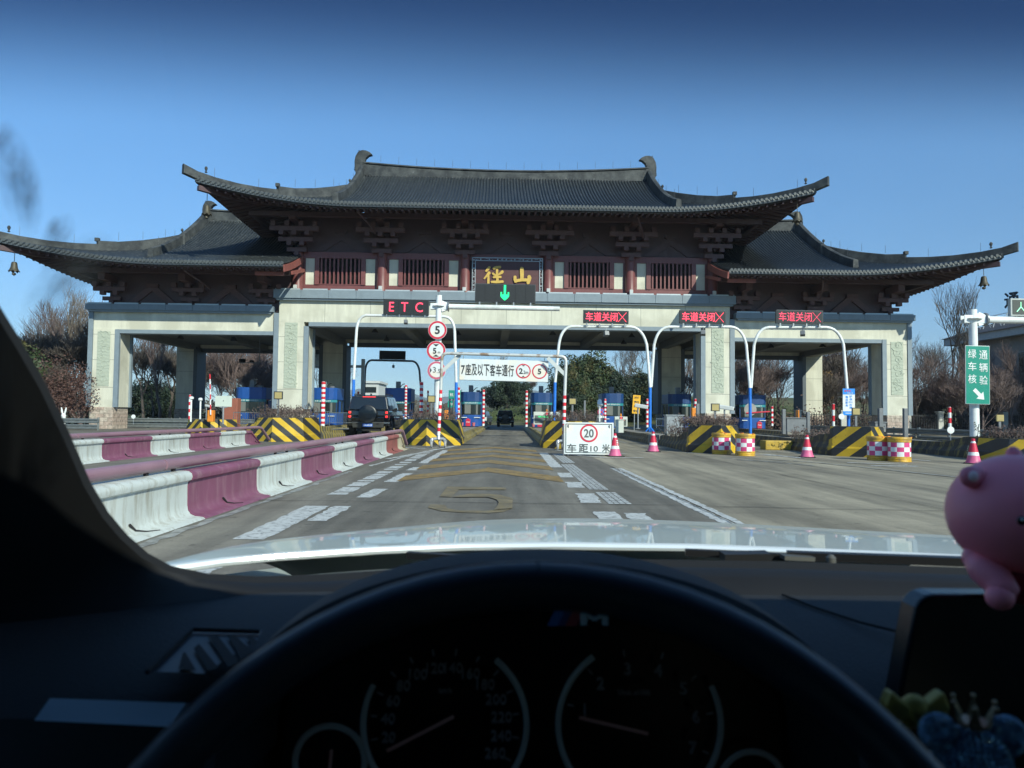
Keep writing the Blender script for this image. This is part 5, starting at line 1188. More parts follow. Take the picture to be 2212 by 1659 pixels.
a=gp(1345,935,36); t=thing('reader_cabinet','blank off-white ticket cabinet beside the 20 board','cabinet',(gp(1338,930,37).x,37,.36)); k=MB(); k.box(-.19,.19,-.15,.15,0,.62); k.build('cabinet_body',offwhite,t,bevel=.02); k=MB(); k.box(-.21,.21,-.17,.17,.62,.65); k.build('lid',offwhite,t)
def cab(px0,px1,py0,py1,Y,label,mt=steel):
    a=gp(px0,py1,Y); b_=gp(px1,py0,Y); W=b_.x-a.x;H=b_.z-a.z; t=thing('control_cabinet',label,'cabinet',((a.x+b_.x)/2,Y,a.z),0,'metal cabinets on the islands'); k=MB(); k.box(-W/2,W/2,0,.5,.06,H-.04); k.build('cabinet_body',mt,t,bevel=.01); k=MB(); k.box(-W/2-.04,W/2+.04,-.04,.54,H-.04,H); k.build('lid',mt,t); k=MB(); k.box(-W/2+.02,W/2-.02,-.01,.48,-.05,.06); k.build('plinth',concrete,t); k=MB(); k.box(W*.3,W*.36,-.012,-.001,H*.45,H*.55); k.build('handle',void,t)
cab(1440,1476,896,940,30,'silver steel cabinet left of the orange bollard'); cab(1700,1742,902,936,31,'brown grey cabinet between two tall grey posts',greym); cab(1891,1914,911,930,30,'dark low cabinet before the right end pier',greym); cab(1222,1246,899,915,41,'small grey cabinet under the swivelling camera')
def gpost(px,pyb,pyt,Y,wpx,label):
    a=gp(px,pyb,Y); h=(gp(px,pyt,Y)-a).z; wd=wpx/F*Y; k=MB(); k.box(-wd/2,wd/2,-wd/2,wd/2,0,h); o=k.build('grey_post',greym,loc=a,bevel=.01); tag(o,label,'post','plain grey posts')
gpost(1503+4,933,872,31,6.5,'grey post right of the orange bollard'); gpost(1693+0,938,884,28,7.0,'grey post left of the brown grey cabinet') ; gpost(1735+11,939,890,28,6.5,'grey post right of the brown grey cabinet'); gpost(1903-1,930,882,25,8.4,'grey post in front of the right end pier'); gpost(1957-1,955,882,25,8.4,'grey post right of the right end pier'); gpost(1279-16,905,865,33,4,'grey post behind the right nose')
# orange notice, blue round sign, red equipment
t=thing('orange_notice','orange notice panel with dark square characters, tilted','notice',(gp(1372,890,42).x-.05,42,.4)); k=MB(); k.tube([(0,.03,0),(.03,.03,1.6)],.03,6); k.build('post',steel,t); k=MB(); k.box(-.2,.22,-.02,.02,.95,2.0); o=k.build('panel',M('notice_orange',(.80,.42,.02),.5,var=.05),t,rot=(0,R(4),0))
for i,r_ in enumerate(('减速','慢行','注意','安全')): text(r_,inkm,o,(.01,-.024,1.85-i*.25),w=.30,h=.14,bold=.03)
t=thing('no_stopping_sign','small round blue sign with red rim over a white plate','round sign',(gp(1299,890,52).x,52,.36)); k=MB(); k.tube([(0,.03,0),(0,.03,1.2)],.03,6); k.build('post',steel,t); k=MB(); k.tube([(0,.0,1.13),(0,-.01,1.13)],.26,24); k.build('red_rim',signred,t); k=MB(); k.tube([(0,-.012,1.13),(0,-.018,1.13)],.21,24); d=k.build('blue_face',bluep,t); k=MB(); k.beam((-.14,-.022,1.27),(.14,-.022,.99),.008,.06); k.beam((-.14,-.027,.99),(.14,-.027,1.27),.008,.06); k.build('red_cross',signred,d); k=MB(); k.box(-.24,.24,-.015,0,.70,.86); k.build('plate',white,t)
t=thing('barrier_paddle','pale round paddle on a red arm before the rightmost booth','barrier paddle',(gp(1668-12,900,50).x-1.1,50,1.0)); k=MB(); k.tube([(0,0,.75),(0,.03,.75)],.42,24); k.build('disc',M('pale_mesh',(.28,.27,.25),.6,var=.2),t); k=MB(); k.tube([(-.3,-.05,.5),(1.3,-.05,.62)],.05,6); k.build('arm',signred,t)
# white barrier arm behind the suv
t=thing('boom_pole','white boom arm with orange end pad left of the suv','boom arm',gp(762,874,50)); k=MB(); k.tube([(0,0,0),(1.0,0,-.02)],.09,8); k.build('arm',white,t); k=MB(); k.prism([(1.0,-.9),(1.2,-.9),(1.32,.1),(1.25,.3),(1.1,.3),(1.0,.1)],-.05,.05); k.build('end_pad',orangep,t)
# crowd-control fences by the booths
def railfence(px0,px1,py0,py1,Y,label):
    a=gp(px0,py1,Y); b_=gp(px1,py0,Y); W=b_.x-a.x;H=b_.z-a.z; t=thing('crowd_fence',label,'fence',(a.x,Y,a.z),0,'silver crowd fences'); k=MB(); k.tube([(0,0,0),(0,0,H),(W,0,H),(W,0,0)],.025,6); k.tube([(0,0,.15),(W,0,.15)],.02,6); k.build('frame',chrome,t)
    k=MB(); n=int(W/.13)
    for i in range(1,n): k.tube([(W*i/n,0,.15),(W*i/n,0,H)],.012,4)
    k.build('bars',chrome,t)
railfence(504,560,891,921,42,'silver crowd fence beside the first blue booth'); railfence(679,712,889,921,47,'silver crowd fence left of the thick striped post'); railfence(712,765,892,918,50,'silver crowd fence right of the thick striped post'); railfence(1418,1442,905,925,42,'dark crowd fence by the first forked pole'); railfence(1290,1302,897,915,47,'short rail hoop behind the 20 board')
# orange/terracotta box left
p=gp(494,920,42); k=MB(); k.box(-.5,.35,0,.6,0,2.0); o=k.build('machine_housing',M('terracotta_paint',(.30,.10,.06),.6,var=.15),loc=(gp(499,900,43).x,43,0),bevel=.03); tag(o,'terracotta machine housing behind the pale board','machine')
# hanging camera bracket left arch, far booths machinery
t=thing('hanging_camera','camera cluster on a drop rod under the left arch','camera',gp(560,784,56)); k=MB(); k.tube([(0,0,0),(0,0,2.2)],.035,6); k.tube([(-1.6,0,0),(0,0,0)],.035,6); k.build('bracket',greym,t); k=MB(); k.box(-1.5,-1.1,-.1,.2,.05,.3); k.box(-.7,-.45,-.1,.2,.05,.2); k.build('camera_body',void,t)
# guard rails
def wrail(p0,p1,label,h=.72,col=steel,z=0,grp='steel guard rails'):
    a=Vector(p0);b_=Vector(p1); d=(b_-a); L=d.length; t=thing('guard_rail',label,'guard rail',a,math.atan2(d.y,d.x),grp)
    k=MB(); pr=[(0,h-.30),(-.06,h-.27),(-.06,h-.21),(0,h-.17),(0,h-.13),(-.06,h-.09),(-.06,h-.03),(0,h)]
    k.grid([[(0,y,zz) for y,zz in pr],[(L,y,zz) for y,zz in pr]]); k.grid([[(0,y,zz-.36) for y,zz in pr],[(L,y,zz-.36) for y,zz in pr]]); k.build('rail_beam',col,t,fix=False)
    n=max(2,int(L/2)+1)
    for i in range(n): q=MB(); x=L*i/(n-1); q.tube([(x,.08,0),(x,.08,h+.05)],.06,8); q.cb((x,.04,h-.15),(.12,.1,.2)); q.build('post',col,t)
railm=M('weathered_rail',(.20,.22,.22),.5,.5,var=.2,scale=4)
wrail((-30,45.5,0),(gp(242,0,45.5).x,45.5,0),'guard rail at far left in front of the stone pier foot',col=railm); wrail((-27.5,52.6,0),(-16.5,53,0),'guard rail under the left arch between the piers',col=railm)
wrail((20.4,53,0),(21.2,38,0),'dark guard rail from the right end pier towards the road',col=railm); wrail((21.2,37.9,0),(22.6,20,0),'dark guard rail along the right edge of the plaza',col=railm)
rb=M('pale_far_rail',(.42,.45,.44),.5,.4,var=.15); 
wrail((-9,112,0),(12,109,0),'pale guard rail curving along the foot of the green bank',col=rb); wrail((-10.0,105,0),(-40,150,0),'pale guard rail along the far bend',col=rb)
# delineator discs
for px,py,Y,lb in ((1827-9,897+3,33,'round white reflector beside the notice pole'),(2053+60-8,0,0,''),(1849+2+1,0,0,''),(2054-1,929,27,'round white reflector near the green sign pole'),(288,925-25,46,'round white reflector at far left')):
    if Y==0: continue
    p=gp(px if px!=2054-1 else 2054-0,py,Y)
    t=thing('reflector_disc',lb,'reflector',p,0,'round white reflectors'); k=MB(); k.tube([(0,0,0),(0,.02,0)],.13,18); k.build('disc',white,t); k=MB(); k.tube([(0,.03,-.5),(0,.03,0)],.015,5); k.build('stem',steel,t)
# iron fence with white posts on the right
fm=M('iron_fence_black',(.012,.012,.014),.6,var=.1); wpst=M('fence_post_white',(.50,.50,.46),.7,var=.15)
t=thing('iron_fence','black iron picket fence with white posts at the right edge','fence',(20,58,0))
for i in range(11):
    x=i*2.55+4.0 if i else 3.0; k=MB(); k.box(x-.2,x+.2,-.2,.2,0,1.75); k.box(x-.25,x+.25,-.25,.25,1.75,1.85); k.build('fence_post',wpst,t)
for i in range(10):
    x0=i*2.55+4.0 if i else 3.0; x1=(i+1)*2.55+4.0; k=MB()
    for z in (.25,1.45): k.box(x0+.22,x1-.22,-.03,.03,z,z+.06)
    n=16
    for j in range(n): x=x0+.25+(x1-x0-.5)*j/(n-1); k.box(x-.02,x+.02,-.02,.02,.1,1.62)
    k.build('picket_panel',fm,t)
# far road signs, tower and pale blocks beyond
t=thing('direction_sign','upper green direction sign beyond the gate left of the booth','road sign',gp(988,860,130)); gg=M('far_sign_green',(.01,.26,.20),.5,var=.05)
def farsign(px0,px1,py0,py1,Y,label,txt):
    a=gp(px0,py1,Y); b_=gp(px1,py0,Y); W=b_.x-a.x;H=b_.z-a.z; t=thing('direction_sign',label,'road sign',((a.x+b_.x)/2,Y,0),0,'distant green road signs'); k=MB(); k.box(-W/2,W/2,0,.1,a.z,b_.z); o=k.build('sign_panel',gg,t); text(txt,white,o,(0,-.02,(a.z+b_.z)/2),w=W*.6,h=H*.4,bold=.02); k=MB(); k.tube([(-W*.3,.2,0),(-W*.3,.2,b_.z)],.12,6); k.tube([(W*.3,.2,0),(W*.3,.2,b_.z)],.12,6); k.build('post',greym,t)
bpy.data.objects.remove(t)
farsign(969,982,843,862,120,'narrow green road sign behind the tall white pole','杭'); farsign(984,996,843,866,118,'green road sign above the far gantry beyond the gate','临安'); farsign(967,984,866,880,122,'small green lane sign low beyond the gate','杭州')
def pblock(px0,px1,py0,Y,label,col,rows,colsn):
    a=gp(px0,900,Y); b_=gp(px1,py0,Y); W=b_.x-a.x; t=thing('office_block',label,'building',((a.x+b_.x)/2,Y,0)); k=MB(); k.box(-W/2,W/2,0,8,0,b_.z); k.build('wall',col,t)
    k=MB(); k.box(-W/2-.3,W/2+.3,-.3,8.3,b_.z,b_.z+.4); k.build('roof_parapet',col,t)
    for i in range(rows): 
        k=MB(); z=b_.z*(.9-.28*i); k.box(-W/2+.4,W/2-.4,-.03,-.001,z-1.0,z); k.build('window_band',glassd,t)
pblock(783,818,828,130,'pale grey block with window bands beyond the gate, above the suv',M('pale_block_wall',(.50,.52,.50),.8,var=.08),2,3)
# sign on arm seen through left inner arch (white panel on a white gantry)
t=thing('overhead_sign','white overhead panel on a cantilever arm beyond the left pier','road sign',(gp(722,850,68).x+2.6,68,0)); k=MB(); k.tube([(0,0,0),(0,0,gp(730,775,68).z)],.18,10); k.build('post',white,t); k=MB(); k.tube([(0,0,gp(730,791,68).z),(-4.5,0,gp(700,792,68).z)],.13,8); k.build('arm',white,t); k=MB(); k.box(-4.6,-1.9,-.12,-.05,gp(700,789,68).z,gp(700,790,68).z+1.15); k.build('panel',white,t)
# ---------------------------------------------------------------- house at right with rooftop letters
hw=M('house_plaster',(.30,.27,.24),.85,var=.12,scale=.8); hr=M('house_roof_tile',(.07,.065,.065),.7,var=.3,scale=6,streak=(6,1,1)); 
t=thing('roadside_house','two storey grey house with hipped tiled roof and rooftop letters, far right','house',(43.2,46,0))
k=MB(); k.box(0,16,0,24,0,8.3); k.build('wall',hw,t)
k=MB(); k.box(-.9,16.9,-.9,24.9,8.3,8.95); k.build('eave_fascia',M('eave_white',(.48,.49,.47),.7,var=.1),t)
k=MB(); k.add([(-1.1,-1.1,8.95),(17.1,-1.1,8.95),(17.1,25.1,8.95),(-1.1,25.1,8.95),(8,8,12.6),(8,16,12.6)],[(0,1,4),(1,2,5,4),(2,3,5),(3,0,4,5),(3,2,1,0)]); k.build('roof',hr,t,fix=False)
for y,z in ((3,5.2),(9,5.2),(15,5.2),(20.5,5.2),(3,1.6),(9,1.6),(15,1.6),(20.5,1.6)):
    k=MB(); k.box(-.05,.05,y-.7,y+.7,z,z+1.7); o=k.build('window',glassd,t); k=MB()
    for a_,b_,c_,d_ in ((y-.8,y+.8,z-.08,z),(y-.8,y+.8,z+1.7,z+1.78),(y-.8,y-.7,z,z+1.7),(y+.7,y+.8,z,z+1.7),(y-.04,y+.04,z,z+1.7)): k.box(-.09,-.03,a_,b_,c_,d_)
    k.build('frame',M('window_frame_grey',(.25,.25,.24),.5,var=.05),o)
k=MB()
for i in range(13): y=4+i*1.4; k.tube([(.2,y,9.2),(.6,y,10.6)],.03,4); k.tube([(1.3,y,9.3),(.6,y,10.6)],.03,4); k.tube([(.2,y,9.2),(.2+.35,y+1.4,10.5)],.02,4)
k.tube([(.6,3.8,10.6),(.6,21,10.6)],.03,4); k.build('letter_frame',white,t)
ink2=M('rooftop_letter_navy',(.012,.02,.03),.5,var=.1)
for ch,px,y0 in (('通',2139,17.2),('地',2163,13.6)):
    o=text(ch,ink2,t,(.5,y0,11.6),w=1.2,h=1.35,bold=.02,ext=.1,rz=R(-62))
# ================================================================== TREES
bark=M('bare_bark',(.10,.082,.070),.9,var=.3,scale=6); barkp=M('pale_bark',(.17,.145,.12),.9,var=.3,scale=6); barkr=M('reddish_twigs',(.155,.112,.102),.9,var=.3,scale=6)
def bare(seed,h,spread,depth,mt,nm,up=.35,r0=.12,kids=3,twig=.006):
    rnd=random.Random(seed); k=MB(); kt=MB()
    def grow(p,d,L,r,lv,mb):
        pts=[p]; rs=[r]; q=p; n=3 if lv<2 else 2
        for i in range(n):
            d=(d+Vector((rnd.gauss(0,.10),rnd.gauss(0,.10),rnd.gauss(.05,.06)))).normalized(); q=q+d*L/n; pts.append(q); rs.append(max(twig,r*(1-.38*(i+1)/n)))
        mb.tube(pts,rs,5 if lv==0 else 3,cap=False)
        if lv>=depth: return
        nk=kids+ (1 if rnd.random()<.4 else 0)+(1 if lv>=2 else 0)
        for i in range(nk):
            f=rnd.uniform(.35,1) if i else 1; u=pts[0].lerp(pts[-1],f) if n<3 else pts[min(n,int(f*n+.5))]
            ax=Vector((rnd.gauss(0,1),rnd.gauss(0,1),rnd.gauss(0,.3))).normalized(); nd=(d*1.0+ax*spread+Vector((0,0,up))).normalized()
            grow(u,nd,L*rnd.uniform(.58,.80),max(twig,r*rnd.uniform(.45,.62)),lv+1,kt)
    grow(Vector((0,0,0)),Vector((rnd.gauss(0,.05),rnd.gauss(0,.05),1)).normalized(),h*.34,r0,0,k)
    t=thing('bare_tree','','tree'); k.build('trunk',mt,t,fix=False); kt.build('branches',mt,t,fix=False); t.location=(0,-400,0)
    return t
protos={'a':bare(1,9,.75,5,bark,'a'),'b':bare(5,8,.6,5,barkr,'b',up=.5,r0=.10),'c':bare(9,9,.55,5,barkp,'c',up=.55,r0=.11),'d':bare(13,5,.9,5,barkr,'d',up=.2,r0=.06,kids=4),'e':bare(21,6,.85,5,bark,'e',up=.3,r0=.07,kids=4)}
first=set()
def plant(kind,px,Y,sc,label,grp,z=None,rz=None):
    if 290<px<600 and kind in 'abde': sc*=1.45
    if 1440<px<1880 and kind in 'abcde': sc*=1.35
    p=at(px,900,Y); rz=random.uniform(0,6) if rz is None else rz; zz=gh(p.x,Y) if z is None else z; src=protos[kind]
    if kind not in first:
        first.add(kind); src.location=(p.x,Y,zz); src.rotation_euler=(0,0,rz); src.scale=(sc,sc,sc); src['label']=label; src['group']=grp
    else: dup(src,(p.x,Y,zz),rz,label,sc,group=grp)
random.seed(11)
gl_='bare trees behind the left side of the gate'; gr_='bare trees behind the right side of the gate'
L_=[('a',96,62,1.25,'tall leafless tree at the far left beyond the pillar'),('c',140,58,1.3,'leafless tree with upright twigs left of the gate, tallest there'),('a',178,60,1.2,'spreading leafless tree next to the left end pier'),('b',62,66,1.1,'leafless tree nearest the left windscreen pillar'),
 ('e',120,52,1.0,'leafless bushy tree below the tall left trees'),('e',330,80,1.25,'dark leafless tree seen first in the left arch'),('a',365,84,1.0,'leafless tree in the middle of the left arch'),('e',398,78,1.1,'leafless tree beside the left rear pier'),('a',310,90,1.05,'leafless tree close to the left end pier inside the arch'),
 ('d',500,82,1.35,'reddish leafless thicket tree above the first blue booth'),('d',535,88,1.5,'reddish leafless tree over the first booth roof'),('a',565,92,1.1,'dark leafless tree left of the left stone pier'),('d',478,92,1.5,'reddish leafless tree right of the left rear pier'),('d',590,84,1.3,'reddish leafless tree touching the left stone pier edge'),
 ('a',700,100,1.15,'leafless tree behind the white overhead panel'),('a',735,110,1.1,'leafless tree just right of the left stone pier opening'),('c',1090,128,1.15,'leafless tree standing alone on the hill behind the open lane'),('e',1138,150,1.0,'small leafless tree right of the lone hill tree'),('c',1045,140,.6,'small pale leafless tree at the foot of the hill'),
 ('c',1338,98,1.15,'pale leafless tree rising above the evergreens'),('a',1372,104,1.3,'thin leafless tree right of the evergreens'),('a',1462,88,1.05,'leafless tree between the inner right piers'),('c',1482,80,.9,'pale leafless tree behind the booth at the right pier'),('d',1470,76,1.0,'brown bushy tree at the right pier booth'),
 ('e',1595,80,1.3,'dark leafless tree in the right arch, leftmost'),('a',1625,86,1.2,'leafless tree in the middle of the right arch'),('e',1655,78,1.15,'leafless tree behind the far right booth'),('a',1685,84,1.1,'leafless tree beside the right rear pier'),('d',1610,74,1.2,'brown thicket tree behind the second forked pole'),
 ('e',1770,72,1.2,'leafless tree right of the right rear pier'),('e',1810,76,1.35,'dense leafless tree behind the blue and white notice'),('b',1850,70,1.15,'leafless tree close behind the notice'),('e',1790,66,.85,'low leafless tree at the iron fence, left'),
 ('c',1992,66,1.0,'slender leafless tree just right of the right end pier'),('b',2030,68,1.0,'leafless tree between the end pier and the house'),('c',2078,60,1.5,'tall thin leafless tree in front of the house corner'),('d',2010,62,1.0,'reddish thicket tree right of the end pier'),('d',2055,60,1.1,'reddish thicket tree before the house'),
 ('d',2100,57,1.0,'reddish thicket tree behind the green sign pole'),('d',2145,60,1.1,'reddish thicket tree right of the green board'),('b',2175,56,.95,'leafless tree in front of the house wall'),('d',2200,58,1.1,'reddish thicket tree at the right edge'),('b',2130,62,1.0,'leafless tree behind the green board'),('e',1975,72,.95,'dark leafless tree touching the right end pier')]
L_+=[('e',70,54,1.5,'dark twiggy tree close behind the left pillar'),('b',110,56,1.25,'steep twiggy tree at far left'),('e',150,54,1.45,'dense twiggy tree at the left behind the red leaves'),('a',188,56,1.1,'twiggy tree touching the left end pier from behind'),('b',165,66,1.5,'tall steep leafless tree behind the left end pier'),('e',85,62,1.7,'wide twiggy tree at the far left skyline'),
('b',2020,62,.9,'steep leafless tree left of the green sign pole'),('b',2095,58,.85,'steep leafless tree right behind the green sign pole'),('b',2190,56,.85,'steep leafless tree at the right picture edge'),('a',1985,60,1.0,'leafless tree right beside the right end pier'),('d',1975,57,1.3,'reddish thicket touching the right end pier'),('d',2120,52,1.2,'reddish thicket at the fence right of the green pole'),('b',345,76,1.2,'leafless tree with steep branches near the front of the left arch'),('e',420,86,1.3,'dark leafless tree half hidden by the left rear pier'),('b',520,78,1.1,'steep leafless tree between the first booth and the rear pier'),('d',556,80,1.2,'thicket tree behind the roof machine of the first booth'),
('b',1600,90,1.2,'steep leafless tree at the back of the right arch'),('e',1672,90,1.2,'dark leafless tree at the back beside the right rear pier'),('d',1640,80,1.3,'brown thicket tree behind the far right booth roof'),('b',1790,80,1.2,'steep leafless tree behind the ochre shrub'),('e',1835,84,1.2,'dark leafless tree far behind the notice'),('d',1860,74,1.2,'brown thicket tree at the right end pier'),('d',1825,70,1.0,'brown thicket tree low behind the fence posts'),('e',2060,75,1.1,'dark leafless tree behind the house corner twigs'),('b',1462,96,1.1,'steep leafless tree far between the inner right piers')]
for kk,px,Y,sc,lb in L_: plant(kk,px,Y,sc,lb,gl_ if px<760 else (gr_ if px>1400 else 'bare trees beyond the open lanes'))
# evergreens
leafA=M('camphor_leaves',(.040,.065,.022),.65,var=.45,scale=1.2,tint=(.085,.075,.022),tscale=.5); leafB=M('dark_leaves',(.022,.040,.020),.65,var=.4,scale=1.5); leafR=M('reddish_brown_leaves',(.105,.055,.045),.7,var=.35,scale=2); leafO=M('ochre_leaves',(.20,.12,.04),.75,var=.35,scale=2)
def crown(seed,rx,ry,rz,nb,nl,leaf,mt,trunk_h,mtb=bark,nm='evergreen_tree'):
    rnd=random.Random(seed); k=MB(); blobs=[]
    for i in range(nb):
        while 1:
            v=Vector((rnd.uniform(-1,1),rnd.uniform(-1,1),rnd.uniform(-1,1)))
            if v.length<1: break
        s=rnd.uniform(.22,.42); blobs.append((Vector((v.x*rx*.78,v.y*ry*.78,v.z*rz*.78)),s*min(rx,rz)))
    for i in range(nl):
        c,s=rnd.choice(blobs); d=Vector((rnd.gauss(0,1),rnd.gauss(0,1),rnd.gauss(0,1))).normalized(); p=c+d*s*rnd.uniform(.75,1.08); p.z+=trunk_h+rz
        n_=(d+Vector((rnd.gauss(0,.6),rnd.gauss(0,.6),rnd.gauss(.2,.6)))).normalized(); a=n_.orthogonal().normalized(); b_=n_.cross(a); l=leaf*rnd.uniform(.6,1.4)
        an=rnd.uniform(0,6.3); u=a*math.cos(an)+b_*math.sin(an); w2=n_.cross(u); k.quad(p-u*l,p+w2*l*.5,p+u*l,p-w2*l*.5)
    t=thing(nm,'','tree'); k.build('crown',mt,t,fix=False); q=MB(); q.tube([(0,0,-.2),(.1,0,trunk_h*.6),(0,.1,trunk_h+rz*.8)],[.22,.18,.08],7)
    for i in range(6):
        c,s=blobs[i]; q.tube([(0,0,trunk_h*.8),(c.x*.5,c.y*.5,trunk_h+rz*.6+c.z*.3),(c.x,c.y,c.z+trunk_h+rz)],[.10,.06,.03],5)
    q.build('trunk',mtb,t); t.location=(0,-400,0); return t
protos['E']=crown(3,4.2,4.2,4.2,34,15000,.17,leafA,.4); protos['D']=crown(8,3.2,3.2,2.8,26,9000,.15,leafB,.2); protos['R']=crown(12,3.0,2.6,2.3,40,5200,.085,leafR,.6,barkr,'red_leaved_tree'); protos['G']=crown(15,2.6,2.6,3.2,24,6000,.12,leafA,.8); protos['O']=crown(18,1.6,1.6,3.2,20,3800,.10,leafO,.3,barkr,'ochre_leaved_tree')
ge='dense evergreens beyond the gate'
for kk,px,Y,sc,lb,gp_ in [('E',1238,98,.98,'large dense evergreen, leftmost behind the height limit frame',ge),('E',1290,101,1.02,'large dense evergreen rising highest above the 20 board',ge),('E',1265,92,.72,'rounded evergreen low in front of the tall ones',ge),('D',1318,93,1.0,'dark evergreen left of the first forked pole base',ge),('D',1352,99,1.1,'dark evergreen behind the orange notice',ge),('E',1378,100,.72,'dense evergreen touching the inner right rear pier',ge),('D',1225,89,.8,'dark low evergreen beside the right blue leg',ge),
  ('D',1072,125,.85,'evergreen clump left on the hill under the leafless tree',ge),('D',1096,122,1.0,'evergreen clump in the middle of the hill',ge),('D',1122,126,.8,'evergreen clump right on the hill',ge),('D',1110,130,.8,'evergreen behind the hill clumps',ge),('D',1392,94,.7,'small dark evergreen at the inner right rear pier foot',ge),
  ('G',62,54,.85,'green leaved tree at far left near the pillar','leafy trees at the far left'),('G',30,46,.8,'green leaved tree cut by the left windscreen pillar','leafy trees at the far left'),('R',118,52,1.0,'red leaved tree beside the left end pier, larger','leafy trees at the far left'),('R',172,50,.85,'red leaved tree overlapping the left end pier','leafy trees at the far left'),('R',92,54,.9,'red leaved tree low at far left','leafy trees at the far left'),
  ('O',1765,68,.95,'ochre leaved shrub tree right of the right rear pier','leafy trees behind the right arch'),('G',1770,82,1.2,'green tree top behind the ochre shrub','leafy trees behind the right arch'),('D',1990,70,.8,'dark evergreen low right of the end pier','leafy trees behind the right arch'),('D',318,96,1.0,'dark evergreen deep in the left arch','leafy trees behind the left arch'),('D',350,98,.9,'dark evergreen in the middle of the left arch','leafy trees behind the left arch'),('D',385,100,.9,'dark evergreen at the left rear pier','leafy trees behind the left arch'),('D',715,120,1.0,'dark evergreen low beyond the left pier opening','leafy trees behind the left arch')]: plant(kk,px,Y,sc,lb,gp_)
# brown dead hedges = stuff on island noses; low bushes
def hedge(name,c,size,n,label,seed,mt=None,twn=160,lf=.035):
    rnd=random.Random(seed); k=MB(); L=MB()
    for i in range(twn):
        x=rnd.uniform(-1,1)*size[0]; y=rnd.uniform(-1,1)*size[1]; p=Vector((x,y,0)); d=Vector((rnd.gauss(0,.45),rnd.gauss(0,.45),1)).normalized(); h=size[2]*rnd.uniform(.5,1.15)
        q=p+d*h*.5; e=q+(d+Vector((rnd.gauss(0,.4),rnd.gauss(0,.4),0))).normalized()*h*.5; k.tube([p,q,e],[.010,.007,.004],3,cap=False)
        for j in range(n):
            u=q.lerp(e,rnd.random())+Vector((rnd.gauss(0,.04),rnd.gauss(0,.04),rnd.gauss(0,.03))); a=Vector((rnd.gauss(0,1),rnd.gauss(0,1),rnd.gauss(0,1))).normalized(); b_=a.orthogonal().normalized(); l=lf*rnd.uniform(.5,1.3); L.quad(u-a*l,u+b_*l*.6,u+a*l,u-b_*l*.6)
    t=thing(name,label,'shrub',c,0,'withered shrubs on the islands'); k.build('twigs',bark,t,fix=False); L.build('leaves',mt or leafDead,t,fix=False)
leafDead=M('withered_leaves',(.10,.065,.055),.8,var=.6,scale=30)
hedge('withered_shrub',(-9.42,32.0,.95),(.95,1.6,.55),5,'withered shrubs growing on the peeling striped island by the farther barrier',1,twn=260)
hedge('withered_shrub',(-2.92,29.8,.95),(1.0,1.5,.42),4,'withered shrubs around the foot of the tall white pole',2,twn=190)
hedge('withered_shrub',(2.48,28,.95),(.95,1.5,.45),3,'bare shrubs on the island behind the 20 board',3,twn=200)
hedge('withered_shrub',(6.95,25.6,.86),(.75,1.2,.40),6,'withered shrubs on the planter island above the first drums',4,twn=300)
hedge('withered_shrub',(6.7,27.6,.42),(.6,.9,.55),5,'withered shrubs trailing off the far end of the first planter island',5,twn=110)
hedge('withered_shrub',(11.3,26.4,.40),(.7,1.2,.5),5,'withered shrubs behind the second planter island nose',6,twn=150)
hedge('withered_shrub',(15.1,21.3,.58),(.9,.9,.45),6,'brown withered shrubs behind the green sign pole base',7,twn=300)
# climbing vine on right pole
rnd=random.Random(4); k=MB(); 
for i in range(14): z=i*.055; a=rnd.uniform(-1,1); k.quad((a*.12,-.15,z),(a*.12+.03,-.15,z+.02),(a*.12+.01,-.15,z+.05),(a*.12-.03,-.15,z+.02))
k.tube([(-.2,-.16,0),(0,-.15,.3),(.05,-.15,.7)],.008,4); o=k.build('vine',leafB,loc=(po2.x,24,.35)); tag(o,'thin dark vine climbing the foot of the green sign pole','vine')
# low ground cover behind fence
def cover(x0,x1,y0,y1,n,label,mt,h,seed):
    rnd=random.Random(seed); L=MB()
    for i in range(n):
        p=Vector((rnd.uniform(x0,x1),rnd.uniform(y0,y1),0)); p.z=gh(p.x,p.y)+abs(rnd.gauss(0,.5))*h; a=Vector((rnd.gauss(0,1),rnd.gauss(0,1),rnd.gauss(0,1))).normalized(); b_=a.orthogonal().normalized(); l=rnd.uniform(.06,.16); L.quad(p-a*l,p+b_*l*.6,p+a*l,p-b_*l*.6)
    o=L.build('ground_cover',mt,fix=False); tag(o,label,None,kind='stuff'); 
cover(22,48,59.5,64,9000,'brown undergrowth behind the iron fence',leafDead,1.6,1); cover(-34,-12,76,84,9000,'dark undergrowth under the left trees',leafB,1.8,2); cover(17,34,66,72,7000,'brown undergrowth in the right arch',leafDead,1.8,3)
cover(-42,-27.5,40,46,5000,'low brown plants at the far left roadside',leafDead,.8,4); cover(-8,40,96,112,16000,'clipped low shrubs on the green bank',M('bank_shrub_leaves',(.060,.085,.026),.8,var=.3,scale=.6),.7,5)
# stones / white rabbit statue area at far left
k=MB(); k.lathe([(.16,0),(.13,.4),(.10,.62),(.14,.75),(.15,.88),(.08,1.0)],12); 
for s in (-1,1): k.tube([(s*.06,0,.95),(s*.12,0,1.2),(s*.15,0,1.38)],[.05,.06,.03],8)
o=k.build('rabbit_statue',white,loc=(gp(314*.4629*2.16,0,46).x,47,-.05),smooth=True); o.location=(gp(314-0,0,47).x*1.0,47,0); o.location.x=gp(170,0,47).x; tag(o,'small white rabbit statue at the far left roadside','statue')
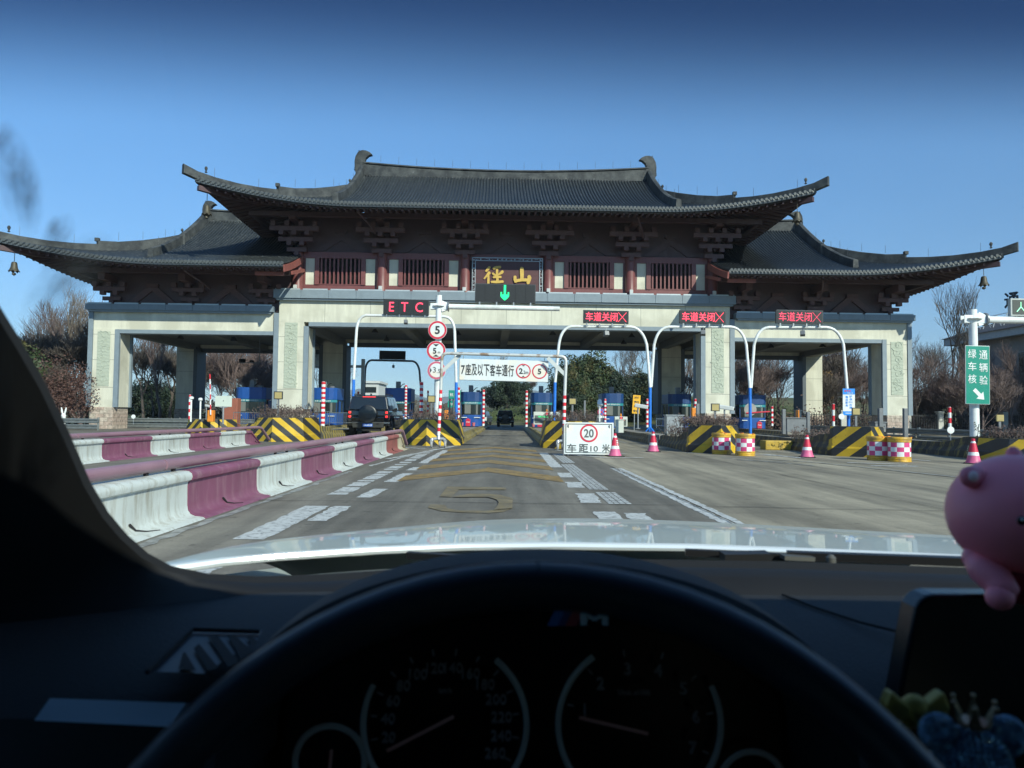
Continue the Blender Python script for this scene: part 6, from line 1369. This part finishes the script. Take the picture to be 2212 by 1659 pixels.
# hills
def ridge_px(Y,prof,name):
    k=MB(); rnd=random.Random(5); top=[]
    for (a,b_),(c,d) in zip(prof[:-1],prof[1:]):
        for j in range(8):
            u=j/8; u2=u*u*(3-2*u); p=at(a+(c-a)*u,b_+(d-b_)*u2+rnd.uniform(-.7,.7),Y); top.append(p)
    rows=[]
    for dy,f in ((-500,0),(-380,.25),(-250,.55),(-120,.85),(0,1.0),(200,.9),(500,.3),(700,0)): rows.append([Vector((p.x,Y+dy+rnd.uniform(-30,30),max(-3,(p.z)*f*rnd.uniform(.96,1.0) if f<1 else p.z))) for p in top])
    k.grid(rows); struct(k.build(name,M('wooded_hillside',(.05,.065,.04),.95,var=.3,scale=.02),smooth='all'))
def ridge(Y,x0,x1,base,amp,seed,name):
    rnd=random.Random(seed); ph=[rnd.uniform(0,6) for _ in range(8)]; rows=[]
    def H(x,y):
        u=(x-x0)/(x1-x0); e=math.sin(math.pi*u)**.6 if 0<u<1 else 0; s=sum(math.sin(x/(520/(j+1))+ph[j])*.5**j for j in range(6)); return (base+amp*s)*e*math.exp(-((y-Y)/400)**2)
    xs_=[x0+(x1-x0)*i/90 for i in range(91)]; ys_=[Y-800+i*133 for i in range(13)]
    k=MB(); k.grid([[(x,y,max(-3,H(x,y)-2)) for x in xs_] for y in ys_]); struct(k.build(name,M('wooded_hillside',(.045,.06,.035),.95,var=.3,scale=.02),smooth='all'))
ridge_px(2300,[(520,897),(640,888),(740,868),(800,852),(850,846),(900,858),(960,875),(1010,870),(1050,855),(1085,843),(1115,852),(1150,853),(1200,862),(1280,878),(1400,892),(1500,902)],'hills_near'); ridge_px(4300,[(300,897),(500,870),(640,858),(760,842),(815,834),(860,842),(930,860),(1010,852),(1065,836),(1090,832),(1140,842),(1220,856),(1340,870),(1600,895),(1800,908)],'hills_far')
# a far belt of woodland in front of the hills
rnd=random.Random(2); k=MB()
for i in range(16000):
    x=rnd.uniform(-260,120); y=rnd.uniform(230,300); hh=abs(rnd.gauss(0,1))*2.6; hh=min(hh,6.5+1.5*math.sin(x*.08)); p=Vector((x,y,hh)); a=Vector((rnd.gauss(0,1),rnd.gauss(0,.3),rnd.gauss(0,1))).normalized(); b_=a.orthogonal().normalized(); l=rnd.uniform(.5,1.0); k.quad(p-a*l,p+b_*l*.6,p+a*l,p-b_*l*.6)
o=k.build('far_woodland',M('far_wood_brown',(.075,.065,.05),.95,var=.3,scale=.1),fix=False); tag(o,'far belt of leafless woodland before the hills',None,kind='stuff')
# ================================================================== OWN CAR
car=thing('white_car','white car seen from the driver seat, dark cabin and bonnet','car',(0,0,0))
cabin=M('black_cabin_plastic',(.004,.0042,.0048),.62,var=.12,scale=6); dashm=M('dashboard_soft_plastic',(.010,.0115,.013),.75,var=.12,scale=9,bump=.15,bscale=300)
frit=M('windscreen_frit_black',(.003,.003,.003),.9,var=0); leather=M('wheel_leather',(.014,.020,.032),.38,var=.1,scale=20); gloss=M('gloss_black',(.003,.0035,.004),.25,var=0)
paint=M('white_car_paint',(.45,.51,.485),.38,0,var=.02,coat=.5)
def P(mb,name,mt,parent=car,**kw): return mb.build(name,mt,parent,**kw)
def q3(px,py,Y): return at(px,py,Y)
# bonnet
rear=[(300,1232,1.08),(365,1221,1.10),(480,1205,1.15),(600,1194,1.19),(800,1181,1.24),(1000,1173,1.28),(1200,1171,1.30),(1500,1175,1.30),(1800,1186,1.27),(2090,1199,1.22),(2330,1214,1.16)]
crest=[(302,1229,1.12),(367,1217,1.16),(500,1195,1.40),(700,1166,1.75),(850,1146,2.00),(1000,1131,2.15),(1200,1123,2.22),(1500,1130,2.22),(1800,1147,2.12),(2090,1164,2.00),(2330,1182,1.85)]
rows=[]
for (a,b_,c),(d,e,f) in zip(rear,crest):
    A=q3(a,b_,c); Cc=q3(d,e,f); r=[]
    for i in range(9): u=i/8; p=A.lerp(Cc,u); p.z+=.018*math.sin(math.pi*u)*(1 if f>1.3 else .2); r.append(p)
    for j,(dy,dz) in enumerate(((.18,-.012),(.36,-.05),(.52,-.13),(.60,-.24),(.62,-.40))): r.append(Vector((Cc.x+(.38-Cc.x)*.06*j,Cc.y+dy,Cc.z+dz)))
    rows.append(r)
k=MB(); k.grid(rows,flip=True); o=P(k,'bonnet',paint,smooth='all'); o.modifiers.new('sub','SUBSURF').render_levels=2
k=MB(); k.tube([q3(*p)+Vector((0,-.004,-.006)) for p in rear],.007,8); P(k,'bonnet_edge',M('bonnet_edge_highlight',(.75,.80,.80),.15,.3,var=0,coat=1),smooth=True)  # paler than the bonnet: highlight along the curled edge put into the colour
# cowl and wiper
k=MB(); k.grid([[q3(a,b_+3,c)+Vector((0,-.03,-.030)) for a,b_,c in rear],[q3(a,b_+28,c-.10)+Vector((0,0,-.02)) for a,b_,c in rear],[q3(a,b_+62,c-.20)+Vector((0,0,-.03)) for a,b_,c in rear]]); P(k,'cowl_panel',M('cowl_grey',(.16,.175,.165),.5,var=.35,scale=5),smooth='all')
wm=M('wiper_black',(.008,.008,.009),.4,var=0)
k=MB(); k.beam(q3(1480,1193,1.14),q3(1700,1203,1.12),.012,.010); k.beam(q3(1700,1199,1.12),q3(2090,1213,1.06),.018,.012); k.beam(q3(1560,1203,1.10),q3(1660,1201,1.10),.03,.012); P(k,'wiper_arm',wm)
k=MB(); k.beam(q3(1690,1203,1.10),q3(1755,1206,1.10),.02,.006); k.lathe([(.007,-.01),(.007,.0),(.003,.004)],12,q3(1795,1204,1.08)); P(k,'wiper_pivot',M('wiper_metal',(.10,.10,.09),.5,.3,var=.1),smooth=True)
k=MB(); k.beam(q3(880,1199,1.12),q3(1010,1207,1.10),.012,.010); k.lathe([(.004,-.004),(.005,.003),(.002,.006)],10,q3(1088,1203,1.08)); k.lathe([(.004,-.004),(.005,.003),(.002,.006)],10,q3(1096,1203,1.08)); P(k,'washer_nozzle',wm)
# windscreen frame: left pillar curling into the lower edge, seen as one trim
edge=[(-110,380,.44),(-40,570,.52),(0,662,.56),(45,735,.60),(100,830,.64),(150,935,.69),(195,1040,.73),(235,1108,.77),(275,1155,.80),(320,1195,.83),(370,1222,.86),(450,1239,.90),(560,1245,.94),(700,1240,.97),(850,1230,.99),(1150,1215,1.00),(1340,1207,1.00),(1700,1213,.99),(2090,1226,.97),(2330,1233,.95)]
def off(p,dx,dy,k_): return q3(p[0]+dx,p[1]+dy,p[2]*k_)
n=len(edge); R0=[];R1=[];R2=[];R3=[]
for i,p in enumerate(edge):
    u=min(1,max(0,(i-9)/4)); dx=-1*(1-u); 
    R0.append(off(p,0,0,1.01)); R1.append(off(p,-14*(1-u),10+6*u,.985)); R2.append(off(p,-110*(1-u),30+5*u,.95)); R3.append(off(p,-420*(1-u),160-110*u,.90)+Vector((0,0,-.05*u)))
k=MB(); k.grid([R0,R1]); P(k,'windscreen_frit',frit,smooth='all')
k=MB(); k.grid([R1,R2,R3]); P(k,'pillar_trim',cabin,smooth='all')
# dashboard
k=MB(); rows=[]
for (y,z) in ((1.02,.905),(.97,.925),(.90,.935),(.80,.935),(.70,.925),(.64,.912),(.62,.90),(.615,.86),(.60,.845),(.60,.70),(.66,.50)):
    r=[]
    for i in range(66):
        x=-.62+1.95*i/65; zz=z; d=(x-.95)/.35
        zz+= .010*math.exp(-d*d)*(1 if .7<y<1 else 0)
        yy=y-.10*max(0,(-x-.30)/.32)**1.5*(1 if y>.7 else .2)
        if abs(x-.026)<.235 and yy<.70: yy=.70
        r.append(Vector((x,yy,zz)))
    rows.append(r)
k.grid(rows); P(k,'dashboard',dashm,smooth=True)
k=MB(); # passenger airbag seam
pts=[q3(1690,1238,.90),q3(1760,1262,.84),q3(1860,1300,.78),q3(1960,1325,.74),q3(2080,1330,.73)]
P(k.tube([Vector((p.x,p.y,.938)) for p in pts],.0015,6),'airbag_seam',frit)
# left vent and silver trim
k=MB(); vp=[(335,1446),(425,1366),(550,1366),(545,1378),(430,1448)]
def dv(px,py,dz=.0): p=gnd(px,py,.940+dz); return p
k.add([dv(*v,dz=.003) for v in [(318,1450),(415,1358),(566,1362),(556,1382),(440,1455)]],[(0,1,2,3,4)]); vt=P(k,'side_vent',M('vent_plastic',(.017,.021,.027),.5,var=.05),fix=False)
for a,b_,c,d in (((385,1445),(395,1410),(400,1408),(424,1448)),((418,1400),(430,1390),(472,1442),(448,1448)),((448,1375),(470,1372),(515,1430),(492,1440)),((490,1372),(508,1373),(545,1406),(522,1424)),((530,1374),(545,1374),(556,1386),(548,1398))):
    k=MB(); k.add([dv(*v,dz=.006) for v in (a,b_,c,d)],[(0,1,2,3)]); k.build('vent_slot',frit,vt,fix=False)
k=MB(); k.tube([dv(318,1452,.006),dv(415,1360,.006),dv(560,1364,.006)],.0022,6); k.build('vent_lip',frit,vt)
k=MB(); tr=[q3(108,1508,.60),q3(402,1519,.60),q3(365,1570,.585),q3(74,1556,.585)]; k.add([*tr,*[p+Vector((0,.01,-.004)) for p in tr]],[(0,1,2,3),(7,6,5,4),(0,4,5,1),(1,5,6,2),(2,6,7,3),(3,7,4,0)]); P(k,'metal_trim_strip',M('brushed_trim',(.17,.22,.26),.5,0,var=.08,streak=(1,40,40)))
# instrument hood and cluster
cc=q3(1161,1500,.60); hx=cc.x
cl=P(MB().prism([(hx-.222*math.cos(math.pi*i/30),.74+(.12+math.sin(math.pi*i/30)**.8*.150 if 0<i<30 else 0)) for i in range(31)],.665,.675),'instrument_cluster',gloss)
k=MB(); rows=[]
for y,s_ in ((.57,1.0),(.575,1.035),(.62,1.04),(.72,1.0),(.80,.93)):
    r=[]
    for i in range(41):
        a=math.pi*i/40; r.append(Vector((hx-math.cos(a)*.245*s_,y,.86+math.sin(a)**.8*.173*s_*(1 if y<.7 else .85))))
    rows.append(r)
rows.insert(0,[Vector((p.x*.96+hx*.04,.60,.86+(p.z-.86)*.95)) for p in rows[0]]); rows.insert(0,[Vector((p.x*.92+hx*.08,.665,.86+(p.z-.86)*.90)) for p in rows[1]])
k.grid(rows); P(k,'instrument_hood',dashm,smooth=True)
ringm=M('gauge_ring_glow',(.13,.18,.19),.4,0,var=0,emit=.012); dial=M('gauge_mark_grey',(.09,.10,.105),.6,var=0,emit=.006); need=M('gauge_needle_red',(.18,.11,.10),.5,var=0,emit=.015)  # faint glow added to rings, marks and needles to brighten the dials
def gauge(px,py,rpx,arcs,Yg=.655):
    c_=q3(px,py,Yg); r=rpx/F*Yg; out=[]
    for a0,a1 in arcs:
        k=MB(); k.tube([c_+Vector((math.cos(R(a0+(a1-a0)*i/24))*r,-.004,math.sin(R(a0+(a1-a0)*i/24))*r)) for i in range(25)],.0028,6); k.build('gauge_ring',ringm,cl,smooth=True)
    return c_,r
sc_,sr=gauge(962,1562,172,[(-62,52),(152,215)]); tc_,tr_=gauge(1380,1562,172,[(125,235),(-62,28)]); fc_,fr=gauge(715,1640,73,[(-30,210)]); oc_,orr=gauge(1622,1692,70,[(-10,190)])
for i,v in enumerate(('20','40','60','80','100','120','140','160','180','200','220','240','260')):
    a=R(192-i*(192+28)/12); text(v,dial,cl,sc_+Vector((math.cos(a)*sr*.70,-.003,math.sin(a)*sr*.70)),h=.0085,name='dial_number')
    k=MB(); u=Vector((math.cos(a),0,math.sin(a))); k.beam(sc_+u*sr*.84+Vector((0,-.003,0)),sc_+u*sr*.92+Vector((0,-.003,0)),.001,.0014); k.build('dial_tick',dial,cl)
for i,v in enumerate('1234567'):
    a=R(165-i*(165+22)/6); text(v,dial,cl,tc_+Vector((math.cos(a)*tr_*.70,-.003,math.sin(a)*tr_*.70)),h=.010,name='dial_number')
    k=MB(); u=Vector((math.cos(a),0,math.sin(a))); k.beam(tc_+u*tr_*.84+Vector((0,-.003,0)),tc_+u*tr_*.92+Vector((0,-.003,0)),.001,.0014); k.build('dial_tick',dial,cl)
text('km/h',dial,cl,sc_+Vector((0,-.003,sr*.42)),h=.004,name='dial_text'); text('1/min x1000',dial,cl,tc_+Vector((-.005,-.003,tr_*.40)),h=.004,name='dial_text')
for a_,b_ in (((980,1548),(836,1622)),((1400,1585),(1252,1550)),((716,1620),(712,1662))):
    k=MB(); k.beam(q3(*a_,.645),q3(*b_,.645),.0012,.0026); k.build('gauge_needle',need,cl)
# sport badge on the cluster cover
k=MB(); z0=q3(1180,1350,.60)
for (x0,x1),mt_ in (((1182,1206),M('badge_blue',(.03,.10,.30),.5,var=0)),((1204,1222),M('badge_navy',(.03,.03,.12),.5,var=0)),((1220,1246),M('badge_red',(.28,.03,.04),.5,var=0))):
    k=MB(); k.add([q3(x0,1352,.60),q3(x1,1352,.60),q3(x1+16,1320,.60),q3(x0+16,1320,.60)],[(0,1,2,3)]); k.build('badge_stripe',mt_,cl,fix=False)
text('M',M('badge_silver',(.30,.33,.35),.5,0,var=0),cl,q3(1283,1335,.598),h=.0095,w=.022,bold=.03,name='badge_letter')
# steering wheel
sw=MB(); Rw=.19; tl=R(30); tp=q3(1161,1264,.345); cen=tp+Vector((0,-Rw*math.sin(tl),-Rw*math.cos(tl)))
pts=[]; NW=72
for i in range(NW+1): a=2*math.pi*i/NW; pts.append(cen+Vector((math.sin(a)*Rw,math.cos(a)*Rw*math.sin(tl),math.cos(a)*Rw*math.cos(tl))))
sw.tube(pts,.0108,20,cap=False); swo=P(sw,'steering_wheel',leather,smooth='all')
k=MB()
for a in (R(95),R(-95),R(180)):
    u=Vector((math.sin(a),math.cos(a)*math.sin(tl),math.cos(a)*math.cos(tl))); k.beam(cen+u*.06,cen+u*(Rw-.008),.03,.035)
k.build('spokes',cabin,swo); k=MB(); k.lathe([(.0,-.02),(.065,-.02),(.07,.0),(.05,.03),(0,.04)],24,cen); k.build('hub_pad',cabin,swo,smooth=True)
# centre screen
a=q3(1962,1275,.62); k=MB(); x0=a.x; zt=a.z; x1=x0+.30; pr=[]
for cx_,cz,a0 in ((x0+.02,zt-.02,90),(x0+.012,.88,180),(x1-.012,.88,270),(x1-.02,zt-.02,0)):
    for j in range(5): an=R(a0+ (90*j/4)); pr.append((cx_+.018*math.cos(an),cz+.018*math.sin(an)))
k.prism([(p_[0]-(.014 if p_[0]<x0+.1 and p_[1]<.93 else 0),p_[1]) for p_ in pr],.615,.64); P(k,'centre_screen',gloss,bevel=.003)
# shell of the car: roof, sides, wings, wheels, so that the cabin is dark
def shell(xc,half):
    prof=[]
xl,xr=-.56,1.32
sgm=bpy.data.materials.new('side_glass'); sgm.use_nodes=True; n_=sgm.node_tree; n_.nodes.remove(n_.nodes['Principled BSDF']); a_=n_.nodes.new('ShaderNodeBsdfTransparent'); a_.inputs[0].default_value=(.55,.62,.58,1); b_=n_.nodes.new('ShaderNodeBsdfGlossy'); b_.inputs['Roughness'].default_value=.03; c_=n_.nodes.new('ShaderNodeMixShader'); c_.inputs[0].default_value=.06; n_.links.new(a_.outputs[0],c_.inputs[1]); n_.links.new(b_.outputs[0],c_.inputs[2]); n_.links.new(c_.outputs[0],n_.nodes['Material Output'].inputs[0])
k=MB(); sec=[(.27,1.40),(.15,1.435),(0,1.465),(-.4,1.50),(-1.0,1.50),(-1.6,1.44),(-2.1,1.25),(-2.5,1.02),(-2.9,.98),(-2.95,.6)]
rows=[]
for y,z in sec:
    ins=.16 if z>1.1 else .0; rows.append([Vector((xl+(xr-xl)*u,y,z-(.10*(abs(u-.5)*2)**4 if z>1.1 else 0))) for u in [i/14 for i in range(15)]])
k.grid(rows); P(k,'roof',paint,smooth='all')
k=MB(); k.grid([[p+Vector((0,0,-.03)) for p in r] for r in rows[:8]]); P(k,'headliner',cabin)
for s,x in ((-1,xl),(1,xr)):
    k=MB(); k.box(x-.03,x+.03,-2.95,1.05,.28,.93); P(k,'door_panel',paint,bevel=.02)
    k=MB(); pz=[(-2.4,.93),(.62,.93),(.62,1.0),(.28,1.24),(0,1.38),(-.4,1.42),(-1.2,1.42),(-1.9,1.28)]; k.add([(x,y,z) for y,z in pz]+[(x+s*.012,y,z) for y,z in pz],[tuple(range(8)),tuple(range(15,7,-1))]+[(i,8+i,8+(i+1)%8,(i+1)%8) for i in range(8)]); P(k,'side_window',sgm)
    k=MB(); k.tube([(x,.95,.90),(x,.62,1.03),(x,.30,1.28),(x,.05,1.42)],.035,8); P(k,'front_pillar',cabin if s>0 else cabin,smooth=True)
    k=MB(); k.grid([[(x,.95,.28),(x,1.2,.28),(x,2.9,.28)],[(x,.95,.88),(x,1.3,.86),(x,2.75,.62)]]); P(k,'front_wing',paint)
    for y in (-2.0,1.95): wheel(car,x-s*.08,y,.32,.22)
k=MB(); k.box(xl,xr,-2.95,.9,.25,.28); k.box(xl,xr,-2.96,-2.93,.28,1.0); k.box(xl+.02,xr-.02,.95,.98,.28,.86); P(k,'floor_pan',cabin)
k=MB(); k.box(xl+.05,xr-.05,2.72,2.86,.25,.62); P(k,'front_bumper',paint,bevel=.04)
k=MB(); 
for x in (-.25,.55): k.box(x,x+.5,-.75,-.25,.30,.55); k.box(x,x+.5,-.95,-.78,.50,1.10)
P(k,'front_seats',cabin,bevel=.04)
# windscreen glass with a tinted shade band along its top
gm=bpy.data.materials.new('windscreen_glass'); gm.use_nodes=True; n_=gm.node_tree; n_.nodes.remove(n_.nodes['Principled BSDF']); L=n_.links.new; N=n_.nodes.new
out=n_.nodes['Material Output']; tcn=N('ShaderNodeTexCoord'); sp=N('ShaderNodeSeparateXYZ'); L(tcn.outputs['Object'],sp.inputs[0])
mr=N('ShaderNodeMapRange'); mr.interpolation_type='SMOOTHSTEP'; mr.inputs[1].default_value=1.300; mr.inputs[2].default_value=1.348; mr.inputs[3].default_value=0; mr.inputs[4].default_value=1; L(sp.outputs[2],mr.inputs[0])
mx=N('ShaderNodeMix'); mx.data_type='RGBA'; L(mr.outputs[0],mx.inputs[0]); mx.inputs[6].default_value=(.88,.96,.91,1); mx.inputs[7].default_value=(.20,.24,.30,1)
# grime film with droppings
nz=N('ShaderNodeTexNoise'); nz.inputs['Scale'].default_value=7; nz.inputs['Detail'].default_value=5; L(tcn.outputs['Object'],nz.inputs['Vector'])
tr1=N('ShaderNodeBsdfTransparent'); L(mx.outputs[2],tr1.inputs[0]); df=N('ShaderNodeBsdfDiffuse'); df.inputs[0].default_value=(.5,.5,.48,1)
gl1=N('ShaderNodeBsdfGlossy'); gl1.inputs['Roughness'].default_value=.02; gl1.inputs[0].default_value=(1,1,1,1)
m1=N('ShaderNodeMixShader'); mm=N('ShaderNodeMapRange'); mm.inputs[1].default_value=.35; mm.inputs[2].default_value=.8; mm.inputs[3].default_value=0.0; mm.inputs[4].default_value=.035; L(nz.outputs['Fac'],mm.inputs[0]); L(mm.outputs[0],m1.inputs[0]); L(tr1.outputs[0],m1.inputs[1]); L(df.outputs[0],m1.inputs[2])
m2=N('ShaderNodeMixShader'); m2.inputs[0].default_value=.012; L(m1.outputs[0],m2.inputs[1]); L(gl1.outputs[0],m2.inputs[2]); L(m2.outputs[0],out.inputs[0])
def wsy(z,x): return 1.04-.05*((x-.38)/.9)**2-(z-.895)*1.55
k=MB(); rows=[]
for i in range(13):
    z=.895+(1.40-.895)*i/12; rows.append([Vector((xl+(xr-xl)*j/20,wsy(z,xl+(xr-xl)*j/20),z)) for j in range(21)])
k.grid(rows); P(k,'windscreen',gm,smooth='all',fix=False)
# dirt splashes stuck on the glass
dm=bpy.data.materials.new('dirt_film'); dm.use_nodes=True; n_=dm.node_tree; b_=n_.nodes['Principled BSDF']; b_.inputs['Base Color'].default_value=(.03,.035,.04,1); b_.inputs['Roughness'].default_value=1; b_.inputs['Specular IOR Level'].default_value=0
tcn=n_.nodes.new('ShaderNodeTexCoord'); gr=n_.nodes.new('ShaderNodeTexGradient'); gr.gradient_type='SPHERICAL'; n_.links.new(tcn.outputs['Object'],gr.inputs[0]); nz=n_.nodes.new('ShaderNodeTexNoise'); nz.inputs['Scale'].default_value=3; n_.links.new(tcn.outputs['Object'],nz.inputs[0])
ml=n_.nodes.new('ShaderNodeMath'); ml.operation='MULTIPLY'; n_.links.new(gr.outputs['Fac'],ml.inputs[0]); n_.links.new(nz.outputs['Fac'],ml.inputs[1]); m3_=n_.nodes.new('ShaderNodeMath'); m3_.operation='MULTIPLY'; n_.links.new(ml.outputs[0],m3_.inputs[0]); m3_.inputs[1].default_value=1.0; n_.links.new(m3_.outputs[0],b_.inputs['Alpha'])
def spot(px,py,rx,rz,rot=0):
    d=ray(px,py)
    # walk to the glass
    t_=.2
    for _ in range(60):
        p=Vector((0,0,EYE))+d*t_; 
        if p.y>=wsy(p.z,p.x)-.004: break
        t_+=.01
    k=MB(); k.add([(math.cos(a*math.pi/10),0,math.sin(a*math.pi/10)) for a in range(20)],[tuple(range(20))]); o=P(k,'dirt_splash',dm,fix=False); o.location=p; o.scale=(rx,1,rz); o.rotation_euler=(R(-30),R(rot),0)
spot(115,492,.006,.012,-25); spot(122,520,.012,.026,-10); spot(150,600,.022,.045,15); spot(-5,305,.010,.018,-15); spot(30,370,.014,.05,-35); spot(62,420,.010,.04,-28)
# ================================================================== TOYS ON THE DASHBOARD
pink=M('pink_vinyl',(.90,.23,.28),.42,var=.05); pred=M('crimson_vinyl',(.30,.006,.035),.45,var=.05)
def sph(mb,c,r,n=20,m=14,mi=0,rot=None):
    c=Vector(c); r=r if isinstance(r,(tuple,list)) else (r,r,r); rows=[]
    for i in range(m+1):
        a=math.pi*i/m; rows.append([c+((rot or Matrix.Identity(3))@Vector((r[0]*math.sin(a)*math.cos(2*math.pi*j/n),r[1]*math.sin(a)*math.sin(2*math.pi*j/n),-r[2]*math.cos(a)))) for j in range(n+1)])
    return mb.grid(rows,mi)
hc=q3(2200,1110,.60); pig=thing('toy_pig','round pink pig toy in a crimson suit sitting on top of the black screen','toy pig',hc)
k=MB(); sph(k,(0,0,0),(.053,.050,.048),32,22); k.build('head',pink,pig,smooth='all',fix=False)
k=MB(); e0=q3(2096,1030,.585)-hc; sph(k,e0,(.0085,.006,.0085),16,10); sph(k,e0+Vector((.006,.004,-.001)),(.010,.006,.009)); k.build('ear',pink,pig,smooth='all',fix=False); k=MB(); sph(k,e0+Vector((-.0005,-.0045,.0005)),(.0042,.0026,.0046)); k.build('ear_inner',M('pale_pink',(.95,.62,.60),.5,var=0),pig,smooth='all',fix=False)
k=MB(); e1=q3(2193,992,.61)-hc; rot=Matrix.Rotation(R(-12),3,'Y'); sph(k,e1+Vector((0,0,-.002)),(.0075,.006,.013),16,10,rot=rot); k.build('ear',pink,pig,smooth='all',fix=False)
k=MB(); s0=q3(2262,1100,.56)-hc; sph(k,s0,(.014,.010,.012)); k.build('snout',pink,pig,smooth='all',fix=False)
k=MB(); y0=q3(2207,1125,.549)-hc; sph(k,y0,(.0035,.0022,.0035),14,10); k.build('eye',gloss,pig,smooth='all',fix=False); k=MB(); sph(k,y0+Vector((-.001,-.0018,.0012)),.0010,8,6); k.build('eye_glint',white,pig,smooth='all',fix=False)
k=MB(); bc=q3(2215,1225,.61)-hc; sph(k,bc,(.040,.034,.030),24,14); k.build('suit',pred,pig,smooth='all',fix=False)
k=MB(); rows=[q3(2108,1205,.60)-hc,q3(2125,1228,.592)-hc,q3(2150,1250,.585)-hc,q3(2166,1275,.578)-hc,q3(2160,1290,.575)-hc]; k.tube(rows,[.010,.0125,.0125,.0115,.009],14); sph(k,rows[0],.0102,14,10); sph(k,rows[-1],(.0105,.010,.010),14,10); k.build('leg',pink,pig,smooth='all',fix=False)
# crystal bear with crown, gold bow
cry=M('blue_crystal',(.10,.20,.30),.15,.3,var=.9,scale=260); gold2=M('gold_plastic',(.30,.22,.05),.4,.5,var=.2,scale=60)
bc=q3(2097,1635,.44); t=thing('crystal_bear','blue rhinestone bear ornament with a little crown, right below the screen','ornament',bc)
def faceted(c,r,mt,name,seed):
    rnd=random.Random(seed); k=MB(); n=20
    for i in range(n):
        a=math.pi*(i+.5)/n; m_=max(3,int(2*n*math.sin(a)))
        for j in range(m_):
            b_=2*math.pi*(j+(i%2)*.5)/m_; d=Vector((math.sin(a)*math.cos(b_),math.sin(a)*math.sin(b_),math.cos(a))); p=Vector(c)+Vector((d.x*r[0],d.y*r[1],d.z*r[2])); s=r[0]*.085; u=d.orthogonal().normalized()*s; v=d.cross(u); tip=p+d*s*.8
            k.add([p+u,p+v,p-u,p-v,tip],[(0,1,4),(1,2,4),(2,3,4),(3,0,4)])
    return k.build(name,mt,t,fix=False)
faceted((0,0,-.003),(.021,.019,.019),cry,'head',1); faceted((-.019,0,.014),(.0105,.008,.0105),cry,'ear',2); faceted((.021,0,.012),(.0115,.008,.0115),cry,'ear',3); faceted((0,.002,-.034),(.022,.018,.02),cry,'body',4)
k=MB(); k.lathe([(.008,0),(.009,.003)],16,(0,-.004,.0195))
for j in range(6): a=j*math.pi/3; k.add([(.009*math.cos(a-.4),-.004+.009*math.sin(a-.4),.0225),(.009*math.cos(a+.4),-.004+.009*math.sin(a+.4),.0225),(.012*math.cos(a),-.004+.012*math.sin(a),.033)],[(0,1,2)]); sph(k,(.012*math.cos(a),-.004+.012*math.sin(a),.033),.0014,8,6)
k.build('crown',M('tarnished_gold',(.32,.24,.15),.3,.7,var=.1),t,fix=False)
t=thing('gold_bow','dull gold bow ornament left of the blue bear','ornament',q3(1975,1535,.46))
k=MB(); sph(k,(0,0,0),(.009,.007,.010),12,8); k.build('knot',gold2,t,smooth='all',fix=False)
for s in (-1,1): k=MB(); k.prism([(s*.004,.004),(s*.016,.013),(s*.020,.004),(s*.017,-.006),(s*.004,-.004)],-.005,.005); k.build('loop',gold2,t,bevel=.002)
for s in (-1,1): k=MB(); k.prism([(s*.002,-.005),(s*.008,-.006),(s*.022,-.020),(s*.010,-.024)],-.004,.004); k.build('ribbon_tail',gold2,t,bevel=.001)
# ================================================================== HAZE
HAZE=0.00017
if HAZE:
    k=MB(); k.box(-2700,2700,-300,5300,-6,330); o=k.build('haze',None or M('tmp',(1,1,1)))
    hm=bpy.data.materials.new('haze_air'); hm.use_nodes=True; n_=hm.node_tree; n_.nodes.remove(n_.nodes['Principled BSDF']); v=n_.nodes.new('ShaderNodeVolumePrincipled'); v.inputs['Color'].default_value=(.80,.90,1,1); v.inputs['Density'].default_value=HAZE; v.inputs['Anisotropy'].default_value=.0
    n_.links.new(v.outputs[0],n_.nodes['Material Output'].inputs['Volume']); o.data.materials.clear(); o.data.materials.append(hm); o['kind']='stuff'; o['label']='thin blue haze in the air'
for k_,o in protos.items():
    if o.location.y<-300: 
        for ch in [c for c in COL.objects if c.parent==o]: bpy.data.objects.remove(ch)
        bpy.data.objects.remove(o)
